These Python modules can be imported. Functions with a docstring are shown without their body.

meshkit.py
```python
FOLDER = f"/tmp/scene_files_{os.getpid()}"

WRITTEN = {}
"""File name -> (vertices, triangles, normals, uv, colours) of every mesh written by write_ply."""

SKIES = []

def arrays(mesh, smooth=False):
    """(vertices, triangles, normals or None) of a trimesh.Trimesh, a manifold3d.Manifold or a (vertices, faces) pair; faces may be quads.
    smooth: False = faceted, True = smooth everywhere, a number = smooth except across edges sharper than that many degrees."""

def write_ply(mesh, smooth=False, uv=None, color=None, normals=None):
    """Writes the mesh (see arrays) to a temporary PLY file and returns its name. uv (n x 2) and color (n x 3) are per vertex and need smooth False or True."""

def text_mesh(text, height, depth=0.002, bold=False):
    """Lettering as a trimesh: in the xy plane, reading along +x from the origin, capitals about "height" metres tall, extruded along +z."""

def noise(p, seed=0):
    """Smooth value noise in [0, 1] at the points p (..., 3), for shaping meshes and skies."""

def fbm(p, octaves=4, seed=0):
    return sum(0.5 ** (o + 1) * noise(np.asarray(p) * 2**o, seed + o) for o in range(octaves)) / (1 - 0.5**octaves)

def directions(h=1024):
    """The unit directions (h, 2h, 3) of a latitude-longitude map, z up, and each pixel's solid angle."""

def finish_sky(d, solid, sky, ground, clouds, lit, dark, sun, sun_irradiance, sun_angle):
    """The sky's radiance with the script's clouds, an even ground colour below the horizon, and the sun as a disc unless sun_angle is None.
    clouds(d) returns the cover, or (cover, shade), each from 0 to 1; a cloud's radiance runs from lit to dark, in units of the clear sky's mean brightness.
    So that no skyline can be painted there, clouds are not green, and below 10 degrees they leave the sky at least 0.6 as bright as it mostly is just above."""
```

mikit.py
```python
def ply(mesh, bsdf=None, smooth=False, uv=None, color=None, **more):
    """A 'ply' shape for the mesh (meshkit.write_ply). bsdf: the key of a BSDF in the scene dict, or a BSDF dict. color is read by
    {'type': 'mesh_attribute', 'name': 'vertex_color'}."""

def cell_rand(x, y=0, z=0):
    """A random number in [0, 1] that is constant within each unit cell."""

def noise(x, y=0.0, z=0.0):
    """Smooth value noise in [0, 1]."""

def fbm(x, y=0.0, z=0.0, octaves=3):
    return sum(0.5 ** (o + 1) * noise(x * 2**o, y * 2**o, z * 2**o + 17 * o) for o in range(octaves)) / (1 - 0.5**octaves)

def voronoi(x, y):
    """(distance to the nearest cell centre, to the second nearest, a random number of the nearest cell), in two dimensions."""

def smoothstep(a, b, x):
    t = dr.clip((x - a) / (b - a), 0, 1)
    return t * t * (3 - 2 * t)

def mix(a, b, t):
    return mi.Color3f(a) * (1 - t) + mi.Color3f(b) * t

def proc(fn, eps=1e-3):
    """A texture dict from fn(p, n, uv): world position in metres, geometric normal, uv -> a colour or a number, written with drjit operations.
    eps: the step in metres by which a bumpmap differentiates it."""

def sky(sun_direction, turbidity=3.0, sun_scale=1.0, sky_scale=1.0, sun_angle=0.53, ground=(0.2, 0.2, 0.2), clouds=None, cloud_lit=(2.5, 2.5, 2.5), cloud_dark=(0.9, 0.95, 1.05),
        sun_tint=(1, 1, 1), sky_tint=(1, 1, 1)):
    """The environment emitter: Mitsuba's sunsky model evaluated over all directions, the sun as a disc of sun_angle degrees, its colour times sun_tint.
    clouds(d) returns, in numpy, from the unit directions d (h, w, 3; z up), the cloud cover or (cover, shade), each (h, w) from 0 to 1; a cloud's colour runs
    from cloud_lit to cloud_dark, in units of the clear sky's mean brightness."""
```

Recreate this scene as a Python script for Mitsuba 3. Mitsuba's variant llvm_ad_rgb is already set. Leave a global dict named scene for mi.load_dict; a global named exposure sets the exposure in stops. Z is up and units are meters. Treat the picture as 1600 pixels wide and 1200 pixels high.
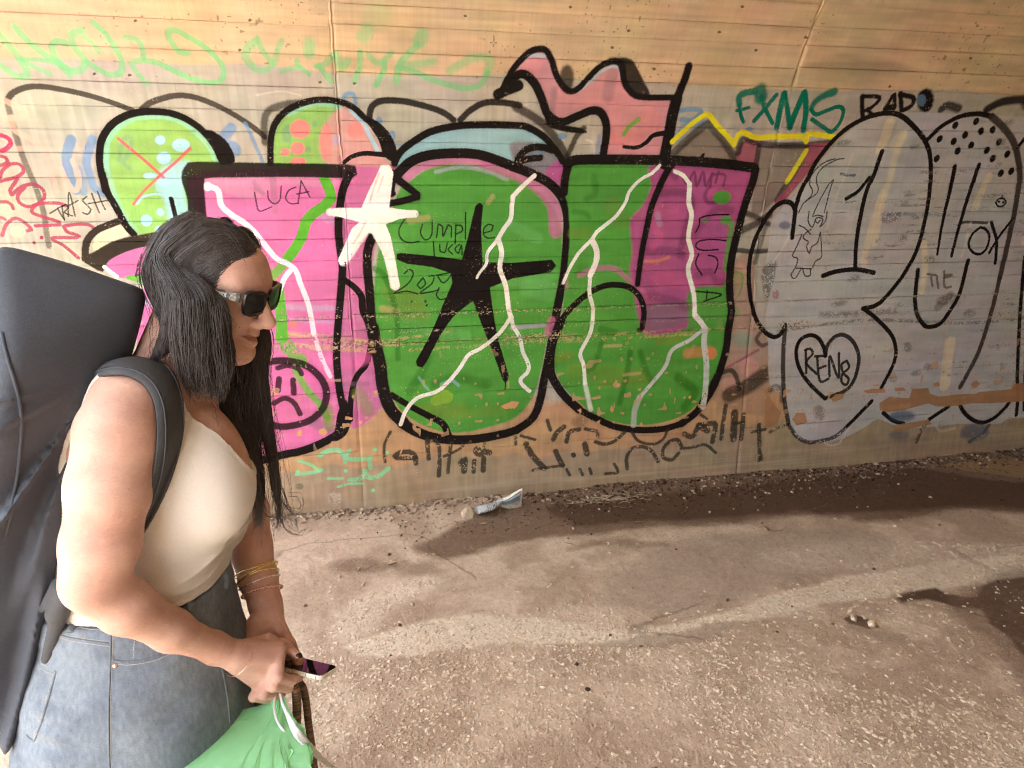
import math, random
import numpy as np, trimesh, shapely, manifold3d
import mitsuba as mi, drjit as dr
import mikit, meshkit
from mikit import noise, fbm, voronoi, smoothstep, mix, proc
T = mi.ScalarTransform4f
scene, labels = {}, {}
RNG = np.random.default_rng(11)

# ---------------------------------------------------------------- camera, sky, exposure
exposure = 4.8
CAM = np.array([0.0, -3.508, 1.65]); FOCAL = 1080.0 / 1600
YAW, PITCH = math.radians(12.0), math.radians(15.52)
FWD = np.array([math.sin(YAW) * math.cos(PITCH), math.cos(YAW) * math.cos(PITCH), -math.sin(PITCH)])
scene['camera'] = {'type': 'perspective', 'fov': 2 * math.degrees(math.atan(0.5 / FOCAL)), 'fov_axis': 'x', 'near_clip': 0.05, 'far_clip': 2000.0,
                   'to_world': T().look_at(origin=CAM.tolist(), target=(CAM + FWD).tolist(), up=[0, 0, 1])}
# a bright hazy summer sky; the sun stands high outside the left mouth of the underpass
scene['sky_light'] = mikit.sky([-0.22, 0.10, 0.95], turbidity=4.0, sun_scale=0.5, sun_angle=1.5, ground=(0.3, 0.27, 0.22), clouds=lambda d: 0.55 + 0.3 * (meshkit.fbm(d * [3, 3, 6], 4, 2) - 0.5), cloud_lit=(2.3, 2.25, 2.15), sky_tint=(1.0, 0.97, 0.92))

# ---------------------------------------------------------------- helpers
def lin(h):
    c = np.array([int(h[i:i + 2], 16) for i in (0, 2, 4)]) / 255.0
    return np.where(c <= 0.04045, c / 12.92, ((c + 0.055) / 1.055) ** 2.4)
def rgb(c): return {'type': 'rgb', 'value': [float(x) for x in c]}
def bsdf(key, **d): scene[key] = {'type': 'twosided', 'inner': d}
def numbered(key):
    if key not in scene and key not in labels: return key
    i = 1
    while f'{key}_{i:03d}' in scene or f'{key}_{i:03d}' in labels: i += 1
    return f'{key}_{i:03d}'
def add(key, mesh, mat, smooth=False, parent=None, **more):
    key = numbered(f'{parent}__{key}' if parent else key)
    scene[key] = mikit.ply(mesh, mat, smooth=smooth, **more)
    return key
def tag(key, label=None, category=None, group=None, kind=None):
    labels[key] = {a: b for a, b in (('label', label), ('category', category), ('group', group), ('kind', kind)) if b}
    return key
def grid_faces(nu, nv):
    """quads of a (nu, nv) grid of vertices stored row by row (v fastest)"""
    i = np.arange((nu) * (nv)).reshape(nu, nv)
    return np.stack([i[:-1, :-1], i[1:, :-1], i[1:, 1:], i[:-1, 1:]], -1).reshape(-1, 4)
def spline(p, step, closed=False):
    """centripetal-ish Catmull-Rom through the points, sampled about every step"""
    p = np.asarray(p, float)
    if len(p) < 3: return p
    q = np.vstack([p[-1:], p, p[:2]]) if closed else np.vstack([2 * p[:1] - p[1:2], p, 2 * p[-1:] - p[-2:-1]])
    out = []
    for a, b, c, d in zip(q[:-3], q[1:-2], q[2:-1], q[3:]):
        n = max(1, int(np.linalg.norm(c - b) / step)); t = (np.arange(n) / n)[:, None]
        out.append(0.5 * (2 * b + (c - a) * t + (2 * a - 5 * b + 4 * c - d) * t ** 2 + (3 * b - a - 3 * c + d) * t ** 3))
    return np.vstack(out + ([] if closed else [p[-1:]]))
# ---------------------------------------------------------------- the underpass: wall profile (vertical to H0, then a quarter arch of radius R)
H0, R = 1.3, 2.2
XL, XR = -2.4, 40.0
def wall_point(x, s, out=0.0):
    a = np.maximum(s - H0, 0) / R
    rr = R - out
    return np.stack([x, -R + rr * np.cos(a), np.minimum(s, H0) + rr * np.sin(a)], -1)

# ---------------------------------------------------------------- spray paint and painted tie-hole shading on the wall, in wall coordinates (x along the wall, s up the wall, millimetres)
PAINT_COLOURS = {'holepit': (0.055, 0.034, 0.017), 'holerim': (0.537, 0.428, 0.278), 'tagreen': (0.172, 0.421, 0.183), 'black': (0.013, 0.01, 0.009), 'softblack': (0.036, 0.026, 0.02), 'brownblack': (0.02, 0.013, 0.009), 'marker': (0.011, 0.008, 0.014), 'palepink': (0.605, 0.364, 0.286), 'blue': (0.119, 0.222, 0.373), 'palewhite': (0.593, 0.537, 0.448), 'magenta': (0.438, 0.032, 0.092), 'maroon': (0.294, 0.041, 0.08), 'cream': (0.576, 0.483, 0.309), 'bubblegreen': (0.213, 0.4, 0.087), 'bubblecyan': (0.249, 0.504, 0.364), 'paleblue': (0.298, 0.489, 0.559), 'bubblegrey': (0.162, 0.263, 0.184), 'hotred': (0.582, 0.092, 0.108), 'pink': (0.504, 0.115, 0.271), 'fluogreen': (0.093, 0.336, 0.03), 'palelilac': (0.397, 0.329, 0.464), 'white': (0.713, 0.686, 0.608), 'bubblepink': (0.531, 0.264, 0.242), 'salmonpink': (0.641, 0.197, 0.179), 'skyblue': (0.249, 0.409, 0.453), 'greymauve': (0.173, 0.118, 0.145), 'violetpink': (0.404, 0.068, 0.239), 'flamepink': (0.52, 0.232, 0.246), 'greypink': (0.34, 0.213, 0.233), 'greybrown': (0.2, 0.154, 0.122), 'mauvered': (0.294, 0.07, 0.108), 'yellow': (0.652, 0.561, 0.022), 'teal': (0.007, 0.13, 0.086), 'midpink': (0.453, 0.124, 0.26), 'green': (0.077, 0.264, 0.043), 'olive': (0.144, 0.226, 0.034), 'ochrepale': (0.489, 0.334, 0.156), 'darkgreen': (0.021, 0.119, 0.013), 'lightgreen': (0.127, 0.369, 0.097), 'yellowgreen': (0.191, 0.338, 0.034), 'pinkT': (0.547, 0.141, 0.297), 'pinkpale': (0.51, 0.253, 0.329), 'orange': (0.559, 0.191, 0.073), 'hotpink': (0.57, 0.096, 0.264), 'whitepink': (0.769, 0.572, 0.621), 'whitestar': (0.777, 0.733, 0.644), 'jmagenta': (0.351, 0.08, 0.197), 'jdark': (0.151, 0.035, 0.094), 'jhot': (0.468, 0.088, 0.209), 'mottle': (0.326, 0.206, 0.141), 'whitegrey': (0.496, 0.508, 0.464), 'panelgrey': (0.417, 0.402, 0.388), 'creamstreak': (0.634, 0.53, 0.36), 'scuff': (0.082, 0.07, 0.054), 'bluedark': (0.032, 0.066, 0.141), 'peel': (0.349, 0.177, 0.084), 'peelpale': (0.52, 0.271, 0.126), 'mint': (0.206, 0.504, 0.264), 'scuffgreen': (0.107, 0.12, 0.068), 'smear': (0.034, 0.03, 0.023)}  # the two tie-hole colours paint the shade and lit lower rim of dimples
GRAFFITI = """s|softblack|11.3||6.3|0.9||1|-1386,2022 -1358,2052 -1300,2076 -1239,2080 -1154,2068 -1066,2048 -980,2019 -922,1995
s|softblack|12||6.6|0.9||1|-883,2001 -845,2028 -763,2055 -698,2060 -623,2041 -532,1996 -438,1930 -401,1895
s|softblack|11.7||7.8|0.65||1|-1386,2022 -1391,1984 -1393,1883 -1389,1797 -1372,1664 -1366,1563 -1372,1416
s|black|15.1||13.7|0.75||1|-401,1871 -395,1953 -369,2007 -290,2036 -220,2043
s|black|14.3||8.6|0.95||1|60,1975 74,2031 118,2059 205,2061 313,2042 396,2016 447,1983
s|black|14.8||8.9|0.95||1|477,1983 522,2027 591,2063 683,2065 754,2055
s|palepink|12.5||7.5|0.6||1|-1523,2031 -1429,2033 -1366,2007 -1330,1981 -1360,1957 -1452,1953 -1547,1951
s|palepink|11.6||7.7|0.55||1|-1389,1957 -1392,1906 -1346,1876 -1312,1832 -1299,1753 -1293,1656
s|palepink|11.7||10.4|0.4||1|-1401,1831 -1311,1835 -1262,1811 -1257,1737 -1253,1650
s|blue|19.7||7.9|0.75||1|-1186,1873 -1217,1812 -1228,1732 -1216,1659
s|blue|17.3||10.6|0.75||1|-1103,1877 -1145,1791 -1147,1727 -1142,1672 -1113,1645
s|blue|12||8|0.55||1|-1183,1754 -1177,1678 -1188,1645
s|palepink|10.6||5.3|0.8||1|-1202,1785 -1192,1718 -1216,1659 -1238,1678 -1254,1753
s|blue|21.8||10.9|0.75||1|-536,1931 -580,1884 -594,1857
s|blue|20.6||11|0.75||1|-594,1857 -535,1855 -530,1830
s|blue|8.3||5.5|0.7||1|-476,1951 -458,1903 -440,1842 -422,1787
s|blue|8.3||5.5|0.8||1|-50,2052 -43,2074 -22,2088 -3,2086 6,2048
p|blue|0||5.7|0.8||1|120,1974 118,1965 112,1959 105,1957 98,1959 93,1965 91,1973 94,1981 99,1988 107,1990 114,1988 119,1982
p|blue|0||5.8|0.8||1|177,1910 174,1898 169,1890 161,1887 154,1890 149,1898 147,1909 149,1921 155,1929 163,1932 170,1929 175,1921
s|blue|5.9||5.9|0.6||1|160,1870 220,1868
s|blue|11.4||6.5|0.8||1|1561,2050 1628,2058 1675,2050 1642,2007 1579,2008
s|blue|26.4||19.8|0.55||1|1573,1919 1613,1975 1685,1998
p|blue|0||6.8|0.8||1|1980,1970 1979,1963 1973,1959 1965,1957 1955,1958 1948,1963 1944,1969 1945,1975 1950,1980 1959,1982 1968,1980 1976,1976
s|palewhite|4||5.4|0.4||1|-413,2070 -311,2088 -231,2075
s|tagreen|13.3||7.2|0.75||1|-1369,2335 -1348,2296 -1327,2257 -1302,2211 -1283,2158 -1283,2125 -1310,2115 -1347,2138 -1373,2167 -1388,2190
s|tagreen|13.4||7.3|0.75||1|-1269,2300 -1239,2249 -1194,2203 -1156,2171 -1125,2130
s|tagreen|8.6||6.1|0.7||1|-1287,2182 -1243,2153 -1196,2131
s|tagreen|9.8||7.3|0.6||1|-1275,2185 -1211,2183 -1159,2171
s|tagreen|13.4||7.3|0.75||1|-1036,2298 -1079,2279 -1079,2237 -1056,2187 -1074,2153 -1115,2145 -1153,2181 -1162,2228 -1135,2256 -1105,2248
s|tagreen|9.8||7.3|0.7||1|-1034,2275 -1012,2255 -994,2221
s|tagreen|12.4||7.4|0.8||1|-985,2327 -953,2290 -934,2246 -917,2189 -932,2145 -972,2135 -1016,2155 -1049,2181
s|tagreen|11.3||7.5|0.75||1|-881,2280 -838,2270 -829,2229 -838,2198 -882,2183 -864,2135 -843,2105
s|tagreen|11.4||6.3|0.8||1|-830,2195 -782,2187 -736,2164 -672,2133 -598,2115 -548,2126 -530,2171 -550,2214 -599,2262 -655,2296 -689,2313 -721,2304 -713,2267 -692,2233 -661,2229
s|tagreen|16.8||10.3|0.65||1|-393,2280 -428,2249 -435,2218 -415,2191
s|tagreen|11.7||10.4|0.7||1|-378,2295 -359,2240 -332,2200 -368,2170 -407,2175
s|tagreen|11.7||13|0.6||1|-282,2290 -306,2248 -325,2197
s|tagreen|10.6||8|0.75||1|-231,2213 -220,2191 -185,2162
s|tagreen|9.3||7.9|0.7||1|-220,2191 -261,2183 -296,2169
s|tagreen|23.5||18.3|0.6||1|-171,2285 -177,2247
s|tagreen|12||10.6|0.65||1|-81,2238 -117,2204 -152,2196
s|tagreen|12.1||8.1|0.8||1|-138,2197 -120,2168 -94,2138
s|tagreen|17.4||13.4|0.65||1|-67,2245 -50,2193 -21,2220
s|tagreen|12.2||10.8|0.75||1|36,2261 29,2196 7,2139
s|tagreen|28.9||23.6|0.5||1|68,2345 53,2319
s|tagreen|51.8||41.4|0.22||1|117,2410 103,2397
s|tagreen|12.2||13.5|0.65||1|70,2250 97,2224 124,2219 167,2260
s|tagreen|12.3||8.2|0.8||1|138,2219 130,2179 96,2124
s|tagreen|29.6||21.5|0.6||1|301,2336 287,2310
s|tagreen|15.1||11|0.7||1|280,2296 230,2249 201,2215 193,2182 187,2141
s|tagreen|12.7||8.5|0.8||1|201,2202 279,2184 336,2159 424,2135 506,2122 569,2144 593,2194
s|tagreen|18.3||16.9|0.55||1|593,2194 601,2249 524,2253 423,2196
s|tagreen|15.1||16.5|0.6||1|222,2216 279,2218 351,2233
s|magenta|8.9||3.8|0.95||1|-1508,1873 -1469,1887 -1429,1878 -1420,1855 -1447,1829 -1486,1819 -1520,1828
s|maroon|7.1||3.8|0.9||1|-1531,1783 -1490,1802 -1455,1796 -1451,1780 -1475,1765 -1530,1760
s|maroon|7.1||3.9|0.9||1|-1541,1684 -1507,1704 -1479,1744 -1443,1769 -1407,1767 -1402,1739 -1437,1714 -1509,1694 -1544,1670
s|maroon|7.2||3.9|0.9||1|-1435,1707 -1476,1657 -1474,1640 -1426,1674 -1374,1684 -1344,1654 -1360,1613 -1418,1589 -1452,1608 -1449,1640 -1415,1671
s|maroon|7.3||4|0.9||1|-1271,1592 -1295,1603 -1378,1601 -1412,1569 -1387,1551 -1312,1523 -1310,1511 -1407,1507
s|maroon|7.5||4.1|0.9||1|-1171,1489 -1194,1510 -1246,1512 -1296,1502 -1289,1481 -1241,1460 -1255,1453 -1352,1452 -1312,1418 -1262,1363
s|maroon|7.2||3.9|0.85||1|-1559,1600 -1533,1609 -1495,1609 -1482,1596 -1481,1581
s|maroon|7.3||4|0.85||1|-1546,1467 -1519,1515 -1480,1540 -1443,1517 -1426,1490 -1445,1485
p|maroon|0||4|||1|-1386,1455 -1388,1451 -1391,1448 -1395,1447 -1399,1448 -1401,1451 -1401,1455 -1400,1459 -1396,1462 -1392,1464 -1389,1462 -1386,1459
p|maroon|0||4|||1|-1422,1433 -1423,1430 -1426,1427 -1429,1426 -1432,1427 -1434,1430 -1434,1433 -1433,1437 -1430,1439 -1427,1440 -1424,1439 -1422,1437
s|maroon|6.6||3.9|0.8||1|-1556,1549 -1533,1542 -1522,1535
p|cream|0||13.3|0.6||1|-1451,1481 -1457,1469 -1469,1460 -1485,1456 -1500,1460 -1509,1469 -1511,1482 -1505,1494 -1492,1503 -1477,1506 -1462,1503 -1453,1493
s|marker|3.2||2.7|0.8||1|-1341,1560 -1307,1579 -1273,1598
s|marker|3.2||2.7|0.8||1|-1306,1582 -1298,1554 -1289,1532
s|marker|3.2||2.7|0.8||1|-1287,1590 -1289,1563 -1289,1532
s|marker|3.2||2.7|0.8||1|-1287,1590 -1268,1598 -1263,1582 -1284,1563 -1253,1549
s|marker|3.2||2.7|0.8||1|-1271,1546 -1246,1650 -1243,1546
s|marker|3.2||2.7|0.8||1|-1264,1590 -1219,1615
s|marker|3.2||2.7|0.8||1|-1180,1631 -1201,1615 -1186,1595 -1173,1576 -1192,1554 -1209,1562
s|marker|3.2||2.7|0.8||1|-1157,1645 -1151,1603 -1142,1562
s|marker|3.2||2.7|0.8||1|-1132,1653 -1126,1612 -1116,1576
s|marker|3.2||2.7|0.8||1|-1180,1601 -1131,1609 -1091,1617
s|marker|3.3||2.7|0.8||1|-1030,1637 -997,1645 -970,1648
p|marker|0||4.1|||1|-1029,1678 -1030,1675 -1032,1673 -1035,1672 -1037,1673 -1039,1675 -1039,1678 -1038,1681 -1036,1683 -1033,1683 -1031,1683 -1029,1681
p|bubblegreen|0||10.8|0.92||1|-1082,1787 -1065,1861 -1006,1931 -927,1971 -828,1979 -748,1965 -681,1921 -630,1856 -608,1777 -668,1735 -741,1693 -809,1479 -1009,1470 -1042,1525 -1067,1623
s|bubblecyan|12||13.3|0.75||1|-1074,1760 -1050,1862 -992,1926 -921,1964 -829,1973 -749,1959 -693,1918 -643,1856 -620,1791
s|bubblecyan|12.3||13.6|0.6||1|-1075,1754 -1067,1650 -1041,1544 -1007,1487
p|paleblue|0||27.8|0.8||1|-833,1767 -729,1784 -765,1720 -778,1622 -763,1522 -810,1474 -859,1523 -865,1622 -891,1678
s|bubblegrey|9.3||8|0.45||1|-1018,1787 -989,1862 -963,1889 -952,1863 -977,1814 -1003,1782 -985,1755
p|paleblue|0||6.7|0.95||1|-815,1876 -820,1866 -828,1859 -839,1856 -849,1859 -856,1866 -857,1875 -853,1884 -844,1891 -833,1894 -823,1892 -816,1885
p|paleblue|0||6.8|0.95||1|-718,1855 -725,1842 -740,1832 -759,1828 -778,1831 -790,1841 -792,1854 -785,1868 -770,1878 -751,1882 -733,1879 -721,1869
p|paleblue|0||6.8|0.95||1|-806,1800 -812,1786 -825,1776 -840,1772 -854,1776 -863,1786 -864,1799 -858,1813 -846,1823 -831,1827 -817,1823 -808,1814
p|paleblue|0||6.8|0.95||1|-879,1723 -884,1716 -894,1711 -908,1709 -921,1710 -930,1715 -932,1722 -928,1729 -917,1734 -904,1736 -891,1734 -882,1729
p|paleblue|0||6.9|0.95||1|-827,1695 -833,1684 -844,1676 -857,1673 -870,1676 -879,1684 -881,1695 -876,1706 -865,1714 -851,1717 -838,1714 -829,1706
p|paleblue|0||6.9|0.95||1|-929,1526 -934,1514 -944,1504 -956,1501 -968,1505 -976,1514 -977,1527 -972,1540 -962,1549 -950,1552 -938,1549 -930,1539
p|paleblue|0||7|0.95||1|-873,1563 -876,1555 -883,1548 -891,1546 -899,1548 -904,1555 -905,1563 -902,1572 -895,1578 -887,1580 -879,1578 -874,1572
p|paleblue|0||7|0.95||1|-885,1486 -889,1477 -897,1471 -906,1469 -916,1471 -922,1478 -923,1486 -920,1495 -912,1501 -902,1503 -893,1501 -887,1495
s|paleblue|5.5||5.5|0.8||1|-980,1600 -949,1631 -894,1642 -853,1631 -846,1600
s|hotred|6.7||2.7|0.9||1|-1001,1878 -958,1833 -903,1775 -851,1717
s|hotred|6.8|5.4|3.3|0.9||1|-720,1842 -781,1789 -872,1717
s|hotred|5.5||3.3|0.8||1|-872,1717 -949,1650 -997,1597
s|black|9.8||4.2|||1|-835,1622 -830,1560 -822,1485
p|cream|0||11|0.9||1|-1193,1393 -1177,1450 -1117,1494 -1062,1511 -1026,1482 -1043,1459 -1113,1432
s|black|20||24|0.22|0.12|1|-1100,1656 -1099,1754 -1090,1813 -1064,1880 -1009,1941 -925,1982 -826,1992 -746,1978 -674,1934 -623,1867 -593,1785
s|black|14.6||4|||1|-1100,1656 -1099,1754 -1090,1813 -1064,1880 -1009,1941 -925,1982 -826,1992 -746,1978 -674,1934 -623,1867 -593,1785
s|black|20.5||24.6|0.22|0.12|1|-1097,1732 -1093,1650 -1075,1600 -1044,1510 -1015,1465
s|black|15||4.1|||1|-1097,1732 -1093,1650 -1075,1600 -1044,1510 -1015,1465
p|black|0||5.5|||1|-642,1921 -591,1901 -556,1860 -541,1786 -605,1780 -619,1832
s|softblack|15.1||5.5|||1|-1235,1356 -1224,1413 -1202,1453 -1158,1489 -1074,1522
p|softblack|0||8.4|||1|-1236,1371 -1194,1387 -1113,1432 -1010,1459 -865,1474 -865,1405 -909,1408 -982,1407 -1081,1377 -1148,1334 -1172,1297 -1209,1318 -1240,1342
p|pink|0||5.7|0.95||1|-1148,1334 -1081,1377 -982,1407 -881,1411 -809,1363 -867,876 -1059,885 -1039,1161 -989,1249 -1122,1276
p|fluogreen|0||8.6|0.9||1|-1082,1272 -944,1283 -899,1261 -910,1172 -992,1183 -1005,1234
p|palelilac|0||11.6|0.8||1|-1015,1160 -943,1182 -932,1157 -1005,1129
s|white|8.4||4.2|||1|-1161,1320 -1145,1302 -1116,1275
s|marker|3.7||2.8|0.85||1|-995,1372 -1007,1343 -1021,1320
s|marker|3.7||2.8|0.85||1|-952,1371 -954,1351 -960,1328
s|marker|3.7||2.8|0.85||1|-1022,1308 -1035,1276 -1006,1290 -961,1295
s|marker|3.7||2.9|0.85||1|-952,1304 -951,1286
p|bubblegreen|0||13.9|0.9||1|-378,1779 -364,1885 -335,1946 -289,1993 -222,2029 -151,2044 -68,2038 -100,1781
p|bubblepink|0||25.8|0.9||1|-146,1935 -69,2025 -13,2018 33,1972 77,1911 117,1826 120,1762 1,1762 -130,1772 -167,1851
s|bubblecyan|11||13.8|0.8||1|-289,1993 -219,2029 -143,2042 -68,2030
s|paleblue|10||7.1|0.85||1|-18,2015 30,1966 62,1905 94,1837
p|bubblegrey|0||13.9|0.6||1|-283,1911 -288,1892 -296,1877 -306,1872 -316,1877 -322,1891 -322,1910 -318,1930 -309,1944 -299,1949 -290,1944 -284,1930
p|bubblegrey|0||8.4|0.5||1|-170,1954 -172,1947 -176,1942 -182,1940 -188,1942 -191,1947 -192,1954 -190,1961 -186,1966 -180,1968 -174,1966 -171,1961
p|bubblegrey|0||8.5|0.5||1|-205,1842 -207,1837 -213,1833 -220,1831 -227,1832 -232,1836 -233,1842 -231,1848 -225,1852 -218,1853 -211,1852 -206,1848
p|palelilac|0||17.1|0.6||1|-64,1886 -69,1875 -80,1867 -94,1863 -108,1866 -118,1874 -121,1886 -117,1897 -106,1905 -91,1908 -77,1906 -67,1898
p|salmonpink|0||17|0.7||1|-110,1880 -117,1841 -128,1811 -142,1801 -154,1811 -161,1840 -162,1879 -155,1919 -144,1947 -130,1958 -118,1948 -111,1919
p|salmonpink|0||17.1|0.7||1|37,1930 31,1912 16,1898 -3,1893 -21,1898 -34,1911 -38,1929 -32,1947 -17,1961 1,1966 20,1961 33,1948
p|salmonpink|0||8.4|||1|-200,1932 -208,1911 -226,1895 -249,1889 -271,1895 -286,1909 -290,1930 -282,1951 -264,1966 -241,1972 -219,1967 -204,1952
p|salmonpink|0||8.5|||1|-233,1848 -238,1834 -250,1823 -266,1819 -282,1823 -292,1833 -295,1847 -289,1861 -277,1871 -261,1875 -246,1872 -236,1862
p|salmonpink|0||8.5|||1|-299,1830 -303,1822 -311,1815 -321,1813 -330,1815 -337,1821 -339,1830 -335,1838 -327,1844 -317,1847 -308,1845 -301,1838
p|salmonpink|0||8.5|||1|-232,1788 -238,1778 -251,1771 -268,1768 -285,1771 -297,1778 -301,1788 -295,1798 -282,1805 -265,1808 -248,1805 -236,1798
s|black|19.4||25|0.22|0.12|1|-389,1781 -375,1885 -348,1954 -293,2009 -220,2043 -150,2058 -81,2054 -12,2032 48,1978
s|black|13.9||5.5|||1|-389,1781 -375,1885 -348,1954 -293,2009 -220,2043 -150,2058 -81,2054 -12,2032 48,1978
p|black|0||5.8|||1|32,1994 100,1968 156,1910 183,1827 157,1792 117,1826 102,1883 69,1939
p|skyblue|0||9.1|0.95||1|180,1763 207,1827 274,1886 350,1924 462,1946 579,1951 735,1951 805,1943 884,1900 953,1835 990,1768 907,1712 742,1779 566,1831 395,1829 272,1799
p|greymauve|0||25.2|0.8||1|722,1877 834,1888 939,1850 1002,1805 1002,1682 907,1712 774,1767
p|violetpink|0||12.8|0.8||1|905,1749 968,1805 996,1790 994,1697 947,1706
p|flamepink|0||7.6|||1|719,2205 751,2261 803,2285 855,2278 891,2225 928,2170 980,2129 1027,2131 1069,2175 1134,2233 1194,2252 1226,2231 1244,2166 1280,2123 1349,2105 1500,2100 1521,2079 1506,2010 1500,1943 1498,1841 1201,1825 1203,1959 1167,2041 1110,2052 1037,2039 970,1999 913,1998 887,2041 856,2112 813,2181 765,2201
p|greypink|0||23.7|0.35||1|852,2251 888,2225 926,2162 905,2012 870,2098 829,2167
s|greymauve|27.4||24.4|0.35||1|1184,2215 1181,2106
s|greymauve|15.1||18.1|0.4||1|917,2128 914,2018
s|paleblue|8.6||8.6|0.7||1|727,2225 760,2261 804,2277 856,2270
s|paleblue|9||9|0.6||1|1028,2125 1080,2166 1144,2228 1205,2244 1232,2200
p|salmonpink|0||32.2|0.5||1|1411,1917 1400,1895 1365,1879 1314,1873 1263,1878 1224,1893 1209,1914 1220,1935 1254,1951 1304,1958 1355,1953 1395,1938
p|salmonpink|0||32.2|0.4||1|1478,1994 1475,1961 1457,1936 1427,1926 1395,1935 1369,1959 1356,1992 1360,2025 1378,2049 1407,2059 1438,2051 1465,2027
s|fluogreen|11.2||6.4|0.8||1|1290,1933 1312,1970 1355,2004
s|brownblack|20||15.4|0.85||1|739,2046 826,2005 893,1959 956,1895 1000,1826
s|brownblack|14.2||12.6|0.85||1|1081,1957 1049,1921 1030,1872 1013,1827
s|palewhite|4||6.4|0.5||1|1100,1903 1134,1892 1149,1843
p|blue|0||6.2|0.8||1|1000,1920 997,1912 989,1907 978,1905 967,1906 958,1912 954,1919 957,1927 965,1932 976,1934 987,1932 996,1927
p|blue|0||9.4|0.7||1|888,1834 885,1830 876,1826 863,1825 850,1826 840,1829 836,1834 840,1838 849,1842 862,1843 875,1842 884,1839
s|blue|11.2||12.8|0.5||1|1164,1922 1166,1837
s|black|23.4||28.1|0.22|0.12|1|763,1812 803,1854 867,1867 933,1853
s|black|17.2||6.2|||1|763,1812 803,1854 867,1867 933,1853
s|black|21.9||28.2|0.22|0.12|1|760,1794 811,1809 876,1816
s|black|15.7||6.3|||1|760,1794 811,1809 876,1816
s|black|14.9||8.9|||1|673,2121 686,2163 710,2211 740,2250 787,2292 847,2300 884,2260 909,2206 946,2154 990,2124 1030,2137 1068,2183 1123,2241 1183,2263 1223,2247 1248,2180 1288,2132 1348,2108 1505,2109
p|black|0||20.8|0.85||1|1002,2181 1001,2150 991,2127 975,2118 956,2126 941,2148 934,2179 935,2210 944,2232 960,2241 978,2234 994,2212
p|black|0||12.3|0.95||1|1201,2266 1263,2274 1311,2225 1354,2169 1389,2123 1315,2110 1259,2152
p|black|0||14.9|0.6||1|1235,2273 1230,2267 1214,2263 1192,2260 1170,2261 1153,2265 1147,2270 1152,2276 1167,2280 1189,2282 1211,2282 1228,2278
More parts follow.
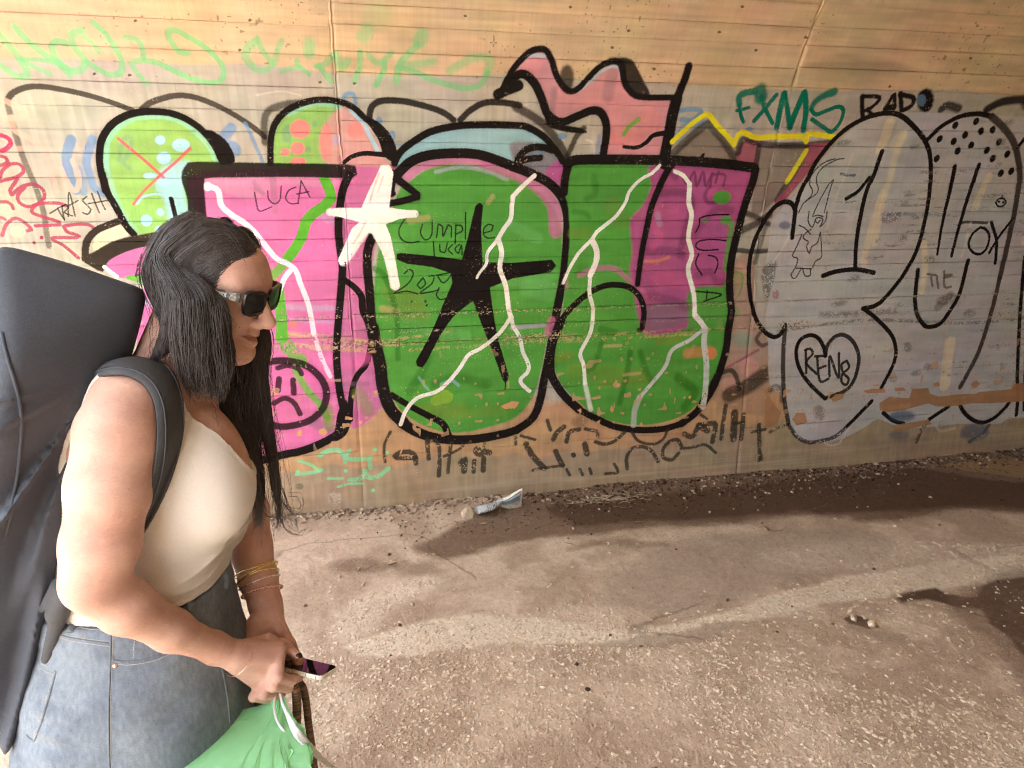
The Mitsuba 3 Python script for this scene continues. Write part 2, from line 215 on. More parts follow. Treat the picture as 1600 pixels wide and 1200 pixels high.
s|black|24.9||8.8|||1|650,2101 689,2121 742,2142
s|black|10.2||5.8|||1|654,2092 672,2140 705,2197
s|black|25.9||27.4|0.22|0.12|1|699,2155 739,2190 775,2188 822,2148 861,2083 895,2018 962,1984 1040,2012 1112,2040 1162,2027 1197,1959 1197,1828
s|black|19.8||6.1|||1|699,2155 739,2190 775,2188 822,2148 861,2083 895,2018 962,1984 1040,2012 1112,2040 1162,2027 1197,1959 1197,1828
p|black|0||9.3|||1|883,2012 930,1978 1005,1967 1072,1957 1106,1939 1041,1935 959,1946 899,1965
s|black|18.9|22.1|9.5|||1|1557,2253 1550,2183 1534,2101
s|black|35.9||29.4|0.22|0.12|1|1534,2101 1528,2025 1528,1943 1524,1825
s|black|29.4||6.5|||1|1534,2101 1528,2025 1528,1943 1524,1825
s|black|8.2|13|3.3|||1|1301,1873 1366,1870 1414,1896 1444,1930 1507,1943
s|black|22.6||27.2|0.22|0.12|1|163,1774 198,1836 275,1894 350,1933 462,1957 579,1965 734,1965 798,1958 880,1918 938,1865 992,1799
s|black|16.6||6|||1|163,1774 198,1836 275,1894 350,1933 462,1957 579,1965 734,1965 798,1958 880,1918 938,1865 992,1799
p|bubblepink|0||14.8|0.9||1|-11,1761 48,1805 137,1797 155,1739 115,1650 -5,1650
s|black|8.8|13.1|3.5|||1|-62,1787 -25,1813 34,1828 123,1823 182,1821
p|greybrown|0||13.5|0.9||1|1582,1817 1724,1959 1926,1807
s|brownblack|21.9||16.8|0.75||1|1561,1835 1637,1917 1716,1984 1753,1975 1838,1905 1920,1820
p|mauvered|0||10.4|0.9||1|1927,1820 1928,1890 1951,1919 2037,1895 2051,1788 1946,1794
p|greybrown|0||14.3|0.85||1|2034,1872 2300,1888 2216,1650 2134,1550 2065,1550 2061,1775
s|black|17.4||13.9|0.8||1|1928,1852 1929,1903 1951,1922 2017,1904 2112,1892 2299,1895 2448,1910
s|brownblack|15.7||10.5|0.7||1|2039,1885 2044,1788
s|brownblack|19.9||14.4|0.8||1|2319,1876 2288,1777 2245,1684 2210,1610
p|mauvered|0||10.9|0.95||1|2329,1895 2451,1897 2373,1778 2307,1677 2250,1603 2197,1597 2272,1701 2319,1810
s|yellow|13.3||5|||0|1552,1901 1597,1948 1650,1998 1702,2035 1728,2030 1784,1979 1847,1933 1895,1890
s|yellow|13.9||5.2|||1|1894,1896 1901,1934 1922,1953 1960,1944 2011,1929 2102,1934 2264,1939 2301,1914 2299,1953 2379,1948 2467,1936
s|yellow|14.4||7.2|0.95||1|2314,1866 2284,1793 2244,1707
p|black|0||3.4|||1|1740,1829 1735,1823 1729,1820 1724,1821 1721,1825 1721,1831 1724,1838 1729,1844 1735,1847 1740,1847 1743,1843 1743,1836
s|teal|16.5||13.2|0.95||1|1937,2150 1887,2140 1860,2124 1872,2088
s|teal|9.2||4|||1|1872,2088 1890,2045 1918,2003
s|teal|8.3||4|||1|1866,2057 1900,2064 1929,2074
s|teal|33.3||23.3|0.9||1|1963,2157 1981,2121
s|teal|18.5|13.4|13.4|||1|1979,2127 2021,2067
s|teal|10.2||4.1|||1|2021,2067 2082,2000
s|teal|11.8||6.8|||1|2059,2135 2027,2082 1977,2010
s|teal|15.4||8.5|||1|2099,2145 2103,2069 2112,1981
s|teal|13.7||10.3|||1|2103,2142 2148,2064 2186,1983
s|teal|17.2||8.6|||1|2209,2151 2198,2071 2186,1983
s|teal|15.6||8.7|||1|2220,2139 2254,2056 2267,1971
s|teal|22.5|13.8|17.3|0.95||1|2375,2159 2329,2142 2288,2110 2278,2073
s|teal|10.6||4.2|||1|2278,2073 2316,2048 2379,2072 2430,2089 2466,2071 2468,2007 2432,1965 2380,1986 2301,2023
s|black|12.5||10.7|||1|2546,2142 2573,2079 2600,2026
s|black|10.7||8.9|||1|2546,2142 2629,2144 2654,2129 2621,2087 2591,2073
s|black|10.8||9|||1|2604,2080 2640,2055 2685,2037
s|black|10.9||9.1|||1|2707,2082 2719,2131 2731,2156 2761,2084
s|black|16.4||10.9|||1|2712,2089 2756,2096
s|black|12.8||10.9|||1|2763,2163 2810,2078
s|black|12.8||11|||1|2766,2157 2849,2143 2858,2105 2818,2079
p|black|0||18.5|||1|2980,2134 2987,2103 2978,2081 2956,2072 2926,2080 2898,2101 2878,2131 2872,2162 2880,2184 2901,2193 2930,2185 2959,2164
p|blue|0||11.1|0.55||1|2933,2133 2936,2118 2930,2108 2918,2103 2903,2107 2888,2117 2878,2131 2876,2146 2881,2156 2893,2161 2908,2157 2923,2147
s|black|20.8||18.9|0.9||1|3048,2090 3075,2110 3154,2096
s|black|23.6||19.6|0.95||1|3335,2097 3392,2131 3494,2150 3644,2147
p|black|0||23.9|0.8||1|3657,2124 3658,2108 3643,2095 3616,2090 3584,2094 3556,2105 3539,2121 3538,2138 3553,2151 3579,2156 3611,2152 3639,2141
p|midpink|0||18.9|0.95||1|-43,1761 120,1762 180,1754 124,1650 76,1470 35,1285 23,1062 50,830 67,652 36,556 -74,466 -118,497 -150,706 -139,971 -106,1288 -109,1517 -77,1650
p|green|0||16.4|||1|182,1650 239,1704 333,1764 472,1789 630,1772 776,1712 903,1632 987,1508 1011,1330 987,1130 945,926 908,734 860,575 764,464 603,417 435,400 275,448 154,542 87,675 56,830 39,997 41,1158 70,1347 107,1470 148,1560
s|midpink|24.2||18.2|0.75||1|221,1722 308,1778 463,1806 614,1790
s|midpink|32.1||22.5|0.75||1|614,1790 782,1730 896,1657 965,1562 974,1454
s|palelilac|9.2||12.3|0.5||1|363,1746 488,1771 614,1748 711,1712
s|midpink|13.2||16.4|0.5||1|939,1556 954,1460
s|olive|48.2||38.5|0.5||1|130,1172 249,1120
s|olive|38.9||25.9|0.45||1|113,1072 279,1053
s|ochrepale|16.1||16.1|0.5||1|78,1086 151,1071
s|darkgreen|14.4||12.8|0.6||1|51,1285 96,1252 129,1156 149,1025 146,825
s|darkgreen|23.7||27.1|0.5||1|198,644 268,751 297,818
s|darkgreen|27.7||34.7|0.5||1|333,678 469,698 606,662
s|lightgreen|34.1||27.9|0.5||1|104,1408 165,1392
s|lightgreen|29.4||29.4|0.5||1|746,1488 880,1423
s|lightgreen|51.1||30.6|0.6||1|834,1168 952,1148
s|palelilac|12.1||13.8|0.6||1|746,962 919,969
s|lightgreen|30.3||26.9|0.5||1|678,1205 985,1231
s|lightgreen|23.4||26.8|0.4||1|308,953 507,927
s|paleblue|8.6||10.4|0.45||1|367,676 421,690 455,664
s|paleblue|6.8||6.8|0.35||1|251,717 276,674 298,645
s|olive|38.4||31.4|0.6||1|261,542 465,528
s|olive|28.5||28.5|0.5||1|396,497 710,512
s|ochrepale|12.6||12.6|0.5||1|621,1601 641,1632
s|ochrepale|15.5||12.4|0.4||1|232,1514 320,1529
p|yellowgreen|0||5.2|0.8||1|303,588 345,635 399,639 426,616 412,574 364,567 329,555
s|ochrepale|8.5||10.2|0.55|0.55|1|79,899 956,908
s|ochrepale|8.3||9.9|0.55|0.55|1|80,919 407,952
s|ochrepale|8.6||10.3|0.55|0.55|1|207,866 956,880
s|black|29.8||29.8|0.22|0.12|1|167,1722 242,1790 334,1823 463,1833 566,1828 661,1802 742,1773 827,1743 928,1694 997,1625 1030,1543 1036,1453 1032,1329 1020,1207 995,1079 973,953 957,838 923,662 907,572 879,482 836,430 771,390
s|black|23.2||5|||1|167,1722 242,1790 334,1823 463,1833 566,1828 661,1802 742,1773 827,1743 928,1694 997,1625 1030,1543 1036,1453 1032,1329 1020,1207 995,1079 973,953 957,838 923,662 907,572 879,482 836,430 771,390
s|black|30.4|35.7|32.1|0.22|0.12|1|771,390 699,373 567,357 434,359 307,384 223,423 158,470
s|black|23.2|28.6|5.4|||1|771,390 699,373 567,357 434,359 307,384 223,423 158,470
s|black|38.4||30|0.22|0.12|1|158,477 101,545 72,624 59,701 54,796 37,898 26,991
s|black|31.7||6.7|||1|158,477 101,545 72,624 59,701 54,796 37,898 26,991
s|black|28.1||28.1|0.22|0.12|1|26,991 23,1062 21,1191 17,1285 25,1379 60,1464 105,1561
s|black|21.8||6.2|||1|26,991 23,1062 21,1191 17,1285 25,1379 60,1464 105,1561
s|black|30||27|0.22|0.12|1|155,1733 139,1650
s|black|24||6|||1|155,1733 139,1650
s|black|25.7|22.7|27.2|0.22|0.12|1|164,1724 220,1680 271,1641
s|black|19.6|16.6|6|||1|164,1724 220,1680 271,1641
s|black|22.8||27.4|0.22|0.12|1|271,1629 205,1611 137,1597
s|black|16.7||6.1|||1|271,1629 205,1611 137,1597
p|black|0||6|||1|170,1644 167,1637 160,1631 151,1629 142,1632 135,1637 133,1644 136,1652 143,1657 152,1659 161,1657 168,1652
s|black|15.6|19.1|5.2|||1|105,632 195,567 294,504 367,455 397,384
s|black|14.2|20.5|4.7|||1|-103,1238 -68,1212 -39,1183 -19,1147 -16,1080 6,1024 27,958
s|black|14.8||4.9|||1|23,931 3,859 -16,800 -61,748 -86,695 -105,607 -114,511
p|black|0||5|||0|557,1583 579,1601 595,1586 585,1480 592,1305 746,1299 956,1311 981,1281 950,1248 746,1220 628,1177 650,1006 677,879 728,701 721,673 710,660 693,686 649,818 608,923 582,992 540,1111 449,1047 408,999 364,933 293,801 269,771 243,780 237,804 290,896 328,968 395,1115 436,1205 431,1254 335,1288 215,1306 162,1329 163,1354 179,1360 337,1342 488,1320 516,1418 540,1512
s|black|2.7||2.8|||1|711,663 707,624
s|white|11.1||3.8|||1|850,1731 793,1681 745,1632
s|white|11.3||3.9|||1|745,1632 742,1588 736,1520 703,1473 669,1416
s|white|9.8|6.5|3.3|||1|669,1416 619,1353 612,1298 579,1257 562,1228
s|white|12.5||4|||1|676,1416 692,1352 682,1271 712,1182 729,1054 742,1016
s|white|10.6||4.2|0.9|0.12|1|742,1016 753,968 787,909 805,828 837,756 830,714 795,680 799,651 842,609
s|white|10.3||4.1|0.95|0.08|1|739,1020 694,954 642,904 574,856 512,825 460,751 401,684 338,636 237,607 178,547 144,468
s|marker|3.4||2.5|0.9||1|281,1554 234,1545 195,1505 177,1463 191,1425 228,1409 276,1415
s|marker|3.4||2.5|0.9||1|294,1498 283,1455 307,1421 337,1445 342,1513
s|marker|3.5||2.5|0.9||1|362,1433 373,1498 392,1488 394,1438 421,1494 436,1485 435,1432
s|marker|3.5||2.5|0.9||1|459,1497 454,1400
s|marker|3.5||2.5|0.9||1|459,1491 485,1490 491,1465 458,1447
s|marker|3.5||2.5|0.9||1|508,1552 506,1424
s|marker|3.5||2.6|0.9||1|597,1452 640,1464 647,1486 624,1495 601,1477 597,1445 620,1426 653,1429
s|marker|3.5||2.5|0.9||1|345,1414 349,1342
s|marker|3.5||2.5|0.9||1|377,1398 379,1363 401,1357 415,1404
s|marker|3.5||2.6|0.9||1|441,1397 418,1372 440,1350
s|marker|3.5||2.6|0.9||1|476,1396 453,1378 469,1352 486,1393 488,1346
s|marker|3.5||2.6|0.9||1|197,1259 223,1278 241,1258 221,1217 188,1189 142,1162 203,1170 257,1155
s|marker|3.5||2.6|0.9||1|288,1235 258,1197 274,1181 300,1206 288,1235
s|marker|3.6||2.6|0.9||1|317,1241 343,1243 332,1205 273,1158 367,1171
s|marker|3.6||2.6|0.9||1|356,1246 431,1254 391,1206 363,1239
s|marker|3.6||2.6|0.9||1|367,1181 353,1146 372,1122 402,1128
p|marker|0||4.8|||1|231,1117 231,1114 229,1113 226,1112 224,1113 222,1115 221,1117 222,1120 224,1122 227,1122 229,1122 231,1120
p|marker|0||4.9|||1|303,1115 302,1112 300,1110 297,1109 294,1110 292,1112 291,1115 292,1118 294,1120 297,1121 300,1120 302,1118
p|marker|0||4.9|||1|308,1095 307,1092 306,1091 303,1090 300,1091 298,1093 298,1095 299,1098 301,1100 303,1100 306,1100 308,1098
p|pinkT|0||9.3|||1|-703,1735 -45,1732 -71,1650 -102,1532 -114,1350 -110,1226 -138,1036 -162,807 -150,603 -171,473 -273,403 -467,362 -654,356 -836,371 -816,1061 -737,1508
p|pinkpale|0||22.9|0.5||1|-689,1721 -45,1729 -181,1674 -353,1685 -487,1622 -661,1679
s|palelilac|20.8||23.8|0.4||1|-219,1562 -133,1517
s|palelilac|14||18.6|0.5||1|-373,1108 -161,1095
s|palelilac|10.9||15.6|0.4||1|-363,1044 -166,1027
s|softblack|7.1||11.4|0.2||1|-469,1662 -436,1645
s|greymauve|14.4||14.4|0.35||1|-385,1708 -393,1563
s|greymauve|11.4||11.4|0.3||1|-471,1693 -441,1650
s|ochrepale|14.3||15.9|0.8|0.35|1|-384,975 -141,939 15,912
s|greymauve|9.5||9.5|0.6|0.4|1|-264,950 -171,950
s|ochrepale|11.2||12.8|0.7|0.4|1|-382,923 -175,891 26,871
p|orange|0||12.4|0.6||1|-332,1021 -336,1011 -345,1005 -358,1003 -369,1006 -378,1013 -380,1023 -376,1032 -367,1039 -354,1041 -343,1038 -334,1031
s|greymauve|26.7||26.7|0.5||1|-297,509 -220,469
s|olive|33.5||26.8|0.5||1|-63,649 -20,560
s|greymauve|11.6||13.2|0.4||1|-140,705 -12,698
s|hotpink|35.6||32.3|0.5||1|-322,799 -188,708
s|hotpink|32.6||29.4|0.4||1|-102,804 -21,834
s|fluogreen|23.7||4.4|||0|-155,1709 -138,1665 -132,1624 -167,1586 -228,1548 -258,1512 -281,1444 -314,1393 -353,1345
s|fluogreen|21||6|0.85||1|-353,1345 -396,1295 -434,1259
s|fluogreen|26.1||4.6|0.95|0.1|1|-410,1203 -410,1125 -408,1046 -416,960
s|fluogreen|34.6||9.4|0.8|0.25|1|-413,960 -384,897 -334,836
s|fluogreen|18||13.1|0.8||1|-363,785 -310,675 -258,603 -226,522
s|olive|26.6||20|0.6||1|-222,573 -219,487
s|whitepink|13||4.3|||1|-675,1679 -631,1659 -625,1593 -587,1550 -527,1506 -483,1455 -412,1350 -356,1318
s|whitepink|12.3||4.6|||1|-356,1318 -323,1284 -304,1215 -280,1136 -268,1057 -262,976
s|whitepink|11.2||4.8|0.8|0.2|1|-262,976 -246,901 -224,820 -197,749
s|whitepink|12.1||4.5|||1|-333,1299 -372,1257 -404,1196 -447,1111
p|whitepink|0||5.6|||1|-653,1676 -657,1666 -665,1659 -675,1656 -684,1659 -691,1666 -692,1676 -688,1686 -680,1693 -670,1696 -661,1693 -655,1686
s|black|24.2||29.1|0.22|0.12|1|-534,820 -480,840 -395,839 -306,808 -242,738 -222,663 -244,585 -305,527 -386,502 -470,501 -559,545
s|black|17.8||6.5|0.92||1|-534,820 -480,840 -395,839 -306,808 -242,738 -222,663 -244,585 -305,527 -386,502 -470,501 -559,545
s|black|14.4||6.4|0.9||1|-446,749 -457,690
s|black|14.5||6.4|0.9||1|-379,739 -381,672
s|black|12.7||6.4|0.9||1|-447,806 -397,816 -350,797 -336,770
s|black|13||6.5|0.9||1|-481,624 -427,648 -383,618 -359,559
s|marker|3.2||2.3|0.8||1|-473,1650 -470,1593 -461,1564 -405,1584
s|marker|3.2||2.3|0.8||1|-415,1656 -414,1616 -390,1598 -365,1616 -353,1679
s|marker|3.2||2.3|0.8||1|-288,1674 -321,1659 -339,1621 -318,1598 -283,1601
s|marker|3.2||2.3|0.8||1|-262,1702 -273,1650 -286,1598
s|marker|3.2||2.3|0.8||1|-262,1702 -228,1627
s|marker|3.2||2.3|0.8||1|-288,1642 -232,1653
p|black|0||8.5|0.97||1|-770,1740 -744,1773 -702,1784 -400,1781 -57,1778 -11,1761 -6,1735 -31,1715 -235,1720 -462,1719 -679,1712 -689,1679 -705,1493 -772,1494 -767,1622 -777,1690
s|softblack|19.3||16.6|0.5||1|-733,1757 -622,1768
s|black|24.7||27.8|0.22|0.12|1|-42,1732 -62,1694 -80,1650 -101,1550 -109,1478 -108,1396 -102,1304 -110,1226 -126,1116 -149,955 -160,834 -157,682 -145,575
s|black|18.5||4.6|||1|-42,1732 -62,1694 -80,1650 -101,1550 -109,1478 -108,1396 -102,1304 -110,1226 -126,1116 -149,955 -160,834 -157,682 -145,575
s|black|28.4||30.1|0.22|0.12|1|-143,603 -132,533 -173,445 -274,389 -372,358 -468,344 -596,316
s|black|21.7||5|||1|-143,603 -132,533 -173,445 -274,389 -372,358 -468,344 -596,316
p|black|0||5|||1|-165,570 -111,601 -107,514 -142,428 -208,398 -190,474
p|whitestar|0||6.1|0.97||0|106,1775 143,1777 161,1743 135,1576 188,1569 265,1560 264,1541 186,1526 114,1500 136,1439 154,1330 170,1191 134,1186 101,1346 59,1451 30,1463 -19,1410 -77,1334 -111,1305 -120,1331 -80,1411 -45,1479 -6,1512 -117,1541 -156,1561 -114,1577 6,1576 40,1650 81,1724
s|whitestar|25.5||15|0.85|0.12|1|126,1751 97,1650 48,1516
s|whitestar|22.9||12.2|0.8|0.15|1|31,1495 -31,1410 -94,1325
s|whitestar|18.2||9.1|0.85|0.12|1|-142,1559 -11,1549 141,1542 258,1548
s|whitestar|23.4||9.4|0.85|0.1|1|69,1464 114,1371 135,1283 147,1200
s|greypink|4.5||6|0.4||1|46,1606 71,1680 95,1739
s|greypink|4.6||6.1|0.4||1|23,1516 -10,1456 -44,1410
s|greypink|3||4.5|0.35||1|85,1650 113,1724
p|green|0||10.8|||1|1020,1775 1515,1791 2019,1762 1988,1483 1972,1242 1990,956 1962,698 1878,512 1727,398 1493,368 1261,430 1070,580 987,712 978,855 1014,993 1035,1196 1051,1394 1040,1556
p|jmagenta|0||25|||1|1487,1791 2026,1762 1991,1449 1958,1312 1934,1145 1770,1135 1764,965 1684,903 1503,896 1454,976 1416,1135 1389,1238 1398,1356 1376,1505 1436,1579 1473,1683
p|greymauve|0||29.5|0.7||1|1495,1045 1718,1073 1757,965 1652,926 1509,921
p|green|0||26.3|0.95||1|1745,1125 1943,1137 1976,1029 1958,884 1778,884 1749,965
s|jdark|20.9||24.4|0.65||1|1530,1650 1638,1650 1698,1624 1713,1552 1691,1452 1677,1334
s|jdark|23||24.8|0.6||1|1471,1348 1624,1346 1686,1317
s|jdark|25.6||25.6|0.5||1|1521,1107 1642,1076 1728,1037
s|jdark|21.3||24.9|0.5||1|1752,1431 1777,1485 1867,1568 1943,1557
s|jdark|18.4||22.1|0.5||1|1776,1212 1858,1227 1893,1181 1940,1173
s|jdark|18.7||17|0.6||1|1577,1747 1600,1728
s|jhot|20.9||20.9|0.6||1|1506,1487 1547,1414 1513,1371
s|jhot|34.5||31.1|0.5||1|1520,1553 1609,1569
s|jhot|43.5||32.6|0.5||1|1560,1196 1749,1171
s|palelilac|15.6||17.3|0.4||1|1525,1537 1542,1487
s|orange|8.9||10.6|0.7||1|1474,1294 1536,1293 1608,1312
s|jdark|6.9||6.9|0.85||1|1635,1737 1669,1693 1697,1754 1725,1683 1748,1754 1776,1683 1800,1748
s|jdark|6.9||6.9|0.85||1|1801,1742 1801,1683
s|jdark|7||7|0.85||1|1801,1742 1874,1739 1875,1683
s|jdark|6.9||6.9|0.85||1|1835,1755 1828,1699
s|jdark|10.5||10.5|0.7||1|1801,1683 1778,1634 1804,1598 1848,1598
p|jhot|0||10.5|0.6||1|1850,1650 1847,1641 1837,1633 1822,1631 1807,1633 1796,1641 1791,1650 1793,1660 1803,1667 1818,1670 1833,1667 1844,1660
p|green|0||10.6|||1|1931,1624 1926,1606 1909,1592 1883,1588 1856,1593 1836,1606 1827,1624 1832,1642 1849,1655 1874,1660 1901,1655 1922,1642
p|green|0||10.7|0.9||1|1956,1504 1952,1492 1940,1483 1924,1480 1906,1484 1893,1492 1888,1504 1891,1516 1903,1524 1919,1527 1937,1524 1950,1515
s|green|16.4||14.6|0.8||1|1957,1483 1953,1364 1949,1243
p|green|0||10.6|0.5||1|1816,1505 1815,1498 1808,1493 1799,1491 1790,1493 1782,1498 1779,1505 1781,1512 1788,1516 1797,1518 1806,1516 1813,1511
s|midpink|14||17.5|0.65||1|1108,1228 1195,1259 1302,1257 1395,1187 1471,1133
s|midpink|21||17.5|0.7||1|961,995 941,926
s|midpink|10.3||13.7|0.5||1|1034,1230 1042,1162
s|darkgreen|16.5||19.7|0.4||1|1158,1729 1173,1650 1130,1619
s|darkgreen|13.3||16.6|0.4||1|1064,1555 1123,1549 1151,1523
s|olive|26.8||26.8|0.5||1|1067,1443 1136,1452
s|olive|43.9||33.8|0.4||1|1270,1586 1320,1505
s|olive|25.1||28.7|0.7||1|993,783 1065,798
s|olive|55.6||51.9|0.5||1|1103,706 1478,649
s|olive|26.3||30|0.5||1|1253,625 1517,647
s|darkgreen|16.9||22.5|0.6||1|1414,799 1395,654 1364,506
s|darkgreen|15.1||22.6|0.5||1|1471,796 1515,684 1557,607
s|darkgreen|14.6||18.2|0.5||1|1245,861 1212,736 1169,703
s|darkgreen|27.4||31.3|0.6||1|1710,636 1815,547 1762,462
s|darkgreen|21.7||21.7|0.5||1|1316,911 1242,931
s|orange|30.7||23|0.6||1|1759,775 1887,784
p|orange|0||15.5|0.8||1|1936,767 1933,750 1923,738 1907,734 1891,740 1878,753 1873,770 1876,786 1886,798 1902,802 1918,796 1931,784
s|olive|26.2||22.5|0.7||1|1581,856 1695,866
s|ochrepale|9.1||11|0.5||1|1264,838 1356,838
s|ochrepale|9.4||11.3|0.5||1|1383,669 1477,675
p|mottle|0||27.3|0.8||1|1980,1242 2101,1310 2166,949 2251,835 2298,407 2089,421 1926,509 1982,697 2002,919
p|bubblegrey|0||27.3|0.6||1|2153,839 2147,817 2125,801 2093,797 2060,804 2035,822 2025,844 2031,866 2053,882 2084,886 2117,879 2142,862
p|bubblepink|0||27.9|0.6||1|2212,666 2206,635 2184,614 2152,608 2119,618 2093,642 2081,673 2087,703 2108,724 2140,730 2173,721 2200,697
p|bubblepink|0||27.9|0.5||1|2090,576 2085,554 2065,538 2037,533 2008,541 1986,559 1976,583 1982,606 2001,621 2029,626 2058,618 2080,600
p|bubblegrey|0||20.2|0.4||1|2239,568 2235,549 2221,535 2201,531 2180,538 2163,553 2156,573 2159,592 2173,605 2193,609 2214,603 2231,588
p|bubblepink|0||22.3|0.5||1|2077,1240 2072,1224 2056,1213 2033,1209 2009,1214 1991,1226 1984,1242 1988,1258 2004,1269 2027,1273 2051,1268 2069,1256
p|olive|0||11.2|0.3||1|2058,1198 2056,1170 2045,1149 2028,1142 2010,1150 1995,1171 1988,1200 1990,1228 2000,1248 2017,1255 2035,1247 2050,1227
s|green|5.6||5.6|0.6||1|2005,1224 2053,1205 2053,1127 2027,1071
p|green|0||7.6|0.5||1|2053,1001 2053,987 2048,976 2040,972 2032,977 2025,988 2022,1002 2022,1017 2027,1027 2035,1031 2043,1027 2050,1016
s|brownblack|48.3||32.2|0.8||1|2039,514 2137,554 2253,625
s|mauvered|7.9||5.9|0.8||1|1989,670 2092,721 2196,773
s|black|13.9||11.9|0.8||1|1978,652 2038,660 2074,616 2097,545
s|black|11.8||11.8|0.7||1|2198,874 2178,838 2214,799 2262,812
s|brownblack|14.5||14.5|0.8||1|2039,1540 2107,1516 2180,1481
s|brownblack|20||18.2|0.8||1|2022,1449 2095,1482 2175,1529
s|black|13||11.1|0.8||1|2009,1343 2118,1334 2254,1342
s|brownblack|14.8||14.8|0.6||1|2164,1481 2144,1378 2124,1274
s|ochrepale|9.2||11|0.6|0.6|1|977,904 2003,904
s|ochrepale|9.1||11|0.6|0.6|1|985,876 1809,883
s|ochrepale|9||10.8|0.6|0.6|1|1027,888 1502,910
s|black|31.7||30|0.22|0.12|1|1016,1781 1055,1806 1270,1811 1512,1810 1690,1805 1873,1794 2023,1778
s|black|25||5|||1|1016,1781 1055,1806 1270,1811 1512,1810 1690,1805 1873,1794 2023,1778
s|black|27.4||29|0.22|0.12|1|1022,1799 1009,1728 1006,1650
s|black|21||4.8|||1|1022,1799 1009,1728 1006,1650
p|black|0||5|||1|1592,1791 1587,1777 1571,1766 1546,1762 1521,1766 1502,1776 1494,1791 1498,1805 1515,1815 1539,1819 1564,1816 1584,1806
s|black|30.2||34|0.22|0.12|1|2043,1772 2042,1710 2017,1567 1994,1415 1977,1270 1982,1136 2002,1003 1996,901 1993,801 1971,690 1940,585 1895,503 1833,418 1750,358
s|black|22.7||5.7|||1|2043,1772 2042,1710 2017,1567 1994,1415 1977,1270 1982,1136 2002,1003 1996,901 1993,801 1971,690 1940,585 1895,503 1833,418 1750,358
s|black|27.1||34.8|0.22|0.12|1|1761,361 1640,334 1495,337 1347,367 1223,429 1128,484
s|black|19.3||5.8|||1|1761,361 1640,334 1495,337 1347,367 1223,429 1128,484
s|black|30.6||32.5|0.22|0.12|1|1128,484 1052,556 996,632 962,706 960,820 980,907 1014,986
s|black|23.4||5.4|||1|1128,484 1052,556 996,632 962,706 960,820 980,907 1014,986
s|black|33.6||35.6|0.22|0.12|1|1949,623 1916,541 1873,474
s|black|25.7||5.9|||1|1949,623 1916,541 1873,474
s|black|16||4.3|||1|977,907 1014,993 1076,1063 1153,1125 1234,1164 1313,1172 1397,1153 1455,1099 1481,1021 1475,933
p|black|0||7.3|0.8||1|1479,918 1477,911 1470,906 1461,905 1452,907 1445,913 1442,920 1444,927 1450,932 1460,933 1469,931 1476,926
s|black|25.9|22.4|31.1|0.22|0.12|1|1558,1778 1525,1699 1489,1586 1463,1422 1445,1281 1436,1172
s|black|19|15.5|5.2|||1|1558,1778 1525,1699 1489,1586 1463,1422 1445,1281 1436,1172
s|white|15.1|8.4|4|||1|1505,1784 1467,1746
s|white|8.4|10.1|3.4|||1|1467,1746 1401,1708 1353,1650 1339,1596 1297,1532 1246,1490 1195,1451
s|white|10.2|8.5|3.4|||1|1195,1451 1162,1403 1111,1354 1061,1279 1021,1190
s|white|15.4||4.1|||1|1172,1409 1199,1353 1197,1293 1168,1227
s|white|10.7||4.3|0.92|0.05|1|1168,1227 1167,1135 1187,1056 1187,962 1171,899 1126,805 1147,733 1157,630
s|white|13||11.2|0.6||1|1157,630 1174,563 1195,480
s|white|10.2||4.1|||1|1590,1756 1638,1737 1683,1693
s|white|13.4||4.3|||1|1683,1693 1693,1601 1718,1529 1712,1419 1741,1326 1725,1241 1769,1107 1781,993
s|white|15.1||4.5|0.9||1|1781,993 1819,955 1854,910
s|whitegrey|17.5||5.8|0.85|0.15|1|1854,910 1853,826 1878,702 1883,542 1875,450
s|whitegrey|11.4||5.7|0.9|0.1|1|1838,907 1761,849 1661,798 1628,708 1557,618 1484,536
s|whitegrey|17.3||11.6|0.6||1|1484,536 1457,462 1454,371
s|marker|4.3||2.8|0.95||1|1767,1515 1803,1528 1870,1534 1934,1534
s|marker|4.2||2.8|0.95||1|1767,1515 1767,1478 1751,1442
s|marker|4.3||2.9|0.95||1|1935,1395 1851,1403 1777,1394 1760,1367 1799,1346 1894,1348
s|marker|4.4||2.9|0.95||1|1782,1326 1767,1274 1810,1211
s|marker|4.4||2.9|0.95||1|1839,1318 1882,1307 1900,1272 1885,1223
s|marker|4.5||3|0.95||1|1779,1124 1934,1102 1833,1066
s|marker|4.5||3|0.95||1|1848,1126 1848,1076
p|panelgrey|0||10.2|0.97|0.08|1|2841,2069 3225,2068 3647,2063 4554,2054 5261,118 4170,230 3976,200 3678,221 3393,216 3202,242 3065,294 2973,246 2803,179 2590,183 2465,283 2382,481 2293,565 2251,835 2222,947 2231,1093 2191,1238 2199,1378 2195,1488 2254,1576 2328,1650 2380,1744 2444,1851 2574,1999 2675,2043
p|brownblack|0||19|0.6|0.4|1|2175,1238 2250,1279 2247,1165 2218,1057 2187,1131
p|mauvered|0||11.6|0.6|0.3|1|2291,1091 2290,1077 2284,1067 2274,1063 2263,1067 2255,1078 2251,1093 2252,1107 2258,1118 2267,1121 2278,1117 2287,1106
p|bluedark|0||18.5|0.6|0.2|1|2314,1473 2310,1463 2298,1455 2281,1453 2263,1456 2249,1463 2243,1474 2247,1484 2259,1492 2276,1494 2294,1491 2308,1484
s|creamstreak|27.8||14.8|0.7||1|2765,2013 2764,1947 2758,1881
s|creamstreak|37.5||18.7|0.5||1|2839,1915 2863,1939
s|creamstreak|19.2||11.5|0.65||1|2871,1962 2866,1855 2872,1719 2869,1546 2865,1368
s|creamstreak|21.4||15.6|0.7||1|2856,1650 2831,1475 2815,1315 2816,1253
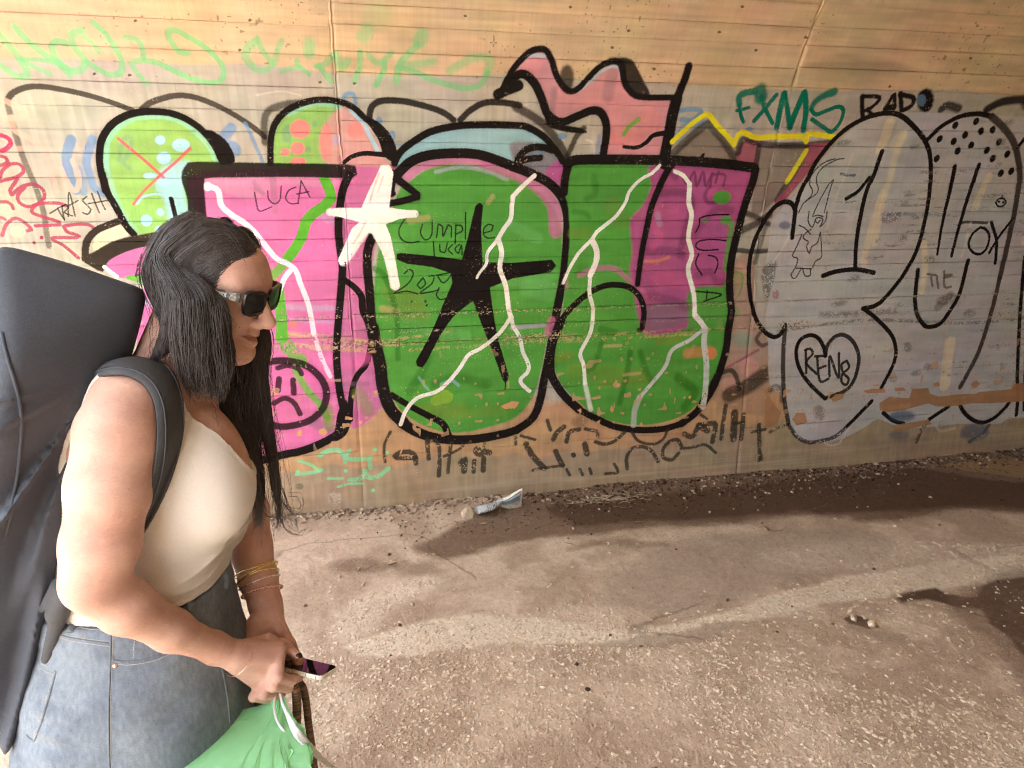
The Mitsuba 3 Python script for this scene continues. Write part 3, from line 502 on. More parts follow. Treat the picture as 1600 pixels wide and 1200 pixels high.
s|palewhite|5.6||7.5|0.35||1|2600,1853 2561,1582 2530,1373
s|palewhite|5.6||5.6|0.5||1|2313,1411 2268,1324 2223,1265
s|creamstreak|22.4||12.2|0.75||1|3519,1740 3508,1661 3491,1560
s|creamstreak|20.6||12.3|0.65||1|3194,1363 3231,1215 3233,1083
s|creamstreak|37.9||13.4|0.8||1|3498,760 3499,619 3511,486
s|creamstreak|15||12.8|0.6||1|3888,1410 3894,1345
p|scuff|0||21.5|0.55|0.35|1|3226,750 3228,734 3222,721 3209,714 3192,716 3176,726 3166,742 3163,758 3170,771 3183,778 3199,776 3215,766
p|scuff|0||22.1|0.55|0.35|1|3397,613 3398,601 3391,590 3377,585 3360,586 3345,593 3336,605 3335,618 3342,628 3356,634 3373,632 3388,625
p|scuff|0||22|0.55|0.35|1|3329,582 3327,573 3315,565 3296,560 3276,560 3259,564 3251,571 3252,580 3264,588 3283,593 3303,593 3320,590
p|scuff|0||21.8|0.55|0.35|1|3151,561 3154,544 3149,531 3138,525 3123,527 3109,538 3099,554 3096,570 3101,583 3112,590 3127,587 3141,577
p|scuff|0||21.4|0.55|0.35|1|2683,369 2687,344 2679,324 2663,315 2641,319 2621,335 2607,359 2604,384 2611,403 2628,412 2649,408 2669,392
p|scuff|0||19.9|0.55|0.35|1|3079,1400 3079,1390 3069,1382 3054,1376 3037,1376 3022,1381 3014,1389 3015,1398 3024,1407 3039,1412 3056,1413 3071,1408
p|scuff|0||19.5|0.55|0.35|1|3006,1521 3004,1506 2984,1491 2954,1482 2921,1480 2893,1486 2879,1499 2881,1514 2900,1528 2930,1538 2964,1540 2991,1534
p|scuff|0||20.5|0.55|0.35|1|3284,1276 3285,1264 3276,1254 3261,1248 3243,1248 3227,1254 3218,1265 3217,1276 3226,1286 3241,1292 3259,1292 3275,1286
p|scuff|0||21.3|0.55|0.35|1|3500,1039 3496,1022 3473,1006 3436,996 3396,994 3363,1001 3346,1015 3349,1032 3372,1047 3409,1058 3449,1060 3483,1053
p|scuff|0||21.8|0.55|0.35|1|3645,942 3645,929 3632,918 3612,912 3588,911 3569,918 3557,929 3558,941 3570,952 3590,959 3614,959 3634,953
p|scuff|0||19.9|0.55|0.35|1|2806,1177 2804,1167 2792,1157 2773,1152 2752,1151 2735,1155 2726,1163 2727,1173 2740,1182 2759,1188 2780,1189 2797,1185
p|scuff|0||20.1|0.55|0.35|1|2746,1037 2742,1028 2723,1019 2696,1013 2667,1010 2644,1012 2634,1019 2639,1027 2657,1036 2684,1042 2713,1045 2736,1043
p|scuff|0||19.5|0.55|0.35|1|3081,1645 3077,1639 3062,1632 3039,1626 3015,1623 2996,1624 2987,1628 2991,1634 3006,1641 3029,1647 3053,1650 3072,1649
p|scuff|0||18.2|0.55|0.35|1|2568,1920 2565,1912 2552,1904 2531,1898 2509,1895 2491,1897 2482,1902 2484,1910 2497,1917 2518,1924 2540,1926 2558,1925
p|scuff|0||19|0.55|0.35|1|3004,1904 3002,1898 2990,1892 2972,1887 2953,1885 2937,1886 2929,1889 2931,1895 2943,1902 2961,1907 2980,1909 2996,1908
p|scuff|0||19.9|0.55|0.35|1|3543,2040 3544,2033 3537,2025 3523,2021 3507,2019 3492,2022 3483,2027 3482,2035 3489,2042 3503,2047 3519,2048 3534,2046
s|bluedark|7.4||7.4|0.8|0.2|1|2559,1749 2600,1742 2644,1742
s|bluedark|9.9||11.8|0.4|0.35|1|2880,1532 3065,1530 3325,1522
s|scuff|18.4||24.5|0.5|0.4|1|2573,964 2818,963 3077,969
s|scuff|10.5||12.6|0.6|0.4|1|2267,871 2573,904 2954,920 3544,878 4012,888
s|scuff|25.6||21.3|0.5||1|3364,982 3441,1050
s|black|13.2||5.7|||1|2334,1407 2331,1497 2327,1555 2299,1590 2258,1600 2214,1583 2173,1539 2135,1468 2102,1372 2089,1240 2112,1090 2156,968 2212,892 2265,853 2307,847 2337,872 2352,913
s|black|13.3||5|||1|2326,1566 2339,1650 2364,1728 2394,1817 2462,1926 2537,1995 2636,2046 2745,2064 2840,2043 2959,1973 3048,1898 3100,1817 3148,1686 3169,1562 3169,1429 3153,1327 3108,1217 3050,1125 2967,1026
s|black|14.3||5.3|||1|2967,1026 2915,1001 2852,992
s|black|12.7||5.5|||1|2852,992 2929,944 3013,879 3082,810 3118,730 3118,650 3087,572 3054,496
s|black|13.1||5.7|||1|3000,414 2942,356 2857,267
s|black|13||8.7|0.85|0.25|1|2857,267 2777,202 2678,180 2591,179 2511,222 2451,296
s|black|14.3||8.2|0.9|0.05|1|2445,308 2410,419 2381,560 2359,754 2353,905
s|black|11.3||4.5|||1|2631,1616 2696,1657 2740,1729
s|black|13.4||4.6|||1|2774,1868 2766,1753 2748,1661 2743,1511 2747,1352 2762,1221
s|black|13.8||4.7|||1|2559,1190 2643,1213 2766,1221 2888,1200
s|black|13.5||5.8|||1|3025,1928 3090,2002 3178,2054 3284,2072 3381,2061
s|softblack|18.5||10.3|0.95||1|3381,2061 3482,2009 3591,1933 3667,1846 3737,1723 3774,1559 3781,1373 3773,1145
s|softblack|15.6||8|0.95||1|3773,1145 3761,949 3729,730 3698,629 3628,467
s|black|13.5||6.7|||1|3095,333 3173,278 3256,251
s|black|13.8||6.9|||1|3440,268 3567,344
s|black|13.8||9.2|0.7|0.4|1|3440,268 3396,198 3372,123
s|black|14.2||8.5|||1|3632,374 3697,293 3782,235 3859,217 3941,246 4002,307 4024,340
s|black|14.4||14.4|0.7|0.35|1|3904,192 3845,122 3778,92
s|black|12.2||5.3|||1|3639,1902 3661,1951 3687,1986 3769,2039
s|black|13.8||6.9|||1|3924,1276 3938,1180 3976,922 4017,688 4050,506 4085,375 4104,252
s|black|14.1||7.1|||1|4044,879 4120,459 4157,284
p|black|0||4.6|||1|3194,2005 3191,1996 3183,1991 3174,1992 3165,1997 3159,2006 3158,2016 3162,2025 3170,2030 3179,2029 3188,2024 3193,2015
p|black|0||4.7|||1|3317,2027 3314,2019 3306,2014 3297,2014 3288,2019 3282,2028 3280,2038 3284,2047 3292,2052 3301,2052 3310,2046 3316,2037
p|black|0||4.6|||1|3125,1933 3120,1925 3112,1920 3103,1920 3095,1926 3089,1935 3089,1945 3093,1953 3101,1958 3110,1958 3119,1953 3124,1944
p|black|0||4.7|||1|3221,1921 3216,1912 3208,1908 3199,1908 3190,1913 3185,1922 3184,1933 3188,1941 3196,1946 3206,1946 3214,1941 3220,1932
p|black|0||4.7|||1|3278,1956 3274,1947 3266,1942 3256,1943 3248,1948 3242,1957 3241,1967 3245,1976 3253,1981 3262,1981 3271,1975 3277,1966
p|black|0||4.7|||1|3373,1978 3369,1969 3362,1964 3352,1964 3343,1970 3337,1979 3336,1989 3340,1998 3348,2003 3357,2002 3366,1997 3372,1988
p|black|0||4.7|||1|3446,1986 3442,1977 3434,1972 3425,1972 3416,1978 3410,1987 3408,1997 3412,2006 3420,2011 3429,2011 3438,2005 3444,1996
p|black|0||4.7|||1|3342,1902 3337,1894 3329,1889 3320,1889 3311,1894 3306,1904 3305,1914 3309,1923 3317,1928 3326,1927 3335,1922 3341,1913
p|black|0||4.7|||1|3269,1871 3265,1862 3257,1857 3247,1857 3239,1863 3233,1872 3233,1882 3237,1891 3245,1896 3255,1896 3263,1890 3269,1881
p|black|0||4.8|||1|3459,1876 3454,1867 3446,1862 3436,1863 3428,1868 3422,1878 3421,1888 3425,1897 3433,1902 3443,1902 3452,1896 3458,1887
p|black|0||4.8|||1|3517,1922 3513,1913 3505,1908 3495,1908 3486,1914 3480,1923 3479,1934 3483,1942 3491,1947 3501,1947 3510,1942 3516,1932
p|black|0||4.7|||1|3150,1828 3145,1820 3137,1815 3128,1815 3119,1821 3114,1830 3114,1840 3119,1849 3127,1854 3136,1854 3145,1848 3150,1839
p|black|0||4.9|||1|3605,1857 3601,1848 3593,1843 3583,1843 3574,1849 3568,1858 3567,1869 3571,1878 3579,1883 3589,1883 3598,1877 3604,1868
p|black|0||4.8|||1|3519,1832 3515,1823 3507,1818 3497,1818 3488,1824 3482,1833 3482,1844 3486,1853 3494,1858 3504,1857 3513,1852 3519,1842
p|black|0||4.9|||1|3610,1751 3606,1742 3597,1737 3587,1738 3578,1743 3573,1753 3573,1764 3577,1773 3586,1778 3596,1777 3605,1772 3610,1762
p|black|0||4.9|||1|3677,1762 3672,1753 3664,1748 3654,1749 3645,1754 3639,1764 3639,1775 3644,1784 3652,1789 3662,1789 3671,1783 3677,1773
s|black|14|8|4.8|||1|3269,1791 3290,1650 3293,1507 3298,1299
s|black|14.2|10.1|4.9|||1|3423,1802 3424,1650 3413,1452 3398,1286
s|black|8.2||6.1|0.9||1|3407,1463 3443,1481 3599,1476
s|black|8.3||5|||1|3560,1450 3519,1414 3503,1359 3536,1310 3594,1294 3636,1327 3640,1394 3603,1439 3560,1450
s|black|10.5||5.1|||1|3630,1479 3694,1375 3720,1238
s|black|8.4||5.1|||1|3776,1497 3708,1393 3660,1300
s|palewhite|8.3||8.3|0.5||1|3488,1477 3481,1359 3470,1285
s|black|13.8||5.1|||1|3184,1208 3194,1057 3220,960 3279,884 3328,863 3405,883 3465,971 3505,1067 3520,1257
s|marker|5.2||3.3|||1|3625,1593 3642,1614 3673,1614 3697,1592 3680,1571 3649,1571 3625,1593
p|marker|0||6.2|||1|3656,1596 3655,1592 3653,1590 3649,1589 3644,1590 3640,1593 3638,1596 3638,1600 3640,1602 3645,1603 3649,1602 3653,1600
p|marker|0||6.2|||1|3688,1592 3688,1589 3685,1586 3681,1585 3676,1586 3672,1589 3670,1592 3670,1596 3673,1599 3677,1600 3682,1599 3686,1596
s|marker|4.1||3.3|||1|3655,1614 3659,1632
s|scuff|7.3||7.5|0.8||1|3254,1184 3313,1175
s|scuff|7.3||7.5|0.8||1|3283,1168 3303,1111
s|scuff|7.3||7.5|0.8||1|3323,1167 3346,1098
s|scuff|7.4||7.6|0.8||1|3367,1197 3389,1105 3434,1104
s|scuff|7.3||7.6|0.8||1|3379,1158 3413,1165
s|scuff|7.3||7.5|0.8||1|3376,1174 3424,1176
s|marker|3.5||3|0.9||1|2441,1527 2474,1623 2519,1718 2516,1633 2511,1541
s|marker|3.6||3|0.9||1|2415,1548 2418,1496 2450,1461 2467,1513 2509,1503 2498,1465 2526,1496 2526,1548
s|marker|3.6||3|0.9||1|2442,1520 2473,1527 2506,1520
s|marker|3.6||3|0.9||1|2461,1500 2479,1482 2493,1499
s|marker|3.6||3|0.9||1|2365,1473 2403,1458 2447,1423
s|marker|3.6||3|0.9||1|2444,1451 2414,1431 2402,1403 2441,1381 2431,1360 2453,1317 2464,1356 2494,1373 2506,1433
s|marker|3.6||3|0.9||1|2391,1424 2371,1361 2350,1305 2384,1290 2378,1241
s|marker|3.6||3.1|0.9||1|2506,1433 2525,1355 2533,1295 2499,1274 2487,1238
s|marker|3.6||3.1|0.9||1|2378,1241 2355,1198 2381,1179 2415,1233
s|marker|3.7||3.1|0.9||1|2423,1232 2444,1192 2477,1195 2472,1231
s|marker|3.7||3.1|0.9||1|2382,1237 2480,1231
s|marker|3.5||2.9|0.9||1|2500,1828 2436,1805 2386,1751 2381,1701 2413,1657 2403,1623 2369,1589 2352,1542
s|marker|3.5||2.9|0.9||1|2555,1829 2510,1822 2435,1778 2415,1725 2446,1667 2432,1637 2383,1603
s|black|12.3||6.1|||1|2672,451 2556,550 2480,644 2443,742 2459,818 2518,846 2575,828 2620,772 2640,717
s|black|12.5||6.3|0.95|0.04|1|2640,717 2645,779 2688,831 2752,836 2824,783 2869,691 2863,584 2822,506 2748,474 2672,455
s|black|8.2||4.9|0.95||1|2504,759 2526,618
s|black|8.2||4.9|0.95||1|2500,759 2532,765 2553,733 2518,681 2595,610
s|black|8.2||4.9|0.95||1|2572,717 2632,718
s|black|8.3||5|0.95||1|2586,712 2622,566 2677,574
s|black|8.3||5|0.95||1|2604,641 2649,655
s|black|8.3||5|0.95||1|2684,590 2671,712 2746,578 2729,729
s|black|8.4||5.1|0.95||1|2788,679 2756,657 2777,604 2817,566 2805,531 2772,549 2769,597 2811,638 2788,679
p|peel|0||5.5|0.95|0.05|0|3068,356 3056,398 3123,435 3264,416 3276,477 3391,475 3410,438 3485,413 3613,420 3758,417 3780,426 4023,431 4027,465 4237,469 4269,342 3870,346 3747,354 3629,345 3486,349 3410,375 3253,344 3117,337
p|peel|0||5.2|0.9|0.05|0|2935,487 3001,493 3080,489 3090,463 2960,467
p|peel|0||5.3|0.9|0.05|0|3148,490 3216,489 3231,470 3163,468
p|peel|0||5.1|0.9|0.05|0|2712,448 2739,474 2804,475 2793,443 2734,429
p|peel|0||5.5|0.9|0.05|0|3167,245 3315,255 3430,268 3466,234 3300,214 3196,205
p|peel|0||5|0.9|0.05|0|2263,537 2312,465 2385,381 2371,322 2291,277
p|peel|0||5.1|0.9|0.05|0|2465,335 2493,374 2547,370 2571,308 2503,292
p|peel|0||5.5|0.9|0.05|0|3708,483 3738,507 3775,479 3750,454 3718,461
p|peel|0||5.4|0.9|0.05|0|3428,499 3454,513 3477,486 3443,478
p|bluedark|0||36|0.7||1|3331,296 3322,280 3290,270 3243,269 3196,277 3160,291 3144,309 3154,325 3186,335 3231,337 3279,329 3316,314
p|bluedark|0||43|0.6|0.15|1|3914,147 3905,119 3869,101 3816,97 3759,109 3715,134 3695,163 3703,191 3739,209 3791,213 3848,201 3893,177
p|bluedark|0||36.5|0.4||1|3312,170 3305,156 3279,147 3242,146 3203,153 3174,166 3161,182 3169,196 3194,205 3231,206 3269,199 3299,186
s|palewhite|9.3||9.3|0.4||1|3496,221 3541,183 3645,193
s|palewhite|6.6||6.6|0.5||1|2868,254 2836,197 2815,157
s|palewhite|6.6||6.6|0.4||1|2711,165 2750,145 2807,149
s|brownblack|10.5||8.4|0.7|0.3|1|2326,264 2387,292 2437,301
s|brownblack|18.5||16.5|0.6|0.2|1|2297,525 2332,547 2378,513 2384,461
s|mint|12||4.1|0.85|0.12|1|-278,325 -238,350 -179,346 -146,300 -84,288 -21,293
s|mint|10.3||4.1|0.85|0.12|1|-127,342 -145,314 -154,279
s|mint|8.5||4.1|0.85|0.12|1|-386,306 -324,275 -291,240
s|mint|10.2||4.1|0.85|0.12|1|-277,246 -317,235 -407,232
s|mint|12.3||4.2|0.85|0.12|1|-55,223 -40,182 10,181 69,224
s|mint|12.2||4.2|0.85|0.12|1|-138,176 -84,178 -49,204
s|mint|8.7||4.2|0.85|0.12|1|-245,193 -173,186
s|mint|7||4.2|0.85|0.12|1|-199,141 -142,154 -73,148
s|mint|10.5||4.2|0.85|0.12|1|-28,290 -24,232
p|mint|0||3.5|||1|15,337 14,333 9,329 4,328 -1,330 -5,334 -6,339 -4,344 0,347 5,348 10,347 14,343
p|mint|0||3.5|||1|78,314 76,309 72,306 66,305 61,307 57,311 56,316 58,321 62,324 67,325 73,324 76,320
p|mint|0||3.5|||1|-144,227 -145,222 -149,219 -155,218 -160,220 -164,224 -165,229 -163,234 -159,237 -153,238 -148,237 -145,233
p|mint|0||3.6|||1|-7,104 -9,99 -13,96 -18,95 -24,97 -27,101 -28,106 -27,111 -23,115 -17,116 -12,114 -8,110
p|mint|0||3.4|||1|-387,245 -388,240 -392,237 -398,236 -403,238 -406,242 -407,247 -405,251 -401,255 -396,256 -391,254 -388,250
p|scuffgreen|0||6.8|0.7|0.2|1|-374,161 -378,152 -385,146 -395,144 -405,148 -411,155 -413,164 -410,173 -402,179 -392,180 -383,177 -376,170
p|scuffgreen|0||6.8|0.5|0.2|1|-492,182 -495,172 -503,165 -512,163 -522,166 -528,175 -529,186 -526,196 -518,203 -509,205 -499,202 -493,193
p|palewhite|0||17.5|0.35|0.45|1|-187,73 -193,51 -206,36 -223,32 -239,39 -250,57 -253,79 -247,101 -234,116 -217,120 -201,113 -190,96
s|smear|8||7.7|0.9|0.2|1|89,429 60,377 51,324 54,262
s|smear|14.2||7.8|0.9|0.2|1|106,290 134,310 185,309 211,285 216,241
s|smear|12.3||7.8|0.9|0.2|1|279,368 286,261
s|smear|10.2||7.8|0.9|0.2|1|289,360 324,364 343,326 345,259
s|smear|10.4||7.9|0.9|0.2|1|409,343 397,259 388,174
s|smear|8.3||7.9|0.9|0.2|1|472,320 426,290 369,269
s|smear|12.5||8|0.9|0.2|1|344,245 338,159
s|smear|16.8||8|0.9|0.2|1|459,220 481,241 476,173
s|smear|12.7||8.1|0.9|0.2|1|534,229 529,165
s|smear|14.8||8.1|0.9|0.2|1|587,239 583,168
s|smear|6.3||8|0.9|0.2|1|592,336 592,299
s|smear|12.2||7.8|0.9|0.2|1|116,278 218,270
s|smear|10.7||8.2|0.9|0.2|1|945,433 964,376
s|smear|15.1||8.3|0.9|0.2|1|983,321 1001,358 1041,389
s|smear|13.1||8.3|0.9|0.2|1|1058,301 1075,356 1131,367
s|smear|11||8.4|0.9|0.2|1|1168,368 1233,348 1242,317
s|smear|17.3||8.3|0.9|0.2|1|825,303 863,232 930,153
s|smear|8.8||8.4|0.9|0.2|1|863,144 930,153 1042,159
s|smear|15.4||8.4|0.9|0.2|1|995,248 1015,204 1038,160
s|smear|17.7||8.5|0.9|0.2|1|1167,277 1180,218
s|smear|11.4||8.8|0.9|0.2|1|1428,107 1421,175 1454,227 1520,234 1577,198 1617,135
s|smear|9.1||8.7|0.9|0.2|1|1445,329 1490,271 1578,245 1640,272 1664,325
s|smear|11.6||8.9|0.9|0.2|1|1760,219 1728,261 1681,253 1644,208 1651,156 1705,139 1742,176
s|smear|9.4||9|0.9|0.2|1|1757,203 1829,205 1910,215 1980,161
s|smear|9.1||8.7|0.9|0.2|1|1348,141 1370,88 1292,87
s|smear|8.9||8.5|0.9|0.2|1|1061,134 1081,97
s|smear|9||8.6|0.9|0.2|1|1141,127 1158,91
s|smear|9||8.6|0.9|0.2|1|1199,126 1211,94
s|smear|16.3||8.9|0.9|0.2|1|1770,293 1824,273 1860,334 1924,345 1965,334 1954,232
s|smear|20.9||8.9|0.9|0.2|1|1860,338 1915,306
s|smear|14||9|0.9|0.2|1|2021,449 2013,347 2010,247
s|smear|23.6||9|0.9|0.2|1|2082,401 2089,241
s|smear|14.2||9.1|0.9|0.2|1|2142,386 2140,234
s|smear|9.5||9|0.9|0.2|1|2080,334 2146,338
s|smear|14.5||9.3|0.9|0.2|1|2249,314 2277,92
s|smear|9.6||9.2|0.9|0.2|1|2207,273 2294,283
s|smear|9.2||8.8|0.9|0.2|1|1866,404 1909,374
s|smear|8.5||8.1|0.9|0.2|1|767,349 767,308
s|smear|8.5||8.2|0.9|0.2|1|793,355 876,326
s|smear|11.1||8.5|0.9|0.2|1|1228,287 1286,268 1350,286 1402,332
p|smear|0||10.9|0.9|0.3|1|606,279 600,263 586,252 566,249 547,255 533,268 528,286 533,302 547,313 567,316 586,310 600,297
p|smear|0||7.3|0.9|0.3|1|634,270 631,260 623,254 612,252 602,256 594,263 591,273 594,282 602,288 613,290 623,287 631,279
p|smear|0||5.8|0.95|0.1|1|1116,215 1114,208 1109,202 1101,201 1094,204 1088,210 1086,218 1088,225 1093,230 1101,232 1108,229 1114,223
p|smear|0||21.3|0.7|0.35|1|2306,102 2303,88 2293,78 2278,75 2263,80 2251,92 2245,107 2248,121 2258,131 2272,133 2288,128 2300,117
p|smear|0||22.6|0.35|0.2|1|1175,406 1169,389 1153,378 1131,375 1108,381 1091,395 1085,412 1091,429 1107,440 1129,443 1151,437 1168,423
p|peelpale|0||2.9|||0|682,532 746,557 788,550 767,519 710,515
p|peelpale|0||2.7|||0|-274,466 -248,478 -231,449 -251,433 -273,445
p|peelpale|0||2.7|||0|-386,464 -362,479 -359,444 -378,439
p|peelpale|0||2.7|||0|-135,533 -97,520 -107,510 -139,516
p|peelpale|0||2.7|||0|-72,494 -49,506 -57,482
p|peelpale|0||3|||0|1117,481 1139,491 1140,461
p|peelpale|0||3|||0|1308,472 1318,498 1331,471 1324,452
p|peelpale|0||3.1|||0|1366,450 1397,451 1390,437
p|peelpale|0||3.1|||0|1493,368 1504,390 1509,359
p|peelpale|0||3|||0|1317,617 1335,631 1366,618 1352,597
p|peelpale|0||3|||0|1467,579 1489,589 1483,570
p|peelpale|0||3|||0|1231,406 1254,416 1247,386
p|peelpale|0||2.9|||0|746,524 767,552 760,509
p|peelpale|0||3.2|||0|1881,523 1900,534 1898,511
p|peelpale|0||2.7|||0|11,655 34,661 27,634
p|peelpale|0||3.1|||0|1778,518 1797,525 1791,502
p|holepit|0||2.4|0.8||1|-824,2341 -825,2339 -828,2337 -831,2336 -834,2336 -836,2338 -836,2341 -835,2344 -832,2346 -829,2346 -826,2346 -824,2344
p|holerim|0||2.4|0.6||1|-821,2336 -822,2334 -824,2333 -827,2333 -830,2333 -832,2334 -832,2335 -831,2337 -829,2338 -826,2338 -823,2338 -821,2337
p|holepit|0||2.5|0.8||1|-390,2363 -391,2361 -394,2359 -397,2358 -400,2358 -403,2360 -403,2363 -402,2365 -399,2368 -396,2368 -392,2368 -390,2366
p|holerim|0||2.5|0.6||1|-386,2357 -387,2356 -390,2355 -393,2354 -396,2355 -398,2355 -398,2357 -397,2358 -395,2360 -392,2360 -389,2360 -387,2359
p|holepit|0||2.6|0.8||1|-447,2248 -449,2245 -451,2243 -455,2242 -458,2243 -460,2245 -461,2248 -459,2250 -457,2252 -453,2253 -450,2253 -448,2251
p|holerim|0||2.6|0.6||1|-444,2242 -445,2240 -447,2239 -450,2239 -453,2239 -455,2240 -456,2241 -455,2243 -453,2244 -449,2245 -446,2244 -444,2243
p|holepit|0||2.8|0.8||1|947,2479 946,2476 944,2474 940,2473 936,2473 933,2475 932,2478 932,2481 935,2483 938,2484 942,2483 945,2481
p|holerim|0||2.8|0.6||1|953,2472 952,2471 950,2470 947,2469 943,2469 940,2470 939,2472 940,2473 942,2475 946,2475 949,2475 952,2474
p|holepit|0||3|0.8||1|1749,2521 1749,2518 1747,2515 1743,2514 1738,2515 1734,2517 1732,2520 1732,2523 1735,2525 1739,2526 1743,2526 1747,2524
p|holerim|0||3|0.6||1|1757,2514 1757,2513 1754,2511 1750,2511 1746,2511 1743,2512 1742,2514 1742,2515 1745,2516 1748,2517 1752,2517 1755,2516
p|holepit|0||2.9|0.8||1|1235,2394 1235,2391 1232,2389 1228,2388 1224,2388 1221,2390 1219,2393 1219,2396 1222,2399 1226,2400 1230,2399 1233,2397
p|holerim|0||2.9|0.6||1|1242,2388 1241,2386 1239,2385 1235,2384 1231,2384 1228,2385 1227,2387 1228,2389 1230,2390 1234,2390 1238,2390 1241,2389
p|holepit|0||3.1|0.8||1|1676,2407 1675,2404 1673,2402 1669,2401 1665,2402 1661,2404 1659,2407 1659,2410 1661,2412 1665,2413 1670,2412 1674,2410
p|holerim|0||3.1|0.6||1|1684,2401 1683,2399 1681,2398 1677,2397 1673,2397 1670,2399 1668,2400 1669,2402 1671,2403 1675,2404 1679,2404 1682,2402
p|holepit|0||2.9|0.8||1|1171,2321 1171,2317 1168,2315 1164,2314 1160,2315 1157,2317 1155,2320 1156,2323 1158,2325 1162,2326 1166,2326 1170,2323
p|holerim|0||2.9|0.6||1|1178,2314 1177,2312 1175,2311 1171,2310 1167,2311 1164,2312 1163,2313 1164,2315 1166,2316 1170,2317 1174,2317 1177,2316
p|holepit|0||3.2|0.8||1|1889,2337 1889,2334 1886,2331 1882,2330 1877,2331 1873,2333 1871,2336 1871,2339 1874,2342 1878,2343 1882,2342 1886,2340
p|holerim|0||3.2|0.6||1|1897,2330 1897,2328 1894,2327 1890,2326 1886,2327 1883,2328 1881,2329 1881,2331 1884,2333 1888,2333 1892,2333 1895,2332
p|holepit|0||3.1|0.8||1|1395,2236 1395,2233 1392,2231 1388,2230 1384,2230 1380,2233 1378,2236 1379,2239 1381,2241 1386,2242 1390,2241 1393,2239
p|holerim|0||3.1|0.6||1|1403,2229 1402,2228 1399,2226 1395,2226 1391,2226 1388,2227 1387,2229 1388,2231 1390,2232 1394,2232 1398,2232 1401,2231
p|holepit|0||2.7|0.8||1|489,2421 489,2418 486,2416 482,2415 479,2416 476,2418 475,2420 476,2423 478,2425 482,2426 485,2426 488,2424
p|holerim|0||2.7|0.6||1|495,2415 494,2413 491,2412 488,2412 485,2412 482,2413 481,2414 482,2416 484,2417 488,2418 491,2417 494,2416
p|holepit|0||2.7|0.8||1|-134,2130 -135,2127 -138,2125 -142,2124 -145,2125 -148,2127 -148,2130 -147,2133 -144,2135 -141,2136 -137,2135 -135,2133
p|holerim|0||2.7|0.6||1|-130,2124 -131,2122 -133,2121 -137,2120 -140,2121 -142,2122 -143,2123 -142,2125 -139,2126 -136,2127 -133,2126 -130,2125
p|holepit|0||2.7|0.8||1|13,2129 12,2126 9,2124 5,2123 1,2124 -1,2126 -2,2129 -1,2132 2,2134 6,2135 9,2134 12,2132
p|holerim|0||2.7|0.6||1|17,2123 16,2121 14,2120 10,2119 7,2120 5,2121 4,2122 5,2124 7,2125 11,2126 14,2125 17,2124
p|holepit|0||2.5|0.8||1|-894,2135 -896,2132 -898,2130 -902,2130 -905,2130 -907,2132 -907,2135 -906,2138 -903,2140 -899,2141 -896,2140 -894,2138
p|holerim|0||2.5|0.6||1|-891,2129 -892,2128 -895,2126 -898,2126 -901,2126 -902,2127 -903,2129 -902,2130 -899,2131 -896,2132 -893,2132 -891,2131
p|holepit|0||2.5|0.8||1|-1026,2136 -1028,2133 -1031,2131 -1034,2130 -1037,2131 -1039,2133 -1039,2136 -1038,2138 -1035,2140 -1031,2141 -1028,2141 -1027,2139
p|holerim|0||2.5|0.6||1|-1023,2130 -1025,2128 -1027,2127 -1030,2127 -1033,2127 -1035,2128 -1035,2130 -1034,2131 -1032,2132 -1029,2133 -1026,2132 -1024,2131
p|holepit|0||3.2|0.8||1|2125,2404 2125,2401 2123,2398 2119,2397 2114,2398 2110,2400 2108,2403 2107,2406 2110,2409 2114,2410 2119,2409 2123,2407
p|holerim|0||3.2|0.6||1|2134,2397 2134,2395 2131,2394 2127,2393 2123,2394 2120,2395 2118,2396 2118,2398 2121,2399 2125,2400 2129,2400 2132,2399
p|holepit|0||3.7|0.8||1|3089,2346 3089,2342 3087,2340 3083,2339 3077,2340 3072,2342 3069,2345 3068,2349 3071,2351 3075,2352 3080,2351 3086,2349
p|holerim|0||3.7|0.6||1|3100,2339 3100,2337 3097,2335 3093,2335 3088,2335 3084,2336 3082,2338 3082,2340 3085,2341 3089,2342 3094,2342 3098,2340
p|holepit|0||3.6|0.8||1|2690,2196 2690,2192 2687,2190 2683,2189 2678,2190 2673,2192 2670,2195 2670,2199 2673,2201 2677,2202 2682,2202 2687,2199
p|holerim|0||3.6|0.6||1|2700,2188 2699,2186 2697,2185 2692,2184 2688,2185 2684,2186 2682,2188 2682,2190 2685,2191 2689,2192 2694,2191 2698,2190"""
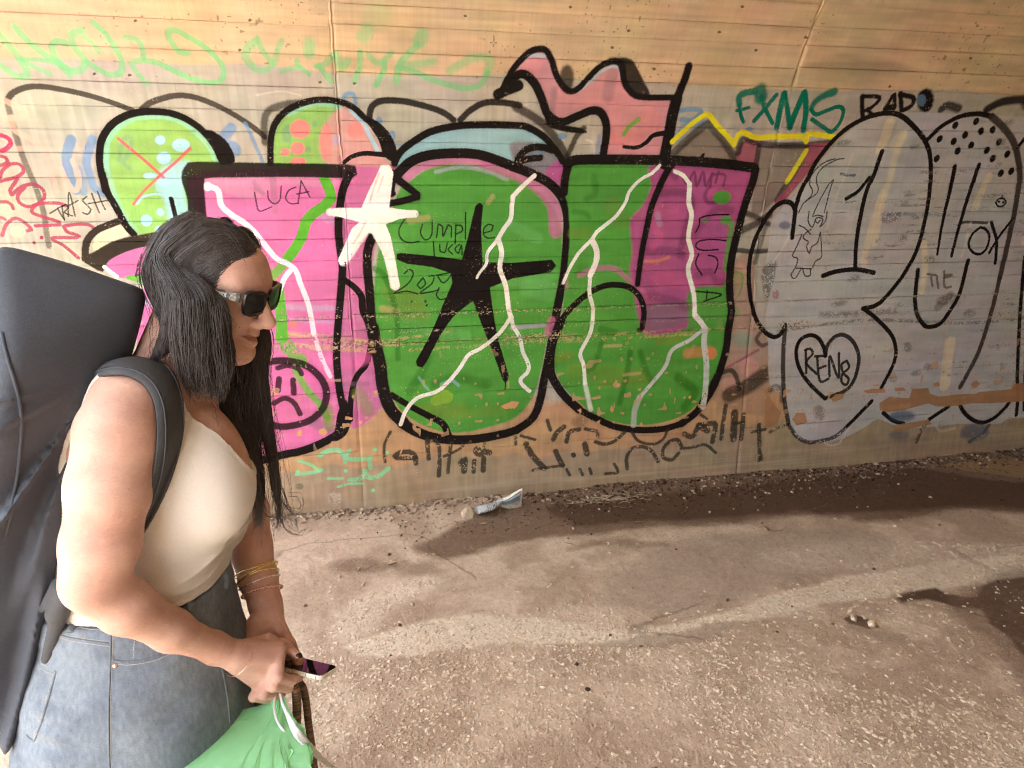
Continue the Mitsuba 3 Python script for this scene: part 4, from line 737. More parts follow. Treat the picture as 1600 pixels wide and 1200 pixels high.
class Paint:
    """Strokes and patches in a plane, composited oldest first: kind|colour|half width|end half width|soft edge|strength|wear|curved|points (millimetres)."""
    def __init__(self, text, colours, cell, x0, y0, nx, ny):
        self.cell, self.x0, self.y0, self.nx, self.ny = cell, x0, y0, nx, ny
        layers, prims, cells = [], [], [[] for _ in range(nx * ny)]
        org = np.array([x0, y0])
        for line in text.strip().split('\n'):
            kind, col, w, w2, soft, alpha, wear, curve, pts = line.split('|')
            w, w2, soft = float(w) / 1000, float(w2 or w) / 1000, float(soft) / 1000
            p = np.array([[float(v) for v in q.split(',')] for q in pts.split()]) / 1000
            li, local = len(layers), []
            layers.append([*colours[col], soft, float(alpha or 1), float(wear or 0)])
            if kind == 's':
                if curve == '1': p = spline(p, 0.2 * cell)
                w, w2 = max(w - 0.5 * soft, 0.35 * w), max(w2 - 0.5 * soft, 0.35 * w2)
                L = np.r_[0, np.cumsum(np.linalg.norm(np.diff(p, axis=0), axis=1))]; L /= max(L[-1], 1e-9)
                for a, b, t in zip(p[:-1], p[1:], L[1:]): local.append((*a, *b, *b, w + (w2 - w) * t))
            else:
                if curve == '1': p = spline(p, 0.33 * cell, closed=True)
                poly = shapely.Polygon(p)
                if not poly.is_valid: poly = poly.buffer(0)
                thin = poly.buffer(-0.45 * soft); poly = poly if thin.is_empty else thin
                for g in getattr(poly, 'geoms', [poly]):
                    v, f = trimesh.creation.triangulate_polygon(g.simplify(0.0008), engine='earcut')
                    for t in f: local.append((*v[t[0]], *v[t[1]], *v[t[2]], 0.0005))
                shapely.prepare(poly)
            for pr in local:
                a = np.array(pr[:6]).reshape(3, 2); m = pr[6] + 1.2 * soft + 0.004
                lo, hi = np.floor((a.min(0) - m - org) / cell).astype(int), np.floor((a.max(0) + m - org) / cell).astype(int)
                tri, pi = shapely.Polygon(a) if kind == 'p' else shapely.LineString(a[:2]), None
                for i in range(max(lo[0], 0), min(hi[0], nx - 1) + 1):
                    for j in range(max(lo[1], 0), min(hi[1], ny - 1) + 1):
                        x, y = x0 + i * cell, y0 + j * cell
                        c = cells[i * ny + j]
                        if c and c[-1] == ('full', li): continue
                        if kind == 'p' and poly.contains(shapely.box(x - .001, y - .001, x + cell + .001, y + cell + .001)):
                            while c and c[-1][0] == li: c.pop()
                            c.append(('full', li)); continue
                        if tri.distance(shapely.box(x, y, x + cell, y + cell)) > m: continue
                        if pi is None: pi = len(prims); prims.append((*pr, li))
                        c.append((li, pi))
        start, count, idx, full = [], [], [], {}
        for c in cells:
            start.append(len(idx))
            for e in c:
                if e[0] == 'full':
                    if e[1] not in full: full[e[1]] = len(prims); prims.append((0, 0, 1, 0, 1, 0, 50.0, e[1]))
                    idx.append(full[e[1]])
                else: idx.append(e[1])
            count.append(len(idx) - start[-1])
        lay, pr, ix = np.array(layers), np.array(prims), np.array(idx)
        self.pr = [mi.Float(pr[ix, k].astype(np.float32)) for k in range(7)] + [mi.UInt32(pr[ix, 7].astype(np.uint32))]
        self.lay = [mi.Float(lay[:, k].astype(np.float32)) for k in range(6)]
        self.st, self.ct = mi.UInt32(np.array(start, np.uint32)), mi.UInt32(np.array(count, np.uint32))

    def over(self, r, g, b, layer, d, wearn, ok):
        soft, alpha, wear = (dr.gather(mi.Float, self.lay[q], layer, ok) for q in (3, 4, 5))
        cov = 1 - smoothstep(0.0, 1.0, d / dr.maximum(soft, 1e-4))
        cov = dr.select(ok, cov * alpha * smoothstep(wear - 0.10, wear + 0.06, wearn), 0)
        return tuple(dr.lerp(c, dr.gather(mi.Float, self.lay[k], layer, ok), cov) for k, c in enumerate((r, g, b)))

    def __call__(self, x, y, c, grain, wearn):
        def d2(ax, ay, bx, by):
            dx, dy = bx - ax, by - ay
            t = dr.clip(((x - ax) * dx + (y - ay) * dy) / dr.maximum(dx * dx + dy * dy, 1e-12), 0, 1)
            return dr.square(x - ax - t * dx) + dr.square(y - ay - t * dy)
        i, j = mi.Int32(dr.floor((x - self.x0) / self.cell)), mi.Int32(dr.floor((y - self.y0) / self.cell))
        inside = (i >= 0) & (i < self.nx) & (j >= 0) & (j < self.ny)
        cell = mi.UInt32(dr.clip(i, 0, self.nx - 1) * self.ny + dr.clip(j, 0, self.ny - 1))
        k = dr.gather(mi.UInt32, self.st, cell, inside); end = k + dr.select(inside, dr.gather(mi.UInt32, self.ct, cell, inside), 0)
        def body(k, end, cur, d, r, g, b):
            on = k < end
            ax, ay, bx, by, cx, cy, rad = (dr.gather(mi.Float, self.pr[q], k, on) for q in range(7))
            lay = dr.gather(mi.UInt32, self.pr[7], k, on)
            fresh = lay != cur
            r, g, b = self.over(r, g, b, cur, d, wearn, fresh & (cur != 0xFFFF))
            d = dr.select(fresh, 9.0, d)
            q2 = dr.minimum(d2(ax, ay, bx, by), dr.minimum(d2(bx, by, cx, cy), d2(cx, cy, ax, ay)))
            e0 = (bx - ax) * (y - ay) - (by - ay) * (x - ax); e1 = (cx - bx) * (y - by) - (cy - by) * (x - bx); e2 = (ax - cx) * (y - cy) - (ay - cy) * (x - cx)
            isin = ((e0 > 0) & (e1 > 0) & (e2 > 0)) | ((e0 < 0) & (e1 < 0) & (e2 < 0))
            soft = dr.gather(mi.Float, self.lay[3], lay, on)
            dd = dr.select(isin, -0.01, dr.sqrt(q2) - rad) + grain * (0.0006 + 0.16 * soft)
            return k + 1, end, lay, dr.minimum(d, dd), r, g, b
        _, _, cur, d, r, g, b = dr.while_loop((k, end, mi.UInt32(0xFFFF), mi.Float(9.0), mi.Float(c.x), mi.Float(c.y), mi.Float(c.z)), lambda k, end, *_: k < end, body, labels=('k', 'end', 'cur', 'd', 'r', 'g', 'b'))
        return mi.Color3f(*self.over(r, g, b, cur, d, wearn, cur != 0xFFFF))
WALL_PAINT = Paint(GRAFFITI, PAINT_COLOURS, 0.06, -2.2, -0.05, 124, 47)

OCHRE, GREYBAND, SALMON, RAW = ((0.5, 0.362, 0.223), (0.368, 0.33, 0.271), (0.434, 0.263, 0.143), (0.325, 0.239, 0.155))
def wall_colour(p, n, uv):
    x, s = uv.x, uv.y
    big, mid, fine = fbm(x * 2.1, s * 3.0, 1.0), fbm(x * 9, s * 16, 2.0), noise(x * 160, s * 160)
    e = (mid - 0.5)
    c = mix(RAW, SALMON, smoothstep(-0.012, 0.012, s - 0.235 + 0.10 * (big - 0.5) + 0.07 * e - 0.07 * smoothstep(1.3, 2.4, x)))
    c = mix(c, GREYBAND, smoothstep(-0.02, 0.02, s - 0.56 + 0.10 * (big - 0.5) + 0.09 * e))
    c = mix(c, OCHRE, smoothstep(-0.006, 0.006, s - 2.175 + 0.035 * (noise(x * 2.6, 5.0) - 0.5) + 0.012 * e))
    # streaks of the formwork and old stains
    streak = fbm(x * 1.3, s * 70, 3.0)
    c *= 0.90 + 0.20 * mix(noise(x * 70, s * 9), streak, smoothstep(2.05, 2.2, s)).x
    stain = smoothstep(0.60, 0.78, fbm(x * 1.7 + 7, s * 9.0, 4.0)) * smoothstep(2.15, 2.3, s) * smoothstep(1.6, 2.6, x)
    c = mix(c, mi.Color3f(0.16, 0.12, 0.075), 0.5 * stain)
    sweep = smoothstep(0.55, 0.75, fbm(x * 1.2, s * 60, 8.0)) * (1 - smoothstep(0.12, 0.24, s))
    c = mix(c, mi.Color3f(0.40, 0.32, 0.23), 0.45 * sweep)
    pit = smoothstep(0.885, 0.92, noise(x * 75, s * 75)) * smoothstep(0.46, 0.60, fbm(x * 2.6, s * 4, 41.0)) * smoothstep(2.0, 2.2, s)
    c = mix(c, mi.Color3f(0.20, 0.135, 0.08), 0.75 * pit)
    wearn = 0.45 * fine + 0.55 * fbm(x * 42, s * 42, 6.0)
    wearn = smoothstep(0.12, 0.88, wearn)
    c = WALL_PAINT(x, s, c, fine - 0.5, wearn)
    # uneven spray, board by board, and small specks where the paint never reached the pores
    scuff = smoothstep(0.56, 0.70, fbm(x * 8, s * 62, 7.0)) * smoothstep(0.46, 0.62, fbm(x * 3.1, s * 5, 11.0)) * smoothstep(2.0, 2.5, x) * smoothstep(0.35, 0.6, s) * (1 - smoothstep(2.0, 2.1, s))
    c = mix(c, mi.Color3f(0.12, 0.10, 0.085), 0.6 * scuff * smoothstep(0.3, 0.7, wearn))
    c *= 0.70 + 0.26 * mid + 0.25 * fbm(x * 4, s * 30, 13.0) + 0.08 * noise(x * 140, s * 7)
    honey = smoothstep(0.040, 0.008, dr.abs(s - 0.912 - 0.03 * (big - 0.5))) * smoothstep(0.35, 0.55, fbm(x * 2.2, 3.0)) + 0.8 * smoothstep(0.018, 0.0, dr.abs(s - 1.05)) + 0.6 * smoothstep(0.014, 0.0, dr.abs(s - 0.965))
    pores = smoothstep(0.86 - 0.30 * honey, 0.92 - 0.28 * honey, noise(x * 170, s * 210)) * smoothstep(0.55, 0.70, fbm(x * 5.3, s * 11, 9.0) + 0.36 * honey)
    c = mix(c, mi.Color3f(0.46, 0.35, 0.23), 0.75 * pores)
    c = mix(c, mi.Color3f(0.13, 0.085, 0.05), 0.8 * smoothstep(0.80, 0.90, noise(x * 150 + 50, s * 190) + 0.12 * honey - 0.05) * smoothstep(0.4, 0.9, honey))
    c *= mi.Color3f(0.90 + 0.20 * fbm(x * 4.1, s * 6, 21.0), 0.93 + 0.14 * fbm(x * 3.3, s * 8, 27.0), 0.90 + 0.20 * fbm(x * 4.7, s * 5, 33.0))
    chip = smoothstep(0.865, 0.885, noise(x * 33, s * 33)) * (1 - smoothstep(0.5, 1.1, s)) * smoothstep(0.3, 0.45, s)
    return mix(c, SALMON, 0.8 * chip)
def wall_relief(p, n, uv):
    x, s = uv.x, uv.y
    honey = smoothstep(0.040, 0.005, dr.abs(s - 0.912)) + 0.8 * smoothstep(0.02, 0.0, dr.abs(s - 1.05)) + 0.6 * smoothstep(0.016, 0.0, dr.abs(s - 0.965))
    pit = smoothstep(0.80 - 0.25 * honey, 0.92 - 0.2 * honey, noise(x * 95, s * 95))
    return 0.0007 * noise(x * 260, s * 30) + 0.0005 * noise(x * 35, s * 210) - (0.0016 + 0.003 * honey) * pit + 0.0010 * fbm(x * 30, s * 40, 3.0)
scene['wall_paint'] = {'type': 'twosided', 'inner': {'type': 'bumpmap', 'height': proc(wall_relief, eps=0.0012), 'scale': 1.0, 'bsdf': {'type': 'diffuse', 'reflectance': proc(wall_colour)}}}

# board-marked concrete: every board of the formwork left its own strip, set a little in or out, with burrs along the joints
SEAMS_MID = [0.0, 0.30, 0.62, 0.9025, 0.9795, 1.0595, 1.1585, 1.2425, 1.3285, 1.4105, 1.5045, 1.5995, 1.6835, 1.7755, 1.8805, 1.9705, 2.0695, 2.1745, 2.2605, 2.3655, 2.4465, 2.55, 2.65, 2.76, 2.86]
SEAMS_LEFT = [0.0, 0.33, 0.66, 0.95, 1.04, 1.138, 1.235, 1.327, 1.432, 1.522, 1.624, 1.711, 1.817, 1.914, 2.007, 2.107, 2.24, 2.352, 2.46, 2.56, 2.66, 2.76, 2.86]
SEAMS_RIGHT = [0.0, 0.30, 0.60, 0.90, 0.962, 1.053, 1.162, 1.248, 1.33, 1.42, 1.541, 1.61, 1.70, 1.785, 1.89, 1.98, 2.076, 2.175, 2.27, 2.37, 2.456, 2.55, 2.65, 2.76, 2.86]
def wall_strip(x0, x1, s0, s1, off, seed, step):
    xs = np.linspace(x0, x1, max(2, int((x1 - x0) / step) + 1))
    h = s1 - s0
    e = [0, 0.0025, 0.006, 0.012]
    ss = np.unique(np.round(np.r_[[s0 + q for q in e], np.linspace(s0 + 0.02, s1 - 0.02, max(2, int(h / 0.03))), [s1 - q for q in e]], 5))
    X, S = np.meshgrid(xs, ss, indexing='ij')
    q = np.stack([X, S * 0, S * 0 + seed], -1)
    d = off + 0.0035 * (meshkit.noise(q * [0.9, 1, 1.7], 3) - 0.5) + 0.0025 * (meshkit.noise(np.stack([X * 7, S * 25, S * 0 + seed], -1), 4) - 0.5)
    lo, hi = S - s0, s1 - S
    burr = np.clip(meshkit.noise(np.stack([X * 22, S * 0, S * 0 + seed * 3.7], -1), 5) * 1.6 - 0.75, 0, 1) * np.clip(meshkit.noise(np.stack([X * 1.7, S * 0, S * 0 + seed], -1), 6) * 2.2 - 0.6, 0, 1)
    d = d + 0.0065 * burr * np.exp(-((lo - 0.004) / 0.004) ** 2) + 0.003 * burr[:, ::-1] * np.exp(-((hi - 0.004) / 0.004) ** 2)
    cut = -0.0048 * np.clip(2.2 * meshkit.noise(np.stack([X * 2.3, S * 0, S * 0 + seed * 1.9], -1), 12) - 0.35, 0.12, 1)
    d = np.where((lo < 0.0015) | (hi < 0.0015), cut, d)
    ends = np.minimum(X - x0, x1 - X)
    d = np.where(ends < 1e-6, -0.004, d)
    v = wall_point(X.ravel(), S.ravel(), d.ravel())
    return (v, grid_faces(len(xs), len(ss))[:, ::-1]), np.stack([X.ravel(), S.ravel()], -1)
tag('graffiti_wall', 'long board-marked concrete underpass wall covered in green, pink and white spray paint graffiti', 'wall')
for (xa, xb, seams, st) in ((XL, -0.072, SEAMS_LEFT, 0.012), (-0.072, 2.133, SEAMS_MID, 0.009), (2.133, 5.4, SEAMS_RIGHT, 0.012), (5.4, XR, SEAMS_RIGHT, 0.25)):
    for k, (s0, s1) in enumerate(zip(seams[:-1], seams[1:])):
        m, uv = wall_strip(xa, xb, s0, s1, RNG.uniform(-0.0015, 0.0035) if k > 2 else 0.001 * (k == 1), k + 40 * (xa > -1) + 80 * (xa > 2), st)
        add('board_strip', m, 'wall_paint', smooth=True, parent='graffiti_wall', uv=uv)
# ragged mortar seams of the two construction joints
def joint(x0, drift, s0, s1, seed):
    s = np.arange(s0, s1, 0.006); nn = lambda f, k: meshkit.noise(np.stack([s * f, s * 0, s * 0 + seed + k], -1), 7)
    xc = x0 + drift * (nn(3.0, 0) - 0.5) + 0.006 * (nn(40, 1) - 0.5)
    w = 0.003 + 0.008 * nn(18, 2) * nn(2.2, 5); hgt = 0.001 + 0.008 * nn(30, 3) * np.clip(nn(3.1, 4) * 2 - 0.7, 0, 1)
    X = np.stack([xc - w - 0.004, xc - w * 0.5, xc, xc + w * 0.5, xc + w + 0.004], 1); D = np.stack([hgt * 0 - 0.006, hgt, hgt * 1.3, hgt * 0.7, hgt * 0 - 0.006], 1)
    S = np.repeat(s[:, None], 5, 1)
    return (wall_point(X.ravel(), S.ravel(), D.ravel()), grid_faces(len(s), 5)), np.stack([X.ravel(), S.ravel()], -1)
for args in ((-0.072, 0.012, 0.92, 2.8, 3), (2.133, 0.03, 0.95, 2.8, 9)):
    m, uv = joint(*args)
    add('joint_seam', m, 'wall_paint', smooth=True, parent='graffiti_wall', uv=uv)

# the rest of the arch: crown, far haunch and the wall behind the camera
def arch_rest():
    s = np.linspace(-0.4, H0 + R * math.pi / 2, 30); a = wall_point(s * 0, s, np.where(s < 2.84, -0.06, 0.0))  # shell also runs unseen behind the graffiti wall, added to stop light leaks
    b = wall_point(s * 0, s)[::-1].copy(); b[:, 1] = -5.0 - b[:, 1]
    prof = np.vstack([a, b])
    xs = np.linspace(XL, XR, 90)
    v = np.stack([np.repeat(xs, len(prof)), np.tile(prof[:, 1], len(xs)), np.tile(prof[:, 2], len(xs))], -1)
    skew = np.clip((1.0 - v[:, 0]) / (1.0 - XL), 0, 1)             # unseen mouth skewed to let more light onto the camera side and foreground
    v[:, 0] += skew * 1.7 * np.clip(-v[:, 1] / 5.0, 0, 1)
    return v, grid_faces(len(xs), len(prof))
bsdf('ochre_concrete', type='diffuse', reflectance=proc(lambda p, n, uv: mi.Color3f(0.46, 0.36, 0.24) * (0.8 + 0.35 * fbm(p.x * 3, p.y * 3 + p.z * 3, 1.0))))
add('ceiling', arch_rest(), 'ochre_concrete', smooth=True); tag('ceiling', kind='structure')
# ---------------------------------------------------------------- ground: worn concrete with exposed aggregate, drifted dust, silt and damp earth (x, y, millimetres)
GROUND_COLOURS = dict(dust=(0.55, 0.43, 0.33), silt=(0.37, 0.295, 0.235), pale=(0.68, 0.59, 0.48), damp=(0.175, 0.115, 0.082), wet=(0.078, 0.046, 0.031), lightpath=(0.30, 0.20, 0.11))
GROUND_PATCHES = """p|dust|0||180|0.6||1|-476,-1422 -455,-906 -351,-631 -101,-450 150,-340 420,-255 26,-279 -504,-235 -893,-218 -1385,-411 -1440,-867 -1141,-1553 -582,-1672
p|silt|0||90|0.75||1|1007,-947 1361,-697 1859,-669 2365,-776 2458,-931 2086,-1093 1643,-1135 1318,-1237 1051,-1204 895,-1100
p|pale|0||35|0.85|0.12|1|-147,-1181 -2,-1132 203,-1068 505,-1133 748,-1215 952,-1314 1192,-1292 1358,-1269 1562,-1218 1807,-1169 2078,-1147 2391,-1130 2839,-1137 2967,-1152 2853,-1256 2461,-1308 2205,-1305 1932,-1296 1639,-1329 1376,-1340 1184,-1363 1046,-1403 855,-1363 618,-1304 325,-1281 84,-1306 -99,-1248
p|pale|0||120|0.35|0.15|1|1751,-906 2123,-859 2543,-916 3067,-1060 2904,-1210 2448,-1142 2115,-1099 1831,-1039
p|pale|0||90|0.5|0.2|1|-99,-1152 57,-922 347,-779 121,-758 -152,-878 -197,-1090
p|damp|0||75|0.92||1|142,-458 231,-431 340,-360 493,-218 583,-95 928,-16 1522,23 2560,65 3639,14 4210,-13 4421,-9 3482,-830 3363,-789 3138,-678 2906,-684 2664,-709 2427,-681 2422,-613 2079,-578 1662,-541 1301,-522 1056,-539 861,-512 623,-534 425,-587 310,-605 232,-546
p|wet|0||70|0.75||1|924,-168 1450,-153 2430,-131 3233,-120 3461,-272 3728,-455 3832,-524 3532,-786 3171,-645 2942,-645 2452,-572 2114,-524 1696,-474 1330,-448 999,-400
p|lightpath|0||25|0.85||1|3409,-105 3612,-115 3925,-93 4086,-127 4258,-152 3901,-463 3787,-401 3647,-271 3513,-169
p|damp|0||45|0.55||1|-238,-565 -189,-493 -71,-530 72,-631 13,-664 -128,-640
p|damp|0||60|0.35||1|15,-596 189,-633 266,-734 123,-732
s|damp|20||40|0.5||1|920,-655 1122,-634 1361,-697
p|wet|0||30|0.92|0.06|1|2108,-1334 2232,-1311 2342,-1299 2350,-1356 2466,-1385 2618,-1284 2710,-1292 2895,-1343 2281,-1879 2284,-1777 2348,-1648 2350,-1568 2405,-1468 2324,-1446 2230,-1384 2109,-1377
p|damp|0||90|0.55||1|2636,-1266 2993,-1258 2108,-2031 2171,-1856 2246,-1650 2251,-1526 2308,-1401
p|wet|0||18|0.85||1|1799,-1412 1864,-1404 1913,-1454 1926,-1495 1863,-1499 1811,-1454
p|silt|0||30|0.8||1|1123,-1350 1247,-1321 1401,-1345 1169,-1421 986,-1422 844,-1392 705,-1354
p|damp|0||60|0.4||1|1745,-1427 1955,-1527 2007,-1599 1863,-1569
s|silt|15||25|0.5||1|2676,-1009 2701,-1167 2744,-1261"""
GROUND_PAINT = Paint(GROUND_PATCHES, GROUND_COLOURS, 0.15, -1.5, -2.5, 46, 18)
AREAS = [(l.split('|')[1], shapely.Polygon([[float(v) / 1000 for v in q.split(',')] for q in l.split('|')[8].split()]).buffer(0)) for l in GROUND_PATCHES.strip().split('\n') if l[0] == 'p']
def area_mask(names, x, y):
    m = np.zeros(np.shape(x), bool)
    for n, poly in AREAS:
        if n in names: m |= shapely.contains_xy(poly, x, y)
    return m
def ground_z(x, y):
    q = np.stack([x, y, x * 0], -1)
    near = np.exp(-((y + 0.02) / 0.16) ** 2)
    z = 0.022 * (meshkit.fbm(q * 1.3, 3, 2) - 0.5) + 0.006 * (meshkit.fbm(q * 9, 3, 5) - 0.5) + near * (0.006 + 0.024 * (meshkit.noise(q * [3, 3, 1], 8) - 0.3))
    f = np.clip((np.abs(x) - 30) / 10, 0, 1)
    return z * (1 - f) * (y > -5.2)
def ground_colour(p, n, uv):
    x, y = p.x, p.y
    big, mid, fine = fbm(x * 1.1, y * 1.6, 1.0), fbm(x * 6, y * 6, 2.0, octaves=4), noise(x * 170, y * 170)
    c = mix(mi.Color3f(0.415, 0.315, 0.24), mi.Color3f(0.55, 0.44, 0.345), smoothstep(0.35, 0.68, mid))
    wearn = smoothstep(0.12, 0.88, 0.4 * fine + 0.6 * fbm(x * 30, y * 30, 6.0))
    wob = 0.06 * (mid - 0.5)
    c = GROUND_PAINT(x + wob, y + 0.07 * (fbm(x * 5 + 9, y * 7, 4.0) - 0.5), c, 2.2 * (fbm(x * 16, y * 22, 5.0) - 0.5) + 0.6 * (fine - 0.5), wearn)
    # grit: small light and dark grains
    f1, f2, cr = voronoi(x * 150, y * 150)
    g = smoothstep(0.32, 0.18, f1)
    c = mix(c, mi.Color3f(0.52, 0.44, 0.36), 0.75 * g * smoothstep(0.80, 0.86, cr) * smoothstep(0.05, 0.25, c.y))
    c = mix(c, mi.Color3f(0.10, 0.075, 0.06), 0.7 * g * (1 - smoothstep(0.10, 0.14, cr)))
    crack = smoothstep(0.010, 0.0, dr.abs(noise(x * 1.1 + 3, y * 2.3) - 0.5 + 0.10 * (mid - 0.5))) * smoothstep(0.5, 0.6, big)
    c = mix(c, mi.Color3f(0.10, 0.07, 0.05), 0.45 * crack)
    c = mix(c, mi.Color3f(0.52, 0.47, 0.40) * (0.75 + 0.5 * mid), 1 - smoothstep(-2.9, -1.9, x + 0.3 * y))   # unseen ground outside, made paler so it bounces neutral light inside
    return c * (0.80 + 0.22 * fine + 0.18 * noise(x * 60, y * 60))
def ground_relief(p, n, uv):
    x, y = p.x, p.y
    return 0.004 * fbm(x * 28, y * 28, 2.0) + 0.0022 * noise(x * 140, y * 140) + 0.0016 * noise(x * 300, y * 300)
scene['earth'] = {'type': 'twosided', 'inner': {'type': 'bumpmap', 'height': proc(ground_relief, eps=0.0015), 'scale': 1.0, 'bsdf': {'type': 'diffuse', 'reflectance': proc(ground_colour)}}}
def ground_mesh():
    xs = np.unique(np.r_[-400, -200, -100, -60, -40, np.linspace(-30, -3, 60), np.arange(-3, 5, 0.02), np.linspace(5, 30, 90), 40, 60, 100, 200, 400])
    ys = np.unique(np.r_[-400, -200, -100, -50, -20, -10, -6, np.arange(-5, -2.4, 0.06), np.arange(-2.4, 0.10, 0.02), 0.5, 2, 5, 10, 20, 50, 100, 200, 400])
    X, Y = np.meshgrid(xs, ys, indexing='ij')
    v = np.stack([X, Y, ground_z(X, Y)], -1).reshape(-1, 3)
    return (v, grid_faces(len(xs), len(ys))), v[:, :2]
m, uv = ground_mesh()
add('ground', m, 'earth', smooth=True, uv=uv); tag('ground', kind='structure')

# ---------------------------------------------------------------- stones: chips of aggregate in the concrete, gravel along the wall, loose pebbles
def stone_colour(a, b, scale=90.0):
    return proc(lambda p, n, uv: mix(a, b, smoothstep(0.2, 0.8, mikit.cell_rand(p.x * 60, p.y * 60, 3.0))) * (0.8 + 0.4 * noise(p.x * scale * 3, p.y * scale * 3, p.z * scale * 3)))
bsdf('chip_stone', type='diffuse', reflectance=stone_colour((0.46, 0.38, 0.285), (0.68, 0.585, 0.465)))
bsdf('gravel_stone', type='diffuse', reflectance=stone_colour((0.15, 0.11, 0.08), (0.44, 0.35, 0.27)))
bsdf('dark_grit', type='diffuse', reflectance=stone_colour((0.045, 0.028, 0.02), (0.15, 0.10, 0.07)))
bsdf('pale_stone', type='diffuse', reflectance=stone_colour((0.40, 0.31, 0.22), (0.58, 0.47, 0.35)))
def chip(x, y, z, a, b, rot, h, rng):
    t = np.arange(6) / 6 * 2 * np.pi + rng.uniform(0, 1); r = rng.uniform(0.75, 1.15, 6)
    c, s = math.cos(rot), math.sin(rot)
    ring = np.stack([a * r * np.cos(t), b * r * np.sin(t)], 1) @ np.array([[c, s], [-s, c]])
    tilt = rng.normal(0, 0.08, 2)
    v = np.vstack([np.c_[ring * 1.12, np.full(6, -0.003)], np.c_[ring * 0.82, h * rng.uniform(0.7, 1.1, 6)], [[0, 0, h * 1.15]]])
    v[:, 2] += v[:, :2] @ tilt
    i = np.arange(6); j = (i + 1) % 6
    f = np.vstack([np.stack([i, j, 6 + j], 1), np.stack([i, 6 + j, 6 + i], 1), np.stack([6 + i, 6 + j, i * 0 + 12], 1)])
    return v + [x, y, z], f
def join(parts):
    n = np.cumsum([0] + [len(v) for v, f in parts])
    return np.vstack([v for v, f in parts]), np.vstack([f + k for (v, f), k in zip(parts, n)])
def aggregate():
    rng = np.random.default_rng(5)
    x = rng.uniform(-0.9, 4.6, 60000); y = rng.uniform(-2.35, -0.45, 60000)
    dens = np.clip((-1.0 - y) / 0.35, 0.03, 1) * (0.22 + 0.78 * np.clip((meshkit.fbm(np.stack([x * 1.7, y * 2.4, x * 0], -1), 4, 6) - 0.40) / 0.12, 0, 1))
    dens = np.maximum(dens, 0.55 * area_mask(('pale',), x, y)); dens *= np.where(area_mask(('silt',), x, y), 0.12, 1) * np.where(area_mask(('damp', 'wet'), x, y), 0.08, 1)
    keep = rng.uniform(0, 1, len(x)) < dens * 0.8
    vis = []
    for xx, yy, zz in zip(x[keep], y[keep], ground_z(x[keep], y[keep])):
        a = 0.0024 + 0.0085 * rng.uniform() ** 1.7; vis.append((xx, yy, zz, a, a * rng.uniform(0.45, 0.8), rng.uniform(0, 3.14), rng.uniform(0.0012, 0.003)))
    return vis, rng
_chips, _rng = aggregate()
_chips.sort(key=lambda c: -c[3] / math.hypot(c[0] - CAM[0], c[1] - CAM[1], CAM[2]))
for c in _chips[:160]: add('stone_chip', chip(*c, _rng), 'chip_stone', parent='ground')
add('aggregate', join([chip(*c, _rng) for c in _chips[160:]]), 'chip_stone', parent='ground'); tag('ground__aggregate', kind='stuff')
def lump(x, y, r, rng, squash=0.7, sub=1):
    m = trimesh.creation.icosphere(subdivisions=sub, radius=1.0); v = m.vertices.copy()
    v *= (0.75 + 0.5 * meshkit.noise(v * 1.4 + rng.uniform(0, 90), 3))[:, None]
    v *= [rng.uniform(0.9, 1.5), rng.uniform(0.7, 1.0), squash]
    a = rng.uniform(0, 6.28); c, s = math.cos(a), math.sin(a); v[:, :2] = v[:, :2] @ np.array([[c, s], [-s, c]])
    v *= r; z = float(ground_z(np.array([x]), np.array([y]))[0])
    return v + [x, y, z - v[:, 2].min() * 0.55], m.faces
def gravel():
    rng = np.random.default_rng(8); light, dark = [], []
    for k in range(3600):
        x = rng.uniform(-2.2, 4.6); far = -abs(rng.normal(0, 0.055)) - 0.004
        wide = 1.0 + 1.4 * max(0, min(1, (x - 0.7) / 0.5)) * (1 if x < 3 else 0.5)
        y = far * wide
        (dark if (x > 0.75 and rng.uniform() < 0.72) else light).append(lump(x, y, 0.003 + 0.0085 * rng.uniform() ** 1.6, rng, sub=0))
    for k in range(900):
        x = rng.uniform(0.1, 3.8); y = -rng.uniform(0.03, 0.42)
        dark.append(lump(x, y, rng.uniform(0.002, 0.006), rng, sub=0))
    return join(light), join(dark)
_l, _d = gravel()
add('gravel', _l, 'gravel_stone'); tag('gravel', 'narrow line of light crushed stones along the foot of the painted wall', 'gravel', kind='stuff')
add('dirt', _d, 'dark_grit'); tag('dirt', 'dark damp crumbly dirt lying against the right foot of the wall', 'dirt', kind='stuff')
# ---------------------------------------------------------------- implicit modelling: smooth unions of tapered limbs, meshed by surface nets
def unit(v): v = np.asarray(v, float); return v / np.linalg.norm(v)
def smin(a, b, k):
    h = np.maximum(k - np.abs(a - b), 0) / k
    return np.minimum(a, b) - h * h * k * 0.25
def cone(a, b, ra, rb, k=0.015):
    a, b = np.asarray(a, float), np.asarray(b, float); ab = b - a; L2 = max(ab @ ab, 1e-12)
    def fn(p):
        t = np.clip((p - a) @ ab / L2, 0, 1)
        return np.linalg.norm(p - a - t[:, None] * ab, axis=1) - (ra + (rb - ra) * t)
    r = max(ra, rb); return fn, np.minimum(a, b) - r, np.maximum(a, b) + r, k
def ell(c, r, k=0.02, axes=None):
    c, r = np.asarray(c, float), np.asarray(r, float); A = np.eye(3) if axes is None else np.asarray(axes)
    def fn(p):
        q = (p - c) @ A.T; k0 = np.linalg.norm(q / r, axis=1); k1 = np.linalg.norm(q / r ** 2, axis=1)
        return k0 * (k0 - 1) / np.maximum(k1, 1e-9)
    m = np.abs(A.T) @ r; return fn, c - m, c + m, k
